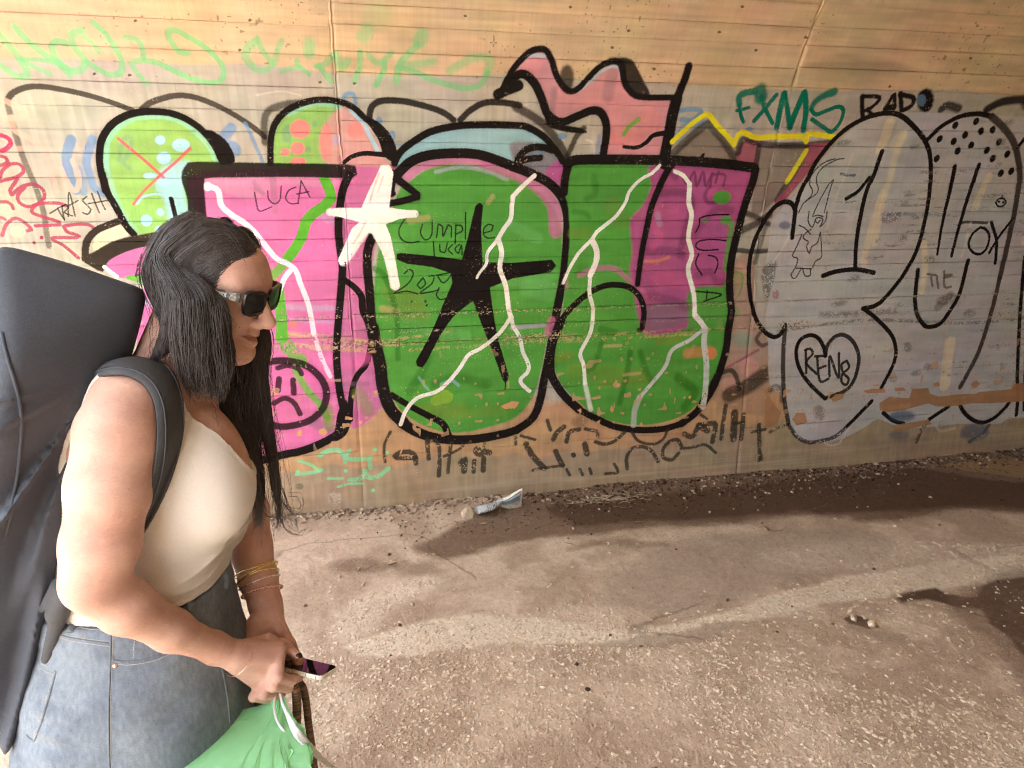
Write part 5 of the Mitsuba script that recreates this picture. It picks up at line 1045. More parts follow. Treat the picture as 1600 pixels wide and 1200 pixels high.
def chain(pts, radii, k=0.012):
    return [cone(a, b, ra, rb, k) for a, b, ra, rb in zip(pts[:-1], pts[1:], radii[:-1], radii[1:])]
def field(prims):
    def f(p):
        lo, hi = p.min(0), p.max(0); d = np.full(len(p), 1.0)
        for fn, a, b, k in prims:
            if np.all(a - k - 0.05 < hi) and np.all(b + k + 0.05 > lo): d = smin(d, fn(p), k)
        return d
    return f
def group(prims, k):
    """several parts blended among themselves, joined to the rest with the small radius k"""
    return field(prims), np.min([a for _, a, b, q in prims], 0), np.max([b for _, a, b, q in prims], 0), k
def surface(f, lo, hi, h, B=12, relax=1):
    lo = np.asarray(lo, float); n = np.ceil((np.asarray(hi) - lo) / (B * h)).astype(int)
    g = np.stack(np.meshgrid(*[np.arange(B + 1)] * 3, indexing='ij'), -1).reshape(-1, 3)
    cent = np.stack(np.meshgrid(*[np.arange(m) for m in n], indexing='ij'), -1).reshape(-1, 3)
    keep = []
    for c in np.array_split(cent, max(1, len(cent) // 64)):
        keep += list(c[np.abs(f(lo + (c + 0.5) * B * h)) < B * h * 1.7])
    N = n * B + 2
    cid, cv, fa = [], [], []
    corner = np.array([[i, j, k] for i in (0, 1) for j in (0, 1) for k in (0, 1)])
    edges = [(a, b) for a in range(8) for b in range(a + 1, 8) if np.abs(corner[a] - corner[b]).sum() == 1]
    for b in keep:
        d = f(lo + (b * B + g) * h)
        if d.min() > 0 or d.max() < 0: continue
        D = d.reshape((B + 1,) * 3); S = D < 0
        cs = np.stack([D[i:B + i, j:B + j, k:B + k] for i, j, k in corner], -1)
        act = (cs.min(-1) < 0) & (cs.max(-1) >= 0)
        if act.any():
            v = cs[act]; idx = np.argwhere(act); s = np.zeros((len(v), 3)); m = np.zeros(len(v))
            for a, e in edges:
                va, vb = v[:, a], v[:, e]; x = (va < 0) != (vb < 0); t = np.where(x, va / np.where(x, va - vb, 1), 0)
                s += x[:, None] * (corner[a] + t[:, None] * (corner[e] - corner[a])); m += x
            gi = b * B + idx
            cid.append((gi[:, 0] * N[1] + gi[:, 1]) * N[2] + gi[:, 2]); cv.append(lo + (gi + s / m[:, None]) * h)
        for ax in range(3):
            u, w = [(1, 2), (2, 0), (0, 1)][ax]
            s0 = S[tuple(slice(0, B) for _ in range(3))]
            sl = [slice(0, B)] * 3; sl[ax] = slice(1, B + 1); s1 = S[tuple(sl)]
            e = np.argwhere(s0 != s1)
            if len(e):
                gi = b * B + e; flip = s0[tuple(e.T)]
                du, dw = np.eye(3, dtype=int)[u], np.eye(3, dtype=int)[w]
                q = np.stack([(lambda t: (t[:, 0] * N[1] + t[:, 1]) * N[2] + t[:, 2])(gi - o) for o in (du + dw, dw, 0 * du, du)], 1)
                fa.append(np.where(flip[:, None], q, q[:, ::-1]))
    cid, cv, fa = np.concatenate(cid), np.concatenate(cv), np.concatenate(fa)
    o = np.argsort(cid); cid, cv = cid[o], cv[o]
    ix = np.searchsorted(cid, fa).clip(0, len(cid) - 1); ok = (cid[ix] == fa).all(1); fa = ix[ok]
    v = cv
    for _ in range(relax):
        acc, cnt = np.zeros_like(v), np.zeros(len(v))
        for i in range(4):
            np.add.at(acc, fa[:, i], v[fa[:, (i + 1) % 4]] + v[fa[:, (i - 1) % 4]]); np.add.at(cnt, fa[:, i], 2)
        v = v + 0.5 * (acc / np.maximum(cnt, 1)[:, None] - v)
    return v, fa
def trace_ray(f, target, start=0.6):
    """points on the surface f=0 along the lines from the viewer's side through the targets"""
    t = np.asarray(target, float); o = CAM; d = t - o; L = np.linalg.norm(d, axis=1); d = d / L[:, None]; s = np.full(len(t), start)
    for _ in range(60):
        s = s + np.clip(0.8 * f(o + d * s[:, None]), -0.03, 0.03)
        s = np.minimum(s, L + 0.4)
    return o + d * s[:, None]
def tube(path, r, n=6, r1=None, caps=True):
    p = np.asarray(path, float); m = len(p); r = np.broadcast_to(np.linspace(r, r1 if r1 is not None else r, m) if np.isscalar(r) else r, (m,))
    t = np.gradient(p, axis=0); t /= np.maximum(np.linalg.norm(t, axis=1, keepdims=True), 1e-9)
    u = np.cross(t[0], [0.3, 0.5, 0.81]); u /= np.linalg.norm(u); us = []
    for i in range(m):
        u = u - t[i] * (u @ t[i]); u /= max(np.linalg.norm(u), 1e-9); us.append(u)
    us = np.array(us); w = np.cross(t, us); a = np.arange(n) / n * 2 * np.pi
    v = p[:, None] + r[:, None, None] * (np.cos(a)[None, :, None] * us[:, None] + np.sin(a)[None, :, None] * w[:, None])
    i = np.arange(m * n).reshape(m, n); j = np.roll(i, -1, 1)
    f = np.stack([i[:-1], j[:-1], j[1:], i[1:]], -1).reshape(-1, 4)
    v = v.reshape(-1, 3); f = np.vstack([f[:, :3], f[:, [0, 2, 3]]])
    if caps:
        v = np.vstack([v, p[:1], p[-1:]]); k = m * n; b = np.arange(n)
        f = np.vstack([f, np.stack([i[0][(b + 1) % n], i[0][b], b * 0 + k], 1), np.stack([i[-1][b], i[-1][(b + 1) % n], b * 0 + k + 1], 1)])
    return v, f

# ---------------------------------------------------------------- the woman: torso as stacked ellipses, head, arms, hands, legs
BF, BR = unit([math.cos(math.radians(12)), -math.sin(math.radians(12)), 0]), unit([-math.sin(math.radians(12)), -math.cos(math.radians(12)), 0])   # her forward, her right
TORSO = [  # front, back, half width
    ((-0.3021, -2.2500, 1.3581), (-0.3786, -2.2500, 1.3621), 0.062), ((-0.2860, -2.2500, 1.3341), (-0.4267, -2.2500, 1.3420), 0.115), ((-0.2719, -2.2500, 1.2886), (-0.4774, -2.2500, 1.3017), 0.150), ((-0.2689, -2.2500, 1.2159), (-0.5126, -2.2500, 1.2346), 0.152), ((-0.2715, -2.2500, 1.1286), (-0.5353, -2.2500, 1.1529), 0.148),
    ((-0.2823, -2.2500, 1.0257), (-0.5567, -2.2500, 1.0560), 0.138), ((-0.2949, -2.2500, 0.9599), (-0.5707, -2.2500, 0.9937), 0.142), ((-0.2909, -2.2500, 0.8763), (-0.5994, -2.2500, 0.9187), 0.162), ((-0.2744, -2.2500, 0.7583), (-0.6415, -2.2500, 0.8163), 0.187), ((-0.2677, -2.2500, 0.6515), (-0.6679, -2.2500, 0.7222), 0.197), ((-0.2835, -2.2500, 0.5120), (-0.6852, -2.2500, 0.5931), 0.190), ((-0.3168, -2.2500, 0.3523), (-0.6818, -2.2500, 0.4368), 0.175)]
def stack(keys, grow=0.0, power=2.2):
    K = [(np.array(a), np.array(b), w) for a, b, w in keys]
    z = np.array([(a[2] + b[2]) / 2 for a, b, w in K])[::-1]; c = np.array([((a + b) / 2)[:2] for a, b, w in K])[::-1]; r = np.array([[abs((a - b)[:2] @ BF[:2]) / 2 / BF[0] ** 0, w] for a, b, w in K])[::-1]
    zz = np.linspace(z[0], z[-1], 80)
    from scipy.interpolate import PchipInterpolator
    cc, rr = PchipInterpolator(z, c)(zz), PchipInterpolator(z, r)(zz) + grow
    def fn(p):
        zc = np.clip(p[:, 2], z[0], z[-1])
        q = p[:, :2] - np.stack([np.interp(zc, zz, cc[:, i]) for i in (0, 1)], 1)
        a, b = np.interp(zc, zz, rr[:, 0]), np.interp(zc, zz, rr[:, 1])
        u, v = np.abs(q @ BF[:2]) / a, np.abs(q @ BR[:2]) / b
        d = ((u ** power + v ** power) ** (1 / power) - 1) * np.minimum(a, b)
        e = np.abs(p[:, 2] - zc)
        return np.where(e > 0, np.sqrt(np.maximum(d, 0) ** 2 + e ** 2), d)
    return fn, np.array([cc[:, 0].min() - 0.25, cc[:, 1].min() - 0.25, z[0] - grow]), np.array([cc[:, 0].max() + 0.25, cc[:, 1].max() + 0.25, z[-1] + grow]), 0.03
def body_at(fwd, right, z):
    """a point of the body by its distance forward and to her right of the body's axis"""
    return np.array((-0.4415, -2.2500, 0.8832)) * [1, 1, 0] + BF * fwd + BR * right + [0, 0, z]
HY, HP = math.radians(-19.5), math.radians(-16)
HF = np.array([math.cos(HY) * math.cos(HP), math.sin(HY) * math.cos(HP), math.sin(HP)]); HL = unit(np.cross([0, 0, 1], HF)); HU = np.cross(HF, HL)
HEAD0 = np.array((-0.1649, -2.2800, 1.4724)) - 0.1075 * HF
def hp(x, y, z): return HEAD0 + HF * x + HL * y + HU * z
HAX = np.stack([HF, HL, HU])
BREASTS = [ell((-0.2790, -2.3250, 1.1523), (0.065, 0.070, 0.082), 0.07), ell((-0.3080, -2.1650, 1.0896), (0.063, 0.070, 0.082), 0.07), ell((-0.2855, -2.3200, 1.2135), (0.055, 0.06, 0.08), 0.06), ell((-0.3216, -2.1700, 1.1583), (0.055, 0.06, 0.08), 0.06)]
def face_prims():
    P = [ell(hp(0.002, 0, 0.022), (0.086, 0.071, 0.074), 0.02, HAX), ell(hp(0.040, 0, -0.020), (0.054, 0.060, 0.082), 0.03, HAX), ell(hp(0.043, 0, 0.028), (0.052, 0.062, 0.055), 0.03, HAX)]
    for s in (-1, 1):
        P += [cone(hp(0.015, s * 0.052, -0.055), hp(0.070, s * 0.012, -0.103), 0.020, 0.017, 0.03), ell(hp(0.072, s * 0.036, -0.036), (0.024, 0.026, 0.024), 0.02, HAX),
              cone(hp(0.084, s * 0.012, 0.022), hp(0.076, s * 0.045, 0.020), 0.012, 0.011, 0.02), ell(hp(0.104, s * 0.0125, -0.043), (0.011, 0.008, 0.008), 0.008, HAX),
              ell(hp(0.004, s * 0.075, -0.004), (0.016, 0.008, 0.028), 0.008, HAX)]
    P += [ell(hp(0.083, 0, -0.103), (0.017, 0.020, 0.016), 0.02, HAX), cone(hp(0.090, 0, 0.008), hp(0.118, 0, -0.034), 0.0085, 0.0115, 0.012), ell(hp(0.1185, 0, -0.037), (0.0105, 0.0105, 0.0095), 0.006, HAX),
          cone(hp(0.099, 0, -0.046), hp(0.096, 0, -0.058), 0.007, 0.007, 0.01)]
    for s in (-1, 1):
        P += [cone(hp(0.098, 0, -0.0625), hp(0.079, s * 0.030, -0.0600), 0.0068, 0.004, 0.005), cone(hp(0.096, 0, -0.0785), hp(0.080, s * 0.028, -0.0635), 0.0080, 0.004, 0.005)]
    return P
MOUTH = [cone(hp(0.100, 0, -0.0705), hp(0.077, s * 0.032, -0.0612), 0.0052, 0.0028, 0.002) for s in (-1, 1)]
SHOULDERS = [ell((-0.3688, -2.3750, 1.3262), (0.058, 0.058, 0.056), 0.04), ell((-0.3376, -2.1200, 1.2406), (0.056, 0.056, 0.056), 0.045)]
ARM_NEAR = chain([(-0.3656, -2.3850, 1.3290), (-0.3739, -2.4220, 1.3005), (-0.3897, -2.4480, 1.2255), (-0.4107, -2.4600, 1.1386), (-0.4272, -2.4650, 1.0806)], [0.054, 0.055, 0.054, 0.049, 0.043], 0.03) + \
    chain([(-0.4272, -2.4650, 1.0806), (-0.3976, -2.4450, 1.0205), (-0.3509, -2.4000, 0.9385), (-0.3020, -2.3450, 0.8576), (-0.2770, -2.3350, 0.8301)], [0.043, 0.040, 0.032, 0.0247, 0.0245], 0.02)
ARM_FAR = chain([(-0.3388, -2.1150, 1.2391), (-0.3069, -2.0850, 1.1452), (-0.2753, -2.0650, 0.9892)], [0.058, 0.052, 0.044], 0.03) + chain([(-0.2753, -2.0650, 0.9892), (-0.2699, -2.0950, 0.9209), (-0.2529, -2.1350, 0.8657), (-0.2382, -2.1700, 0.8249), (-0.2323, -2.1800, 0.8078)], [0.045, 0.043, 0.037, 0.031, 0.029], 0.015)
# near hand: palm slab from wrist to knuckles, then five fingers
KN = [(-0.1990, -2.2960, 0.8036), (-0.2056, -2.3120, 0.7893), (-0.2201, -2.3160, 0.7647), (-0.2390, -2.3120, 0.7417)]
def near_hand():
    P = []
    wr = [(-0.2707, -2.3280, 0.8378), (-0.2681, -2.3350, 0.8301), (-0.2693, -2.3350, 0.8180), (-0.2716, -2.3300, 0.8035)]
    for a, b, ra in zip(wr, KN, (0.017, 0.018, 0.018, 0.016)): P.append(cone(a, b, ra, 0.0128, 0.014))
    P += chain([KN[0], (-0.2010, -2.3360, 0.7728), (-0.1805, -2.3100, 0.7404), (-0.1694, -2.2850, 0.7250)], [0.0118, 0.0106, 0.0094, 0.0078], 0.005)
    P += chain([KN[1], (-0.2100, -2.3400, 0.7562), (-0.1890, -2.3100, 0.7243), (-0.1856, -2.2800, 0.7103)], [0.0118, 0.0106, 0.0092, 0.0075], 0.005)
    P += chain([KN[2], (-0.2303, -2.3370, 0.7387), (-0.2060, -2.3080, 0.7080), (-0.2002, -2.2800, 0.6962)], [0.0114, 0.0100, 0.0088, 0.0072], 0.005)
    P += chain([KN[3], (-0.2492, -2.3300, 0.7305), (-0.2271, -2.3060, 0.6997), (-0.2216, -2.2800, 0.6879)], [0.0100, 0.0088, 0.0078, 0.0066], 0.005)
    P += chain([(-0.2555, -2.3100, 0.8252), (-0.2226, -2.2780, 0.8129), (-0.1937, -2.2740, 0.7941), (-0.1699, -2.2860, 0.7788)], [0.016, 0.0125, 0.0105, 0.0078], 0.010)
    return P
def far_hand():
    kn = [(-0.1892, -2.2380, 0.7721), (-0.2009, -2.2200, 0.7428), (-0.2188, -2.2050, 0.7285), (-0.2377, -2.1950, 0.7272)]
    P = [cone(a, k, 0.017, 0.0125, 0.02) for a, k in zip(((-0.2225, -2.1980, 0.8093), (-0.2281, -2.1940, 0.8075), (-0.2338, -2.1900, 0.8056), (-0.2395, -2.1860, 0.8037)), kn)]
    P.append(ell((-0.2489, -2.2150, 0.7962), (0.020, 0.022, 0.034), 0.02))
    P += chain([kn[0], (-0.1735, -2.2500, 0.7394), (-0.1810, -2.2520, 0.7057), (-0.1957, -2.2380, 0.6942)], [0.0112, 0.0100, 0.0090, 0.0075], 0.006)
    P += chain([kn[1], (-0.1824, -2.2320, 0.7090), (-0.1914, -2.2420, 0.6812), (-0.2054, -2.2300, 0.6772)], [0.0112, 0.0100, 0.0090, 0.0075], 0.006)
    P += chain([kn[2], (-0.2034, -2.2140, 0.6893), (-0.2068, -2.2280, 0.6634), (-0.2179, -2.2180, 0.6636)], [0.0108, 0.0096, 0.0086, 0.0072], 0.006)
    P += chain([kn[3], (-0.2253, -2.2000, 0.6884), (-0.2259, -2.2140, 0.6649), (-0.2343, -2.2060, 0.6663)], [0.0098, 0.0086, 0.0078, 0.0066], 0.006)
    P += chain([(-0.2582, -2.2100, 0.8090), (-0.2615, -2.2350, 0.7898), (-0.2463, -2.2600, 0.7613)], [0.015, 0.0125, 0.0100], 0.010)
    return P
def legs():
    P = []
    for s, fx in ((1, 0.10), (-1, -0.04)):
        hip, knee, ank = body_at(0.02, s * 0.09, 0.80), body_at(fx * 0.8 + 0.06, s * 0.085, 0.455), body_at(fx * 1.6 - 0.02, s * 0.075, 0.085)
        P += chain([hip, knee], [0.092, 0.058], 0.03) + chain([knee, knee * 0.6 + ank * 0.4 - BF * 0.02, ank], [0.057, 0.054, 0.036], 0.02) + chain([ank, ank + BF * 0.05 - [0, 0, 0.035], ank + BF * 0.15 - [0, 0, 0.058]], [0.036, 0.034, 0.022], 0.02)
    return P
TORSO_P = [stack(TORSO)] + BREASTS
NECK = [cone((-0.3439, -2.2500, 1.3374), hp(-0.022, 0, -0.055), 0.064, 0.053, 0.035), cone((-0.3136, -2.2500, 1.3310), hp(0.012, 0, -0.080), 0.044, 0.042, 0.03), cone((-0.3413, -2.3200, 1.3470), (-0.3617, -2.3700, 1.3347), 0.038, 0.046, 0.04), cone((-0.3637, -2.1800, 1.3151), (-0.3395, -2.1250, 1.2656), 0.040, 0.050, 0.05)]
PARTS = [group(TORSO_P + NECK + face_prims() + SHOULDERS, 0.01), group(ARM_NEAR, 0.012), group(ARM_FAR, 0.012), group(near_hand(), 0.010), group(far_hand(), 0.010), group(legs(), 0.02)]
body_f0 = field(PARTS)
mouth_f = field(MOUTH)
def body_f(p): return np.maximum(body_f0(p), -mouth_f(p))
torso_f = field(TORSO_P + NECK + SHOULDERS)
upper_f = field(TORSO_P + NECK + ARM_NEAR[:5])

def skin(p, n, uv):
    q = fbm(p.x * 22, p.y * 22, p.z * 22); f = noise(p.x * 420, p.y * 420, p.z * 420); m = noise(p.x * 160, p.y * 160, p.z * 160)
    c = mix((0.49, 0.272, 0.215), (0.58, 0.36, 0.288), smoothstep(0.25, 0.75, q))
    c = mix(c, (0.58, 0.29, 0.225), 0.18 * smoothstep(0.5, 0.75, fbm(p.x * 11, p.y * 11, p.z * 8 + 5.0)))
    c = mix(c, (0.42, 0.22, 0.15), 0.35 * smoothstep(0.90, 0.94, m))
    c = mix(c, (0.62, 0.42, 0.34), 0.25 * smoothstep(0.55, 0.8, fbm(p.x * 120, p.y * 120, p.z * 120)))
    return c * (0.93 + 0.14 * f)
scene['skin'] = {'type': 'twosided', 'inner': {'type': 'bumpmap', 'height': proc(lambda p, n, uv: 0.0005 * noise(p.x * 600, p.y * 600, p.z * 600) + 0.0005 * fbm(p.x * 90, p.y * 90, p.z * 90), eps=0.0006), 'scale': 1.0,
                 'bsdf': {'type': 'principled', 'base_color': proc(skin), 'roughness': 0.55, 'specular': 0.32}}}
LO, HI = np.min([q[1] for q in PARTS], 0), np.max([q[2] for q in PARTS], 0)
PERSON = tag('person', 'dark haired woman in cream tank top and denim skirt looking down beside the graffiti wall', 'person')
add('body', surface(body_f, LO - 0.03, HI + 0.03, 0.0026), 'skin', smooth=True, parent=PERSON)
# ---------------------------------------------------------------- clothes
def uvz(p):
    q = p - np.array((-0.4415, -2.2500, 0.8832)) * [1, 1, 0]
    return q @ BF, q @ BR, p[:, 2]
ZW = (-0.2976, -2.2500, 0.9561)[2]
def top_f(p):
    u, v, z = uvz(p)
    d = torso_f(p) - 0.0045
    fold = np.exp(-((z - (ZW + 0.045)) / 0.055) ** 2)
    n = meshkit.noise(np.stack([u * 5 + v * 3, v * 4, z * 34 + 3 * meshkit.noise(p * 9, 2)], -1), 4)
    d = d - 0.013 * fold * (1 - np.abs(2 * n - 1)) ** 2 - 0.002 * (meshkit.noise(np.stack([u * 30, v * 30, z * 5], -1), 6) - 0.5)
    zf, zs, zb = (-0.2437, -2.2500, 1.1842)[2], (-0.3032, -2.3350, 1.3597)[2], (-0.4343, -2.2500, 1.2874)[2]
    a = np.clip(np.abs(v) / 0.090, 0, 1.3)
    cutf = zf + (zs + 0.02 - zf) * a ** 3.4; cutb = zb + (zs + 0.03 - zb) * a ** 2.5
    w = np.clip((u - 0.0) / 0.05 + 0.5, 0, 1); zc = cutf * w + cutb * (1 - w)
    d = d - 0.0016 * np.clip((z - zc + 0.011) / 0.001, 0, 1) - 0.003 * np.maximum(0, meshkit.noise(np.stack([u * 20 + z * 14, v * 26, z * 5], -1), 7) - 0.5)
    d = np.maximum(d, 0.6 * (z - zc))
    za = (-0.3281, -2.3500, 1.2059)[2]
    vc = 0.118 + np.maximum(za - z, 0) * 1.6 + 0.30 * np.clip((za + 0.05 - z), 0, 1)
    d = np.maximum(d, 0.7 * (np.abs(v) - vc))
    return np.maximum(d, (ZW + 0.006) - z - 0.006 * (meshkit.noise(np.stack([u * 12, v * 12, 0 * z], -1), 9) - 0.5))
bsdf('cream_knit', type='diffuse', reflectance=proc(lambda p, n, uv: mi.Color3f(0.69, 0.655, 0.62) * (0.93 + 0.10 * noise(p.x * 900, p.y * 900, p.z * 300) + 0.05 * fbm(p.x * 20, p.y * 20, p.z * 20))))
add('tank_top', surface(top_f, LO + [0, 0, 0.7], HI, 0.0026, relax=2), 'cream_knit', smooth=True, parent=PERSON)
SKIRT = [k for k in TORSO[6:10]] + [((-0.2736, -2.2500, 0.5100), (-0.6937, -2.2500, 0.5948), 0.205), ((-0.2867, -2.2500, 0.3280), (-0.7216, -2.2500, 0.4301), 0.212), ((-0.3013, -2.2500, 0.1710), (-0.7412, -2.2500, 0.2868), 0.215)]
skirt_f0 = field([stack(SKIRT, 0.008, 2.3)])
def skirt_f(p):
    u, v, z = uvz(p)
    d = skirt_f0(p)
    q = meshkit.noise(np.stack([u * 7 + z * 9, v * 7, z * 16 - u * 8], -1), 3)
    side = np.exp(-((u + 0.075) / 0.03) ** 2) * (v > 0) * np.clip((ZW - 0.06 - z) / 0.05, 0, 1)
    d = d - 0.009 * (q - 0.5) - 0.0035 * (meshkit.noise(np.stack([u * 16 + z * 24, v * 14, z * 40 - u * 18], -1), 13) - 0.5) - 0.003 * side * np.cos(z * 150 + 4 * meshkit.noise(p * 14, 8))
    band = np.clip((z - (ZW - 0.042)) / 0.003, 0, 1); d = d - 0.0025 * band
    return np.maximum(d, z - ZW - 0.003)
def denim(p, n, uv):
    x, y, z = p.x, p.y, p.z
    tw = noise(x * 900 + z * 900, y * 900, z * 500); q = fbm(x * 12, y * 12, z * 9); st = noise(x * 260, y * 260, z * 60)
    c = mix((0.155, 0.183, 0.225), (0.215, 0.25, 0.295), smoothstep(0.3, 0.72, q))
    g = noise(x * 170 + 40, y * 170, z * 110)
    return 0.90 * c * (0.60 + 0.36 * tw + 0.30 * st + 0.18 * g)
bsdf('denim', type='diffuse', reflectance=proc(denim))
bsdf('denim_thread', type='diffuse', reflectance=rgb((0.34, 0.33, 0.31)))
bsdf('copper', type='roughconductor', material='Cu', alpha=0.25)
SK = add('denim_skirt', surface(skirt_f, LO + [-0.1, -0.1, 0.3], HI + [0.1, 0.1, 0], 0.0034), 'denim', smooth=True, parent=PERSON)
def on(f, pts, off=0.0, step=0.006):
    return trace_ray(lambda p: f(p) - off, spline(np.array(pts), step))
for r, pts, mat in ((0.0022, [(-0.4270, -2.4400, 0.9737), (-0.4366, -2.4400, 0.9131), (-0.4487, -2.4400, 0.8414), (-0.4593, -2.4400, 0.7671), (-0.4701, -2.4400, 0.6771)], 'denim'), (0.0007, [(-0.4243, -2.4400, 0.9733), (-0.4338, -2.4400, 0.9127), (-0.4459, -2.4400, 0.8409), (-0.4564, -2.4400, 0.7666), (-0.4672, -2.4400, 0.6765)], 'denim_thread'),
                    (0.0024, [(-0.5202, -2.4200, 0.9724), (-0.4900, -2.4300, 0.9654), (-0.4637, -2.4300, 0.9556), (-0.4318, -2.4400, 0.9531)], 'denim'), (0.0007, [(-0.5196, -2.4200, 0.9758), (-0.4895, -2.4300, 0.9689), (-0.4632, -2.4300, 0.9591), (-0.4313, -2.4400, 0.9566)], 'denim_thread'), (0.0007, [(-0.5227, -2.4200, 0.9680), (-0.4907, -2.4300, 0.9608), (-0.4644, -2.4300, 0.9509), (-0.4325, -2.4400, 0.9485)], 'denim_thread'),
                    (0.0006, [(-0.4859, -2.4200, 0.9791), (-0.4604, -2.4300, 0.9776), (-0.4311, -2.4400, 0.9778)], 'denim_thread'), (0.0018, [(-0.4316, -2.4400, 0.9220), (-0.4135, -2.4300, 0.9092), (-0.3880, -2.4200, 0.9026), (-0.3660, -2.4100, 0.9018), (-0.3455, -2.3900, 0.9018)], 'denim'), (0.0007, [(-0.4315, -2.4400, 0.9159), (-0.4143, -2.4300, 0.9032), (-0.3888, -2.4200, 0.8965), (-0.3667, -2.4100, 0.8956), (-0.3442, -2.3900, 0.8952)], 'denim_thread'),
                    (0.0007, [(-0.3987, -2.4300, 0.9470), (-0.4019, -2.4300, 0.9305), (-0.4054, -2.4300, 0.9116)], 'denim_thread'), (0.0022, [(-0.2983, -2.3300, 0.8147), (-0.2961, -2.3300, 0.7726), (-0.2949, -2.3300, 0.7299), (-0.2967, -2.3300, 0.6797)], 'denim'),
                    (0.0007, [(-0.5586, -2.3900, 0.8986), (-0.5462, -2.3950, 0.8930), (-0.5340, -2.4000, 0.8862)], 'denim_thread'), (0.0007, [(-0.5618, -2.3900, 0.8905), (-0.5494, -2.3950, 0.8848), (-0.5370, -2.4000, 0.8792)], 'denim_thread'), (0.0024, [(-0.5347, -2.4000, 0.8875), (-0.5529, -2.4000, 0.8392), (-0.5774, -2.3900, 0.7839), (-0.5987, -2.3800, 0.7435)], 'denim'), (0.0007, [(-0.5392, -2.4000, 0.8833), (-0.5575, -2.4000, 0.8350), (-0.5815, -2.3900, 0.7820), (-0.6009, -2.3800, 0.7479)], 'denim_thread'), (0.0020, [(-0.5987, -2.3800, 0.7435), (-0.6101, -2.3700, 0.7406), (-0.6180, -2.3600, 0.7412)], 'denim')):
    q = on(skirt_f, pts)
    add('seam', tube(q, r, 5), mat, smooth=True, parent=SK)
for pts in ([(-0.4759, -2.4200, 1.0023), (-0.4843, -2.4200, 0.9895), (-0.4937, -2.4200, 0.9708)], [(-0.3265, -2.3600, 0.9801), (-0.3272, -2.3600, 0.9651), (-0.3285, -2.3600, 0.9450)], [(-0.2919, -2.2500, 0.9554), (-0.2902, -2.2500, 0.9388), (-0.2935, -2.2500, 0.9185)]):
    q = on(skirt_f, pts, 0.0022); v, f = tube(q, 0.0055, 8); c = np.repeat(q, 8, 0); n = unit(CAM - q.mean(0))
    v[:len(c)] = c + (v[:len(c)] - c) - n * ((v[:len(c)] - c) @ n)[:, None] * 0.6
    add('belt_loop', (v, f), 'denim', smooth=True, parent=SK)
q = on(skirt_f, [(-0.4292, -2.4400, 0.9119), (-0.4283, -2.4400, 0.9118)])[0]; m = trimesh.creation.icosphere(2, 0.0042); m.apply_scale([1, 1, 1]); m.apply_translation(q)
add('rivet', m, 'copper', smooth=True, parent=SK); tag(SK + '__rivet', 'small copper rivet at the front pocket')
# plain canvas shoes, below the picture
bsdf('white_canvas', type='diffuse', reflectance=rgb((0.6, 0.58, 0.54)))
for s, fx in ((1, 0.10), (-1, -0.04)):
    a = body_at(fx * 1.6 - 0.02, s * 0.075, 0.0)
    sf = field([cone(a + [0, 0, 0.045] - BF * 0.03, a + [0, 0, 0.04] + BF * 0.06, 0.043, 0.042, 0.02), cone(a + [0, 0, 0.04] + BF * 0.06, a + [0, 0, 0.028] + BF * 0.17, 0.042, 0.030, 0.02)])
    add('shoe', surface(lambda p: np.maximum(np.maximum(sf(p), 0.004 - p[:, 2]), p[:, 2] - 0.085), a - 0.12, a + [0.24, 0.12, 0.16], 0.005), 'white_canvas', smooth=True, parent=PERSON)

# ---------------------------------------------------------------- hair: scalp cap and locks as solid masses, covered with single strands
scene['hair'] = {'type': 'twosided', 'inner': {'type': 'principled', 'base_color': proc(lambda p, n, uv: mix((0.030, 0.025, 0.025), (0.070, 0.060, 0.058), noise(p.x * 130, p.y * 130, p.z * 22))), 'roughness': 0.5, 'specular': 0.5}}
CAPE = ((0.005, 0, 0.022), (0.090, 0.079, 0.086))
cap0 = field([ell(hp(*CAPE[0]), CAPE[1], 0.01, HAX), ell(hp(-0.022, 0, -0.02), (0.062, 0.068, 0.085), 0.03, HAX)])
def cap_f(p):
    q = (p - HEAD0) @ HAX.T
    edge = q[:, 0] - 0.69 * (q[:, 2] - 0.02) - 0.055 + 0.006 * (meshkit.noise(p * 120, 5) - 0.5) + 0.25 * np.maximum(np.abs(q[:, 1]) - 0.05, 0)
    lump = 0.004 * (meshkit.noise(np.stack([q[:, 0] * 60, q[:, 1] * 20, q[:, 2] * 20], -1), 6) - 0.5)
    return np.maximum(cap0(p) - lump, np.where(q[:, 2] < 0.085, edge, -1))
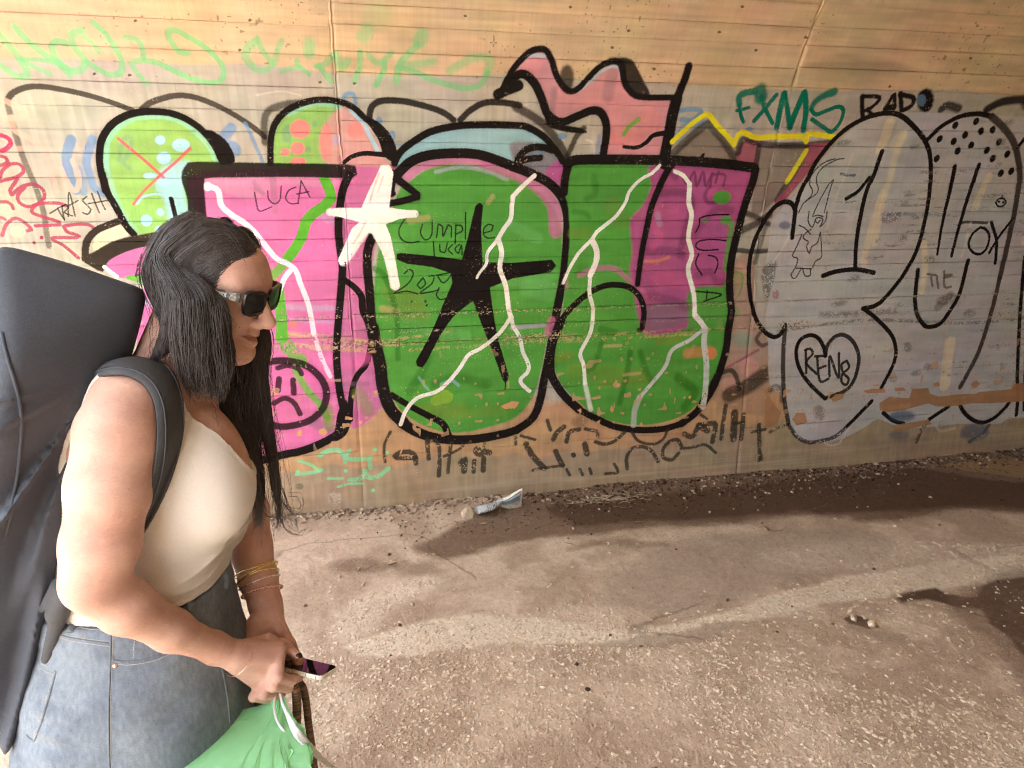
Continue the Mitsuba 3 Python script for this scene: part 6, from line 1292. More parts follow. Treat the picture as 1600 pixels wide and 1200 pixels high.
NEAR = [([hp(0.035, -0.004, 0.100), hp(-0.012, -0.042, 0.093), hp(-0.032, -0.068, 0.04), (-0.2945, -2.3400, 1.4854), (-0.3053, -2.3450, 1.4408), (-0.3207, -2.3400, 1.4094), (-0.3423, -2.3400, 1.3885)], (0.008, 0.013, 0.017, 0.018, 0.016, 0.012, 0.004)),
        ([hp(0.045, -0.006, 0.096), hp(0.0, -0.050, 0.086), hp(-0.030, -0.076, 0.04), (-0.2685, -2.3550, 1.4868), (-0.2782, -2.3550, 1.4365), (-0.2820, -2.3550, 1.3953), (-0.2729, -2.3500, 1.3598)], (0.008, 0.013, 0.017, 0.020, 0.020, 0.016, 0.006)),
        ([hp(0.055, -0.008, 0.089), hp(0.025, -0.052, 0.079), hp(-0.005, -0.078, 0.03), (-0.2462, -2.3550, 1.4861), (-0.2537, -2.3550, 1.4355), (-0.2564, -2.3580, 1.3895), (-0.2509, -2.3500, 1.3478)], (0.007, 0.012, 0.016, 0.019, 0.020, 0.017, 0.007)),
        ([hp(0.068, -0.010, 0.079), hp(0.050, -0.050, 0.062), hp(0.020, -0.076, 0.02), (-0.2293, -2.3520, 1.4729), (-0.2301, -2.3480, 1.4279), (-0.2280, -2.3440, 1.3901), (-0.2403, -2.3400, 1.3444)], (0.006, 0.010, 0.012, 0.015, 0.016, 0.015, 0.006)),
        ([hp(-0.03, -0.02, 0.105), hp(-0.052, -0.04, 0.070), hp(-0.064, -0.048, 0.0), (-0.3148, -2.2900, 1.4468), (-0.3299, -2.2900, 1.4044), (-0.3395, -2.3100, 1.3812)], (0.008, 0.015, 0.018, 0.018, 0.016, 0.007))]
FAR = [([hp(0.040, 0.004, 0.098), hp(0.03, 0.054, 0.08), hp(0.012, 0.072, 0.02), (-0.2115, -2.1750, 1.3986), (-0.2202, -2.1850, 1.3404), (-0.2293, -2.2000, 1.2708), (-0.2253, -2.2200, 1.1890), (-0.2178, -2.2300, 1.1084), (-0.2212, -2.2350, 1.0648)], (0.008, 0.013, 0.015, 0.020, 0.024, 0.024, 0.019, 0.012, 0.003)),
       ([hp(0.050, 0.006, 0.092), hp(0.045, 0.054, 0.07), hp(0.025, 0.073, 0.0), (-0.1911, -2.1800, 1.3927), (-0.2001, -2.1950, 1.3357), (-0.1981, -2.2050, 1.2578), (-0.1903, -2.2150, 1.1779), (-0.1879, -2.2150, 1.0990), (-0.1879, -2.2150, 1.0451)], (0.007, 0.011, 0.012, 0.014, 0.015, 0.013, 0.010, 0.007, 0.002)),
       ([hp(0.0, 0.03, 0.105), hp(-0.02, 0.068, 0.04), hp(-0.01, 0.076, -0.03), (-0.2511, -2.1900, 1.3371), (-0.2553, -2.2200, 1.2907), (-0.2495, -2.2450, 1.2433), (-0.2284, -2.2600, 1.1893), (-0.2172, -2.2600, 1.1215), (-0.2194, -2.2600, 1.0740)], (0.009, 0.015, 0.017, 0.022, 0.025, 0.022, 0.015, 0.009, 0.003))]
hair_core = field([q for pts, r in NEAR + FAR for q in chain([np.array(x) for x in pts], np.array(r) * np.linspace(0.5, 0.82, len(r)), 0.012)])
def hair_f(p): return smin(cap_f(p), hair_core(p) - 0.003 * (meshkit.noise(p * [70, 70, 9], 8) - 0.5), 0.012)
hlo = np.min([np.min(pts, 0) for pts, r in NEAR + FAR], 0) - 0.12; hhi = np.max([np.max(pts, 0) for pts, r in NEAR + FAR], 0) + 0.12
bsdf('hair_mass', type='diffuse', reflectance=proc(lambda p, n, uv: mix((0.030, 0.025, 0.025), (0.070, 0.060, 0.058), noise(p.x * 300, p.y * 300, p.z * 30))))
HAIR = add('hair', surface(hair_f, hlo, hhi, 0.003), 'hair_mass', smooth=True, parent=PERSON)
def strands():
    rng = np.random.default_rng(21); out = []
    def lock(pts, rad, n, spread, wave, tail, rr=0.00055):
        c = spline(np.array(pts), 0.011); s = np.linspace(0, 1, len(c)); R0 = np.interp(s, np.linspace(0, 1, len(rad)), rad)
        t = np.gradient(c, axis=0); t /= np.linalg.norm(t, axis=1, keepdims=True); u = np.cross(t, BF); u /= np.linalg.norm(u, axis=1, keepdims=True); w = np.cross(t, u)
        for _ in range(n):
            a = rng.uniform(0, 6.28) + 0.18 * np.sin(s * 3 + rng.uniform(0, 6)); k = spread * rng.uniform(0.80, 1.06)
            ph = rng.uniform(0, 6.28, 2); wv = wave * s ** 1.5
            p = c + (R0 * k)[:, None] * (np.cos(a)[:, None] * u + np.sin(a)[:, None] * w) + (wv * np.sin(9 * s + ph[0]))[:, None] * u + (wv * np.sin(7 * s + ph[1]))[:, None] * w
            m = int(len(p) * (1 - 0.40 * rng.uniform() ** 2)); p = p[:m]
            if tail > 0:
                e = p[-1] - p[-3]; e /= np.linalg.norm(e); bend = rng.normal(0, 0.6, 3); L = rng.uniform(0.2, 1.0) * tail
                p = np.vstack([p] + [p[-1] + e * x * L + bend * 0.25 * x * x * L - np.array([0, 0, 0.3 * x * L]) for x in (0.25, 0.5, 0.75, 1.0)])
            out.append(tube(p, rr, 3, rr * 0.45, caps=False))
    for i, (pts, r) in enumerate(NEAR): lock(pts, r, 380, 1.0, 0.0015, 0.03)
    for pts, r in FAR: lock(pts, r, 300, 1.0, 0.0035, 0.04)
    for pts, r in FAR: lock(pts, np.array(r) + 0.012 * np.linspace(0, 1, len(r)) ** 3, 26, 1.3, 0.012, 0.06, 0.0006)
    lock([(-0.2648, -2.3550, 1.4867), (-0.2665, -2.3650, 1.4380), (-0.2686, -2.3650, 1.3866), (-0.2714, -2.3500, 1.3382)], (0.03, 0.034, 0.030, 0.014), 260, 1.0, 0.003, 0.02); lock([(-0.2390, -2.3500, 1.4750), (-0.2372, -2.3580, 1.4251), (-0.2371, -2.3550, 1.3772), (-0.2487, -2.3400, 1.3307)], (0.024, 0.024, 0.022, 0.010), 220, 1.0, 0.003, 0.02)
    lock(*NEAR[0], 30, 1.5, 0.012, 0.05, 0.0006); lock(*NEAR[4], 40, 1.3, 0.012, 0.06, 0.0006)
    # scalp strands falling from the parting to both sides
    for _ in range(1500):
        s = -1 if rng.uniform() < 0.62 else 1; x0 = rng.uniform(-0.078, 0.080); th = np.linspace(0.03, rng.uniform(1.3, 1.9), 16)
        sweep = rng.uniform(0.03, 0.06) if x0 > -0.05 else 0.02; k = rng.uniform(0.995, 1.022)
        x = x0 - sweep * (th / 1.8) ** 1.2; rx = np.sqrt(np.clip(1 - ((x - CAPE[0][0]) / CAPE[1][0]) ** 2, 0.02, 1))
        out.append(tube(np.array([hp(a, s * CAPE[1][1] * b * np.sin(t) * k, CAPE[0][2] + CAPE[1][2] * b * np.cos(t) * k) for a, b, t in zip(x, rx, th)]), 0.00055, 3, 0.0005, caps=False))
    # short hairs combed back from the hairline
    for _ in range(170):
        z = rng.uniform(-0.005, 0.052); x = 0.69 * (z - 0.02) + 0.053 + rng.uniform(-0.006, 0.006); s = -1
        y = math.sqrt(max(0.0, 1 - ((x - CAPE[0][0]) / CAPE[1][0]) ** 2 - ((z - CAPE[0][2]) / CAPE[1][2]) ** 2)); t = np.linspace(0, 1, 7); L = rng.uniform(0.02, 0.035); q = np.stack([x - L * t, s * (y * CAPE[1][1] * 0.985 + 0.004 * np.sin(t * 3)), z + 0.35 * L * t * (1 - t) * 2 + 0.2 * L * t], -1)
        q[:, 1:] *= np.sqrt(np.clip((1 - ((q[:, 0] - CAPE[0][0]) / CAPE[1][0]) ** 2) / max(1 - ((x - CAPE[0][0]) / CAPE[1][0]) ** 2, 0.05), 0.3, 3))[:, None] ** 0.5
        out.append(tube(np.array([hp(*a) for a in q]), 0.0005, 3, 0.0004, caps=False))
    for _ in range(520):
        a = np.array([rng.uniform(0.045, 0.094), rng.uniform(-0.03, 0.004), 0.07]); b = np.array([rng.uniform(-0.01, 0.05), -0.075, rng.uniform(-0.015, 0.05)]); t = np.linspace(0, 1, 12)[:, None]; k = rng.uniform(1.0, 1.035)
        q = (a * (1 - t) + b * t - CAPE[0]) / CAPE[1]; q = q / np.linalg.norm(q, axis=1, keepdims=True) * k * CAPE[1] + CAPE[0]
        out.append(tube(np.array([hp(*x) for x in q]), 0.00055, 3, 0.0005, caps=False))
    # loose fly-aways over the crown and the ends
    for _ in range(26):
        x0 = rng.uniform(-0.06, 0.045); a = hp(x0, rng.uniform(-0.05, 0.02), 0.106 - max(0, x0 - 0.02) * 0.4); d = HF * rng.uniform(-0.3, 1) + HU * rng.uniform(0.1, 0.6) + HL * rng.normal(0, 0.4)
        out.append(tube(np.array([a + d * 0.05 * t - np.array([0, 0, 0.05]) * t * t for t in np.linspace(0, 1, 8)]), 0.0004, 3, 0.0003, caps=False))
    for pts in ([(-0.1854, -2.2200, 1.0675), (-0.1836, -2.2200, 1.0334), (-0.1675, -2.2200, 1.0111), (-0.1498, -2.2200, 1.0065), (-0.1396, -2.2200, 1.0137)], [(-0.1866, -2.2200, 1.0811), (-0.1695, -2.2200, 1.0592), (-0.1512, -2.2200, 1.0506), (-0.1426, -2.2200, 1.0687), (-0.1484, -2.2200, 1.0854), (-0.1651, -2.2200, 1.0844)], [(-0.2163, -2.2500, 1.0846), (-0.2102, -2.2500, 1.0643), (-0.1957, -2.2500, 1.0588), (-0.1845, -2.2500, 1.0683)], [(-0.1878, -2.2200, 1.0945), (-0.1737, -2.2200, 1.0664), (-0.1596, -2.2200, 1.0350), (-0.1588, -2.2200, 1.0157)], [(-0.1901, -2.2200, 1.1212), (-0.1787, -2.2200, 1.0910), (-0.1725, -2.2200, 1.0527), (-0.1607, -2.2200, 1.0214)], [(-0.1947, -2.2200, 1.1993), (-0.1959, -2.2200, 1.1609), (-0.1876, -2.2200, 1.1236), (-0.1761, -2.2200, 1.0934), (-0.1701, -2.2200, 1.0525)], [(-0.2230, -2.2500, 1.0983), (-0.2316, -2.2500, 1.0796), (-0.2307, -2.2500, 1.0651)]):
        for k in range(4): out.append(tube(spline(np.array(pts) + rng.normal(0, 0.0025, 3) + rng.normal(0, 0.002, (len(pts), 3)), 0.008), 0.0006, 3, 0.0004, caps=False))
    return join(out)
add('strands', strands(), 'hair', smooth=True, parent=HAIR); tag(HAIR + '__strands', kind='stuff')
bsdf('black_nail', type='roughplastic', diffuse_reflectance=rgb((0.01, 0.01, 0.012)), alpha=0.08)
def nail(tip, back, r):
    d = unit(np.array(tip) - np.array(back)); m = trimesh.creation.icosphere(3, 1.0); up = unit(np.cross(np.cross(d, [0, 0, 1]), d))
    v = m.vertices * [r * 1.15, r * 0.86, r * 0.5]; A = np.stack([d, np.cross(up, d), up])
    return (v @ A + np.array(tip) + up * r * 0.45 + d * r * 0.25, m.faces)
NAILS = (((-0.1685, -2.2880, 0.7786), (-0.1924, -2.2750, 0.7946), 0.0068),)
for a in NAILS: add('fingernail', nail(*a), 'black_nail', smooth=True, parent=PERSON); tag(PERSON + '__fingernail', 'black painted thumbnail')
# ---------------------------------------------------------------- sunglasses
scene['glossy_black'] = {'type': 'twosided', 'inner': {'type': 'roughplastic', 'diffuse_reflectance': rgb((0.008, 0.008, 0.009)), 'alpha': 0.06}}
scene['lens_dark'] = {'type': 'twosided', 'inner': {'type': 'principled', 'base_color': rgb((0.014, 0.016, 0.015)), 'roughness': 0.12, 'specular': 0.35}}
bsdf('temple_grey', type='principled', base_color=proc(lambda p, n, uv: mix((0.05, 0.055, 0.052), (0.19, 0.20, 0.19), smoothstep(0.35, 0.7, fbm(p.x * 260, p.y * 260, p.z * 260)))), roughness=0.2, specular=0.6)
bsdf('white_print', type='diffuse', reflectance=rgb((0.8, 0.8, 0.78)))
def head_mesh(v, f): return np.array([hp(*q) for q in v]), f
def lens_outline(s, g=0.0, n=40):
    t = np.linspace(0, 2 * np.pi, n, endpoint=False); c, w = np.cos(t), np.sin(t); e = 2 / 3.6
    y = (0.0265 + g) * np.sign(c) * np.abs(c) ** e; z = (0.0172 + g) * np.sign(w) * np.abs(w) ** e
    z += 0.0035 * (y / 0.026) * (z > 0); y -= 0.0035 * (z < 0) * (y > 0) * (-z / 0.02)
    return np.stack([s * (0.0345 + y), z], 1)
def wrap(y): return 0.1075 - 1.9 * y ** 2
def sheet(yz, x0, x1, hole=None):
    poly = shapely.Polygon(yz, [hole] if hole is not None else [])
    m = trimesh.creation.extrude_polygon(poly, 1.0, engine='earcut'); m = m.subdivide()
    v = m.vertices; return head_mesh(np.stack([wrap(v[:, 0]) + x0 + (x1 - x0) * v[:, 2], v[:, 0], v[:, 1]], 1), m.faces)
SG = tag('sunglasses', 'black rectangular sunglasses with grey marbled temples worn on the face', 'sunglasses')
for s in (-1, 1):
    add('frame_rim', sheet(lens_outline(s, 0.0042), -0.002, 0.003, lens_outline(s, -0.001)), 'glossy_black', parent=SG)
    add('lens', sheet(lens_outline(s), 0.0, 0.0012), 'lens_dark', parent=SG)
    path = np.array([(0.096, s * 0.0695, 0.012), (0.082, s * 0.0745, 0.012), (0.04, s * 0.0755, 0.010), (-0.005, s * 0.0765, 0.006), (-0.020, s * 0.077, -0.012)])
    q = spline(path, 0.006); hgt = np.interp(np.linspace(0, 1, len(q)), [0, 0.2, 0.7, 1], [0.0068, 0.0062, 0.0055, 0.004])
    sec = np.stack([[q[:, 0], q[:, 1] + s * a, q[:, 2] + b * hgt] for a, b in ((0.0018, 1), (0.0018, -1), (-0.0018, -1), (-0.0018, 1))], 0).transpose(2, 0, 1)
    i = np.arange(len(q) * 4).reshape(-1, 4); j = np.roll(i, -1, 1); f = np.stack([i[:-1], j[:-1], j[1:], i[1:]], -1).reshape(-1, 4); f = np.vstack([f[:, :3], f[:, [0, 2, 3]], [[0, 1, 2], [0, 2, 3]]])
    add('temple', head_mesh(sec.reshape(-1, 3), f), 'temple_grey', parent=SG)
add('bridge', tube([hp(0.1075, y, 0.006 + 0.003 * (1 - (y / 0.011) ** 2)) for y in np.linspace(-0.011, 0.011, 7)], 0.0030, 8), 'glossy_black', smooth=True, parent=SG)
tm = meshkit.text_mesh('FENDI', 0.0052, 0.0004, bold=True); v = tm.vertices
add('lettering', (np.array([hp(0.056 + a - v[:, 0].min(), -0.0775 - c, 0.009 + b) for a, b, c in v]), tm.faces), 'white_print', parent=SG); tag(SG + '__lettering', 'small white brand lettering on the temple')

# ---------------------------------------------------------------- the big bag on her back and its shoulder strap
def cloth(a, b): return proc(lambda p, n, uv: mix(a, b, fbm(p.x * 9, p.y * 9, p.z * 9)) * (0.85 + 0.3 * noise(p.x * 700, p.y * 700, p.z * 700)))
bsdf('navy_nylon', type='principled', base_color=cloth((0.055, 0.063, 0.082), (0.082, 0.092, 0.114)), roughness=0.8, specular=0.18)
bsdf('black_web', type='principled', base_color=cloth((0.050, 0.053, 0.060), (0.070, 0.073, 0.080)), roughness=0.7, specular=0.25)
BAG = tag('backpack', 'very large dark navy travel bag carried on her back at the left edge', 'bag')
def bag_mesh():
    pts = [(-0.3484, -2.3050, 1.5004), (-0.3878, -2.1500, 1.4740), (-0.5008, -2.3800, 1.5800), (-0.6512, -2.3500, 1.5121), (-0.7911, -2.0900, 1.4639), (-0.6248, -2.0700, 1.5377), (-0.3738, -2.2950, 1.4021), (-0.4252, -2.3350, 1.3665), (-0.4689, -2.3100, 1.3301), (-0.5131, -2.3200, 1.1813), (-0.5412, -2.3400, 1.0301), (-0.5551, -2.3100, 0.9641), (-0.5979, -2.3400, 0.8505), (-0.6376, -2.3500, 0.7669), (-0.6653, -2.3700, 0.7273),
           (-0.5196, -2.0900, 1.2692), (-0.6340, -2.0900, 0.8945), (-0.7371, -2.1100, 0.6497), (-0.5189, -2.4650, 1.3033), (-0.4916, -2.4500, 1.4278), (-0.8036, -2.3700, 0.7571), (-0.6931, -2.4200, 1.2010), (-0.9770, -2.1000, 0.5738), (-0.8978, -2.1300, 1.0833)]
    from scipy.spatial import ConvexHull
    P = np.array(pts); eq = np.unique(np.round(ConvexHull(P).equations, 6), axis=0)
    anchor = np.array((-0.4089, -2.3400, 1.3721))
    def f(p):
        d = p @ eq[:, :3].T + eq[:, 3]; d = 0.006 * np.log(np.exp(np.clip(d, -0.4, 0.6) / 0.006).sum(1)) - 0.004
        q = p - anchor; ang = np.arctan2(q[:, 2], q[:, 0] + 0.2 * q[:, 1]); r = np.linalg.norm(q, axis=1)
        low = np.clip((anchor[2] + 0.05 - p[:, 2]) / 0.15, 0, 1) * np.clip(r / 0.12, 0, 1) * np.clip(-ang / 0.25, 0, 1)
        k = meshkit.noise(np.stack([ang * 6.0, r * 1.6, r * 0 + 2], -1), 3); ridge = np.exp(-((k - 0.5) / 0.13) ** 2)
        return d - low * (0.030 * ridge - 0.008) - 0.013 * (meshkit.fbm(p * [4, 4, 3.4], 3, 7) - 0.5) - 0.004 * (meshkit.noise(p * [14, 14, 9], 9) - 0.5)
    v, fa = surface(f, P.min(0) - 0.05, P.max(0) + 0.05, 0.006, B=8, relax=2)
    fa = np.vstack([fa[:, :3], fa[:, [0, 2, 3]]])
    return trimesh.Trimesh(v, fa, process=False)
_bag = bag_mesh()
add('main_bag', _bag, 'navy_nylon', smooth=True, parent=BAG)
def on_mesh(mesh, pts, off, step=0.01):
    p = spline(np.array(pts), step); o = np.repeat(CAM[None], len(p), 0); d = p - o; d /= np.linalg.norm(d, axis=1, keepdims=True)
    loc, ri, ti = mesh.ray.intersects_location(o, d, multiple_hits=False)
    s = np.argsort(ri); return loc[s] + mesh.face_normals[ti[s]] * off
q = on_mesh(_bag, [(-0.4908, -2.4500, 1.4639), (-0.4900, -2.4500, 1.4277), (-0.4869, -2.4500, 1.3861), (-0.4877, -2.4500, 1.3436), (-0.4974, -2.4500, 1.2960), (-0.5131, -2.4500, 1.2378), (-0.5402, -2.4500, 1.1585)], 0.0005)
add('seam_piping', tube(q, 0.0028, 6), 'navy_nylon', smooth=True, parent=BAG)
EDGES = []
def band(f, L, Rr, thick, off, n=7, step=0.012):
    """a padded strap lying on the surface f between two edge lines"""
    a = spline(np.array(L), step); t = np.linspace(0, 1, 46)
    rs = lambda p: np.stack([np.interp(t, np.r_[0, np.cumsum(np.linalg.norm(np.diff(p, axis=0), axis=1))] / np.linalg.norm(np.diff(p, axis=0), axis=1).sum(), p[:, i]) for i in range(3)], -1)
    a, b = rs(a), rs(spline(np.array(Rr), step)); w = np.linspace(0, 1, n)
    g = a[:, None] * (1 - w)[None, :, None] + b[:, None] * w[None, :, None]
    s = trace_ray(lambda p: f(p) - off, g.reshape(-1, 3)).reshape(g.shape)
    for _ in range(6):
        s[1:-1] = 0.5 * s[1:-1] + 0.25 * (s[:-2] + s[2:])
    u, v = np.gradient(s, axis=0), np.gradient(s, axis=1); nn = np.cross(u, v); nn /= np.linalg.norm(nn, axis=2, keepdims=True)
    nn *= np.sign((nn * (CAM - s)).sum(2, keepdims=True))
    top = s + nn * thick * np.sqrt(np.clip(1 - (2 * w - 1) ** 8, 0.05, 1))[None, :, None]; bot = s - nn * 0.003
    EDGES[:] = [top[:, 1] + nn[:, 1] * 0.0006, top[:, -2] + nn[:, -2] * 0.0006]
    m, k = top.shape[:2]; ring = np.concatenate([top, bot[:, ::-1]], 1); K = 2 * k
    i = np.arange(m * K).reshape(m, K); j = np.roll(i, -1, 1)
    return ring.reshape(-1, 3), np.stack([i[:-1], j[:-1], j[1:], i[1:]], -1).reshape(-1, 4)
strap_f = field(TORSO_P + [NECK[2]] + SHOULDERS + ARM_NEAR[:2])
add('shoulder_strap', band(strap_f, [(-0.4627, -2.3500, 1.3560), (-0.4086, -2.3800, 1.3793), (-0.3689, -2.3900, 1.3858), (-0.3403, -2.3900, 1.3721), (-0.3276, -2.3900, 1.3364), (-0.3344, -2.3800, 1.2733), (-0.3493, -2.3800, 1.2089), (-0.3742, -2.3800, 1.1495), (-0.4026, -2.3800, 1.0951), (-0.4373, -2.3800, 1.0524)],
    [(-0.4247, -2.3300, 1.3809), (-0.3817, -2.3400, 1.4009), (-0.3428, -2.3500, 1.4075), (-0.3130, -2.3500, 1.3915), (-0.2999, -2.3500, 1.3506), (-0.3026, -2.3400, 1.2901), (-0.3179, -2.3400, 1.2273), (-0.3427, -2.3500, 1.1670), (-0.3799, -2.3700, 1.1049), (-0.4223, -2.3800, 1.0565)], 0.0055, 0.006), 'black_web', smooth=True, parent=BAG)
for e in EDGES: add('edge_stitching', tube(e, 0.0011, 5), 'navy_nylon', smooth=True, parent=BAG)
pad = field([cone((-0.5016, -2.4000, 1.0432), (-0.5452, -2.3800, 0.9929), 0.016, 0.006, 0.012), cone((-0.4917, -2.4100, 1.0364), (-0.5189, -2.4000, 0.9929), 0.016, 0.014, 0.012), cone((-0.5079, -2.4000, 1.0031), (-0.5547, -2.3800, 0.8992), 0.014, 0.008, 0.012)])
add('hip_pad', surface(pad, np.array((-0.5243, -2.4000, 0.9936)) - 0.16, np.array((-0.5243, -2.4000, 0.9936)) + 0.16, 0.004), 'black_web', smooth=True, parent=BAG)

# ---------------------------------------------------------------- phone
PH = tag('phone', 'white edged mobile phone with a dark glossy screen held over the green bag', 'phone')
bsdf('cream_case', type='principled', base_color=rgb((0.70, 0.67, 0.58)), roughness=0.35, specular=0.5)
scene['screen_glass'] = {'type': 'twosided', 'inner': {'type': 'plastic', 'diffuse_reflectance': rgb((0.006, 0.006, 0.008))}}
def phone():
    A, B, C = np.array((-0.1241, -2.3120, 0.7414)), np.array((-0.0897, -2.2520, 0.7138)), np.array((-0.2067, -2.2700, 0.7462))
    L = unit(C - A); S = unit((B - A) - L * ((B - A) @ L)); N = unit(np.cross(L, S)); N = N * np.sign(N[2])
    return A, L, S, N
PA, PL, PS, PN = phone()
def slab(w0, w1, l0, l1, z0, z1, rad):
    p = shapely.box(l0 + rad, w0 + rad, l1 - rad, w1 - rad).buffer(rad, quad_segs=8)
    m = trimesh.creation.extrude_polygon(p, z1 - z0, engine='earcut'); v = m.vertices
    return PA + PL * v[:, :1] + PS * v[:, 1:2] + PN * (v[:, 2:] + z0), (m.faces if np.cross(PL, PS) @ PN > 0 else m.faces[:, ::-1])
add('case', slab(0, 0.0715, 0, 0.1467, -0.0082, -0.0006, 0.011), 'cream_case', parent=PH, smooth=40)
add('screen', slab(0.0026, 0.0689, 0.0026, 0.144, -0.0007, 0.0002, 0.009), 'screen_glass', parent=PH)
def edge_bit(l0, l1, h): return (lambda m: (PA + PL * m[0][:, :1] + PS * (m[0][:, 1:2]) + PN * (m[0][:, 2:]), m[1]))((lambda b: (b.vertices * [l1 - l0, 0.0012, h] + [(l0 + l1) / 2, -0.0001, -0.0045], b.faces))(trimesh.creation.box()))
for l0, l1 in ((0.052, 0.062), (0.066, 0.076)): add('side_button', edge_bit(l0, l1, 0.0022), 'cream_case', parent=PH)
bsdf('dark_grey', type='diffuse', reflectance=rgb((0.05, 0.05, 0.05)))
for l0 in (0.034, 0.012): add('antenna_line', edge_bit(l0, l0 + 0.0008, 0.0066), 'dark_grey', parent=PH)

# ---------------------------------------------------------------- green plastic bag with white drawstrings
scene['green_film'] = {'type': 'principledthin', 'base_color': proc(lambda p, n, uv: mi.Color3f(0.42, 0.82, 0.46) * (0.88 + 0.2 * fbm(p.x * 30, p.y * 30, p.z * 30))), 'roughness': 0.22, 'diff_trans': 0.8, 'eta': 1.5}
def carrier():
    ax = [((-0.2067, -2.3100, 0.7112), 0.008, 0.010), ((-0.2080, -2.3180, 0.7004), 0.013, 0.012), ((-0.2196, -2.3350, 0.6933), 0.032, 0.024), ((-0.2436, -2.3650, 0.6918), 0.059, 0.042), ((-0.2613, -2.4000, 0.6868), 0.090, 0.062), ((-0.2806, -2.4350, 0.6762), 0.110, 0.078), ((-0.2894, -2.4600, 0.6310), 0.130, 0.090), ((-0.2967, -2.4700, 0.5448), 0.135, 0.095), ((-0.3051, -2.4700, 0.4445), 0.110, 0.085), ((-0.3091, -2.4700, 0.3850), 0.04, 0.04)]
    P = spline(np.array([a[0] for a in ax]), 0.006); s = np.linspace(0, 1, len(P)); k = np.linspace(0, 1, len(ax))
    acc = np.r_[0, np.cumsum(np.linalg.norm(np.diff(np.array([a[0] for a in ax]), axis=0), axis=1))]; k = acc / acc[-1]
    rw, rd = np.interp(s, k, [a[1] for a in ax]), np.interp(s, k, [a[2] for a in ax])
    t = np.linspace(0, 2 * np.pi, 140, endpoint=False); R0, D0 = np.array([math.cos(YAW), -math.sin(YAW), 0.0]), np.array([math.sin(YAW), math.cos(YAW), 0.0])
    T_, S_ = np.meshgrid(t, s); q = np.stack([np.cos(T_) * 2.6, np.sin(T_) * 2.6, S_ * 2.2], -1)
    fold = 1 - np.abs(2 * meshkit.noise(q * [1.7, 1.7, 0.9], 4) - 1); fine = 1 - np.abs(2 * meshkit.noise(q * [3.6, 3.6, 2.0], 5) - 1); crump = 1 - np.abs(2 * meshkit.fbm(np.stack([np.cos(T_) * 3, np.sin(T_) * 3, S_ * 7], -1), 3, 6) - 1)
    amp = np.interp(s, [0, 0.1, 0.35, 1], [0.55, 0.55, 0.34, 0.20])[:, None]
    g = 1 + amp * ((fold ** 3 - 0.35) + 0.5 * (fine ** 3 - 0.3)) + 0.13 * (crump ** 3 - 0.3) * np.interp(s, [0, 0.2, 1], [0, 1, 1])[:, None]
    v = P[:, None] + (rw[:, None] * g * np.cos(T_))[..., None] * R0 + (rd[:, None] * g * np.sin(T_))[..., None] * D0
    i = np.arange(v.shape[0] * v.shape[1]).reshape(v.shape[:2]); j = np.roll(i, -1, 1)
    return v.reshape(-1, 3), np.stack([i[:-1], j[:-1], j[1:], i[1:]], -1).reshape(-1, 4)
GB = tag('plastic_bag', 'crumpled bright green plastic carrier bag hanging from her hand', 'bag')
add('film', carrier(), 'green_film', smooth=True, parent=GB)
bsdf('white_film', type='principled', base_color=rgb((0.72, 0.72, 0.74)), roughness=0.35, specular=0.5)
def ribbon(pts, w, twist, seed):
    p = spline(np.array(pts), 0.004); n = len(p); t = np.gradient(p, axis=0); t /= np.linalg.norm(t, axis=1, keepdims=True); s = np.linspace(0, 1, n)
    u = np.cross(t, CAM - p); u /= np.linalg.norm(u, axis=1, keepdims=True); b = np.cross(t, u); a = twist * np.sin(s * 5 + seed); wd = np.interp(s, np.linspace(0, 1, len(w)), w)
    side = np.cos(a)[:, None] * u + np.sin(a)[:, None] * b; nn = np.cross(t, side); x = np.linspace(-1, 1, 5)
    v = p[:, None] + (x[None, :, None] * wd[:, None, None]) * side[:, None] + (0.0012 * np.array([1, -1, 1, -1, 1]))[None, :, None] * nn[:, None]
    v = np.concatenate([v, v[:, ::-1] - nn[:, None] * 0.0005], 1); i = np.arange(n * 10).reshape(n, 10); j = np.roll(i, -1, 1)
    return v.reshape(-1, 3), np.stack([i[:-1], j[:-1], j[1:], i[1:]], -1).reshape(-1, 4)
add('drawstring', ribbon([(-0.2110, -2.3250, 0.7242), (-0.2119, -2.3450, 0.7148), (-0.2072, -2.3650, 0.7051), (-0.1983, -2.3800, 0.6965), (-0.1880, -2.3900, 0.6863), (-0.1779, -2.4000, 0.6476), (-0.1792, -2.4000, 0.5747)], (0.0022, 0.0022, 0.003, 0.0035), 0.5, 0), 'white_film', smooth=True, parent=GB)
add('drawstring', ribbon([(-0.2010, -2.3350, 0.7335), (-0.1916, -2.3700, 0.7349), (-0.1798, -2.4000, 0.7330), (-0.1661, -2.4200, 0.7159), (-0.1526, -2.4200, 0.6910), (-0.1378, -2.4100, 0.6562), (-0.1181, -2.4000, 0.6167), (-0.0883, -2.3900, 0.5726)], (0.002, 0.003, 0.0068, 0.0075, 0.005, 0.004), 0.7, 1), 'white_film', smooth=True, parent=GB)

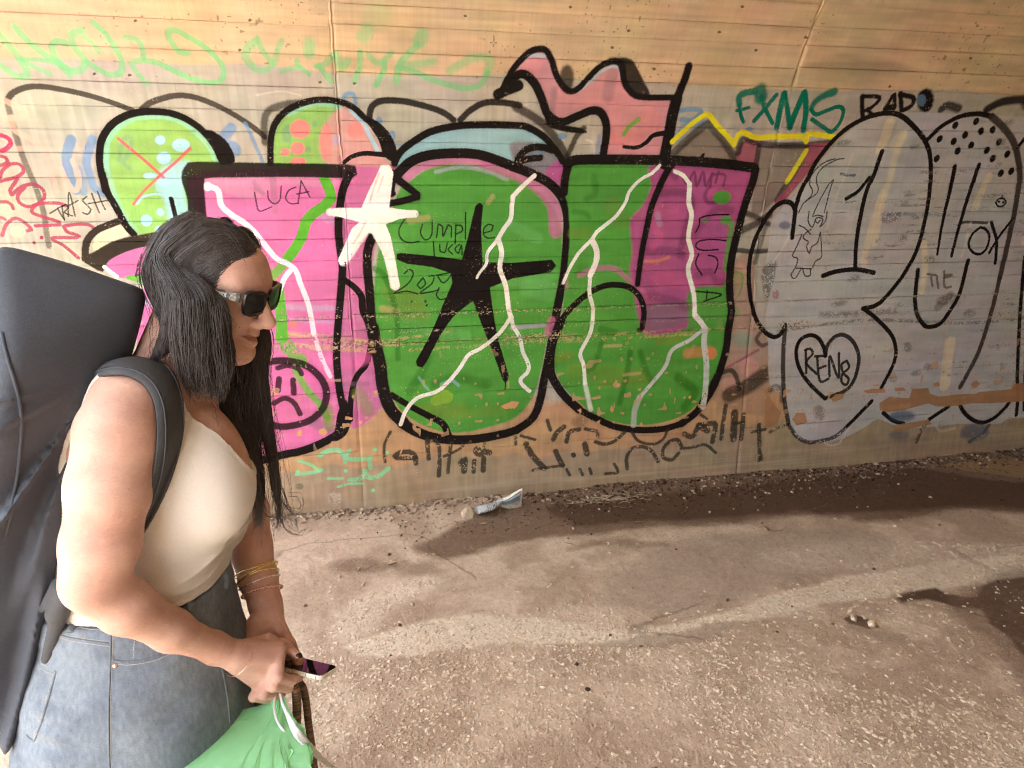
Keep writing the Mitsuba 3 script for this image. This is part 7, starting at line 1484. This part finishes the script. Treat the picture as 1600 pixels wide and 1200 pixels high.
# ---------------------------------------------------------------- brown braided leather strap held in the fist
def leather(p, n, uv):
    band_ = noise(p.z * 420, p.x * 40, p.y * 40)
    return mix((0.075, 0.033, 0.018), (0.22, 0.115, 0.062), smoothstep(0.3, 0.75, 0.6 * band_ + 0.4 * fbm(p.x * 60, p.y * 60, p.z * 60)))
scene['leather'] = {'type': 'twosided', 'inner': {'type': 'bumpmap', 'height': proc(lambda p, n, uv: 0.0012 * noise(p.z * 300, p.x * 50, p.y * 50), eps=0.0008), 'scale': 1.0, 'bsdf': {'type': 'principled', 'base_color': proc(leather), 'roughness': 0.5, 'specular': 0.4}}}
LS = tag('leather_strap', 'looped brown leather strap hanging from the fist beside the green bag', 'strap')
add('loop', tube(spline(np.array([(-0.2539, -2.2700, 0.6656), (-0.2363, -2.2850, 0.7050), (-0.2126, -2.2900, 0.7227), (-0.1931, -2.2920, 0.7240), (-0.1784, -2.2950, 0.7091), (-0.1776, -2.2950, 0.6729), (-0.1830, -2.2950, 0.6206), (-0.1898, -2.2950, 0.5517), (-0.1980, -2.3000, 0.4292), (-0.2023, -2.3000, 0.2949), (-0.1981, -2.2800, 0.1627)]), 0.006), 0.0088, 12), 'leather', smooth=True, parent=LS)
add('loop', tube(spline(np.array([(-0.2103, -2.2440, 0.6921), (-0.1876, -2.2460, 0.6930), (-0.1709, -2.2500, 0.6779), (-0.1661, -2.2500, 0.6413), (-0.1653, -2.2500, 0.5858), (-0.1631, -2.2500, 0.5288), (-0.1621, -2.2500, 0.4541), (-0.1661, -2.2550, 0.3228), (-0.1790, -2.2650, 0.2124), (-0.1981, -2.2800, 0.1627)]), 0.006), 0.0076, 12), 'leather', smooth=True, parent=LS)

# ---------------------------------------------------------------- jewellery
bsdf('gold', type='roughconductor', material='Au', alpha=0.18)
bsdf('rose_gold', type='roughconductor', material='Cu', alpha=0.22)
bsdf('steel', type='roughconductor', material='Al', alpha=0.2)
def ring_on(c, axis, r, tr, n=56, tilt=0.0, wob=0.0, seed=0):
    ax = unit(axis); u = unit(np.cross(ax, [0.2, 0.9, 0.3])); w = np.cross(ax, u); a = np.linspace(0, 2 * np.pi, n + 1)
    p = np.array(c) + r * (np.cos(a)[:, None] * u + np.sin(a)[:, None] * w) + ax * (tilt * np.cos(a + seed) + wob * np.sin(3 * a + seed))[:, None]
    return tube(p, tr, 8, caps=False)
EA, EB = np.array((-0.2699, -2.0950, 0.9209)), np.array((-0.2382, -2.1700, 0.8249)); AX = unit(EB - EA + 0.012 * np.array([math.cos(YAW), -math.sin(YAW), 0.0]))
for k, (t, r, mat) in enumerate(((0.40, 0.0445, 'gold'), (0.47, 0.0440, 'gold'), (0.54, 0.0432, 'gold'), (0.62, 0.0425, 'steel'))):
    key = add('bangle', ring_on(EA + (EB - EA) * t, AX, r, 0.0014, tilt=0.004 * (-1) ** k, wob=0.0008, seed=k), mat, smooth=True)
    tag(key, ['thin gold bangle highest on the far forearm', 'thin gold bangle second from the top on the far forearm', 'thin gold bangle third from the top on the far forearm', 'silver bangle just above the twisted chain on the far wrist'][k], 'bangle', 'bangles on the far wrist')
def rope(c, axis, r, tr, turns):
    ax = unit(axis); u = unit(np.cross(ax, [0.2, 0.9, 0.3])); w = np.cross(ax, u); a = np.linspace(0, 2 * np.pi, 260); out = []
    for ph in (0, np.pi):
        rr = r + tr * np.cos(turns * a + ph); p = np.array(c) + rr[:, None] * (np.cos(a)[:, None] * u + np.sin(a)[:, None] * w) + ax * (tr * np.sin(turns * a + ph) + 0.006 * np.cos(a + 0.8))[:, None]
        out.append(tube(p, tr * 0.9, 5, caps=False))
    return join([(v, f) for v, f in out])
key = add('chain_bracelet', rope(EA + (EB - EA) * 0.78, AX, 0.0400, 0.0014, 34), 'rose_gold', smooth=True); tag(key, 'twisted rope chain bracelet nearest the far hand', 'bracelet')
HC = np.array((-0.2680, -2.3300, 0.8168)); HX = unit(np.array((-0.2401, -2.3180, 0.7950)) - np.array((-0.2926, -2.3420, 0.8486)))
key = add('thin_bracelet', ring_on(HC, HX, 0.0315, 0.0007, tilt=0.005), 'rose_gold', smooth=True); tag(key, 'very thin chain bracelet on the near wrist', 'bracelet')
chest = field(TORSO_P + NECK)
q = on(chest, [(-0.2763, -2.2800, 1.3301), (-0.2704, -2.2800, 1.3091), (-0.2689, -2.2700, 1.2827), (-0.2709, -2.2600, 1.2511)], 0.001)
key = add('necklace', tube(q, 0.0008, 5), 'steel', smooth=True); tag(key, 'fine silver necklace hanging down her chest', 'necklace')

# ---------------------------------------------------------------- litter and loose stones on the ground
def rock():
    rng = np.random.default_rng(4); pts = [(0, 0, 0), (0.05, 0.0, 0.0), (0.058, 0.035, 0.004), (0.01, 0.045, 0.0), (-0.012, 0.010, 0.035), (0.015, 0.0, 0.062), (0.040, 0.008, 0.066), (0.050, 0.03, 0.040), (0.02, 0.045, 0.050), (0.054, 0.004, 0.03), (0.006, -0.006, 0.028)]
    m = manifold3d.Manifold.batch_hull([manifold3d.Manifold.sphere(0.004, 12).translate(list(p)) for p in pts]).refine_to_length(0.004).to_mesh()
    v = np.array(m.vert_properties[:, :3], float); v += 0.003 * (meshkit.fbm(v * 90, 3, 2) - 0.5)[:, None] * unit([1, 1, 1])
    return v * 0.92 + [0.44, -0.225, float(ground_z(np.array([0.46]), np.array([-0.21]))[0]) - 0.006], np.array(m.tri_verts)
key = add('rock', rock(), 'pale_stone', smooth=30); tag(key, 'pale angular rock lying left of the crushed drink carton', 'rock')
def carton_colour(p, n, uv):
    u, v = uv.x, uv.y
    base = mi.Color3f(0.46, 0.50, 0.52)
    s = dr.abs(v * 7.0 - dr.floor(v * 7.0) - 0.5); stripe = smoothstep(0.20, 0.25, s)
    right = mix((0.13, 0.27, 0.42), (0.62, 0.60, 0.52), stripe)
    yel = smoothstep(0.06, 0.02, dr.abs(s - 0.24)); right = mix(right, (0.62, 0.46, 0.22), 0.6 * yel)
    l = dr.abs(u * 26 - dr.floor(u * 26) - 0.5); line = smoothstep(0.28, 0.34, l) * smoothstep(0.16, 0.18, u) * (1 - smoothstep(0.40, 0.42, u))
    left = mix(base, (0.08, 0.08, 0.09), line)
    c = mix(left, right, smoothstep(0.50, 0.53, u)); c = mix(c, (0.66, 0.60, 0.54), smoothstep(0.955, 0.96, u))
    dirt = smoothstep(0.55, 0.8, fbm(p.x * 60, p.y * 60, p.z * 60)); return mix(c, (0.22, 0.15, 0.10), 0.55 * dirt)
bsdf('printed_card', type='principled', base_color=proc(carton_colour), roughness=0.45, specular=0.4)
CT = tag('drink_carton', 'crushed and twisted drink carton with blue and white stripes lying by the wall', 'carton')
def carton():
    n, m = 60, 64; s = np.linspace(0, 1, n); t = np.linspace(0, 1, m)
    ax = np.stack([0.515 + 0.245 * s, -0.205 + 0.035 * s, 0.030 + 0.022 * s + 0.012 * np.exp(-((s - 0.5) / 0.12) ** 2)], -1)
    W_ = np.interp(s, [0, 0.3, 0.47, 0.56, 0.8, 1], [0.050, 0.050, 0.035, 0.033, 0.068, 0.086]); D_ = np.interp(s, [0, 0.3, 0.5, 0.8, 1], [0.020, 0.020, 0.012, 0.014, 0.010]); tw = np.interp(s, [0, 0.35, 0.6, 1], [0.50, 0.45, 1.02, 1.18])
    a = t * 2 * np.pi; e = 0.45; cx, cy = np.sign(np.cos(a)) * np.abs(np.cos(a)) ** e, np.sign(np.sin(a)) * np.abs(np.sin(a)) ** e
    d = unit(ax[-1] - ax[0]); side = unit(np.cross(d, [0, 0, 1])); up = np.cross(side, d)
    P = W_[:, None] * cx[None]; Q = D_[:, None] * cy[None]
    y = P * np.cos(tw)[:, None] - Q * np.sin(tw)[:, None]; z = P * np.sin(tw)[:, None] + Q * np.cos(tw)[:, None]
    v = ax[:, None] + y[..., None] * side + z[..., None] * up
    S, T_ = np.meshgrid(s, t, indexing='ij'); cr = 1 - np.abs(2 * meshkit.noise(np.stack([S * 14, np.cos(T_ * 6.28) * 2, np.sin(T_ * 6.28) * 2], -1), 3) - 1)
    v += (0.006 * np.exp(-((S - 0.5) / 0.16) ** 2) * (cr - 0.5) + 0.002 * (cr - 0.5))[..., None] * up
    v[..., 2] = np.maximum(v[..., 2], 0.004)
    i = np.arange(n * m).reshape(n, m); f = np.stack([i[:-1, :-1], i[1:, :-1], i[1:, 1:], i[:-1, 1:]], -1).reshape(-1, 4)
    return (v.reshape(-1, 3), f), np.stack([S.ravel(), T_.ravel()], -1), v
(cm, cuv, cv_) = carton()
add('sleeve', cm, 'printed_card', smooth=True, parent=CT, uv=cuv)
bsdf('dull_card', type='diffuse', reflectance=rgb((0.42, 0.45, 0.46)))
for ring in (cv_[0], cv_[-1] - 0.004 * unit(cv_[-1].mean(0) - cv_[0].mean(0))):
    n = len(ring) - 1; add('end_fold', (np.vstack([ring[:-1], ring.mean(0)]), np.stack([np.arange(n), (np.arange(n) + 1) % n, np.full(n, n)], 1)), 'dull_card', parent=CT)
def px_pebbles():
    rng = np.random.default_rng(12)
    for x, y, r, what in ((1.844, -1.426, 0.016, 'rounded pale stone at the left edge of the small pothole'), (1.885, -1.478, 0.018, 'flat pale stone at the right edge of the small pothole')):
        key = add('stone', lump(x, y, r, rng, sub=2), 'pale_stone', smooth=50); tag(key, what, 'stone')
    for _ in range(84):
        x, y = rng.uniform(-0.4, 3.4), rng.uniform(-2.0, -0.15)
        m, tone = (('gravel_stone', 'brown'), ('pale_stone', 'pale'), ('dark_grit', 'dark'))[rng.integers(0, 3)]
        where = 'near the wall' if y > -0.75 else 'on the open concrete left of the pothole' if x < 1.8 else 'on the right of the picture'
        key = add('pebble', lump(x, y, rng.uniform(0.003, 0.0085) * (1.5 if rng.uniform() < 0.12 else 1), rng), m, smooth=50)
        tag(key, f'small loose {tone} pebble lying on the ground {where}', 'pebble', f'{tone} loose pebbles {where}')
px_pebbles()
bsdf('dry_twig', type='diffuse', reflectance=proc(lambda p, n, uv: mix((0.14, 0.09, 0.055), (0.40, 0.30, 0.19), noise(p.x * 300, p.y * 300, 4.0))))
def litter():
    rng = np.random.default_rng(3)
    def ground_line(x, y, L, a, bend, r):
        t = np.linspace(-0.5, 0.5, 9); px, py = x + L * t * math.cos(a) - bend * (t * t) * math.sin(a), y + L * t * math.sin(a) + bend * (t * t) * math.cos(a)
        return tube(np.stack([px, py, ground_z(px, py) + r * 1.2 + 0.002 + 0.004 * np.sin(t * 5 + a) ** 2], -1), r, 5, r * 0.5)
    for x, y, L, a, bend, what in ((0.34, -0.30, 0.10, 0.5, 0.03, 'left of the pale rock'), (0.92, -0.62, 0.11, -0.7, 0.02, 'on dry ground below the damp patch'), (1.35, -0.45, 0.09, 0.3, 0.04, 'at the lower edge of the damp patch'),
        (1.62, -0.38, 0.13, 0.9, 0.05, 'slanted steeply across damp earth'), (1.30, -0.28, 0.12, -0.25, 0.02, 'just below the wisp of dry grass'), (-0.05, -0.62, 0.09, 0.45, 0.01, 'beside the woman, nearest to her hair tips'), (1.98, -0.70, 0.10, 0.1, 0.06, 'curved, furthest right on the dry concrete'),
        (0.62, -0.40, 0.07, 0.2, 0.02, 'short, just in front of the drink carton'), (1.10, -0.20, 0.15, -0.1, 0.03, 'against the left end of the dry grass'), (2.40, -0.48, 0.10, 0.6, 0.03, 'furthest right, on the dark damp earth')):
        key = add('twig', ground_line(x, y, L, a, bend, rng.uniform(0.0012, 0.0022)), 'dry_twig', smooth=True); tag(key, 'thin dry twig lying ' + what, 'twig')
    straw = [ground_line(rng.normal(1.28, 0.11), rng.normal(-0.17, 0.02), rng.uniform(0.04, 0.10), rng.normal(-0.1, 0.35), rng.normal(0, 0.03), 0.0010) for _ in range(60)]
    add('dry_grass', join(straw), 'straw'); tag('dry_grass', 'wisp of pale dry grass lying in the dark dirt by the wall', 'grass', kind='stuff')
    for x, y, s, a, what in ((0.53, -0.31, 0.020, 0.2, 'below the pale rock'), (0.05, -0.60, 0.024, 0.4, 'right of the bangled wrist'), (-0.10, -0.62, 0.018, 1.2, 'close beside the bangled wrist')):
        t = np.linspace(0, 2 * np.pi, 14, endpoint=False); r = s * (1 - 0.55 * np.abs(np.sin(t))); v = np.stack([r * np.cos(t), 0.5 * r * np.sin(t) * 1.2, 0.35 * r * np.abs(np.sin(t))], -1); c, q = math.cos(a), math.sin(a)
        v[:, :2] = v[:, :2] @ np.array([[c, q], [-q, c]]); v = np.vstack([v, [[0, 0, -0.001]]]) + [x, y, float(ground_z(np.array([x]), np.array([y]))[0]) + 0.003]
        f = np.stack([np.arange(14), (np.arange(14) + 1) % 14, np.full(14, 14)], 1)
        key = add('dry_leaf', (np.vstack([v, v - [0, 0, 0.0008]]), np.vstack([f, f[:, ::-1] + 15])), 'straw'); tag(key, 'small curled dry leaf on the ground ' + what, 'leaf')
bsdf('straw', type='diffuse', reflectance=rgb((0.50, 0.40, 0.27)))
litter()
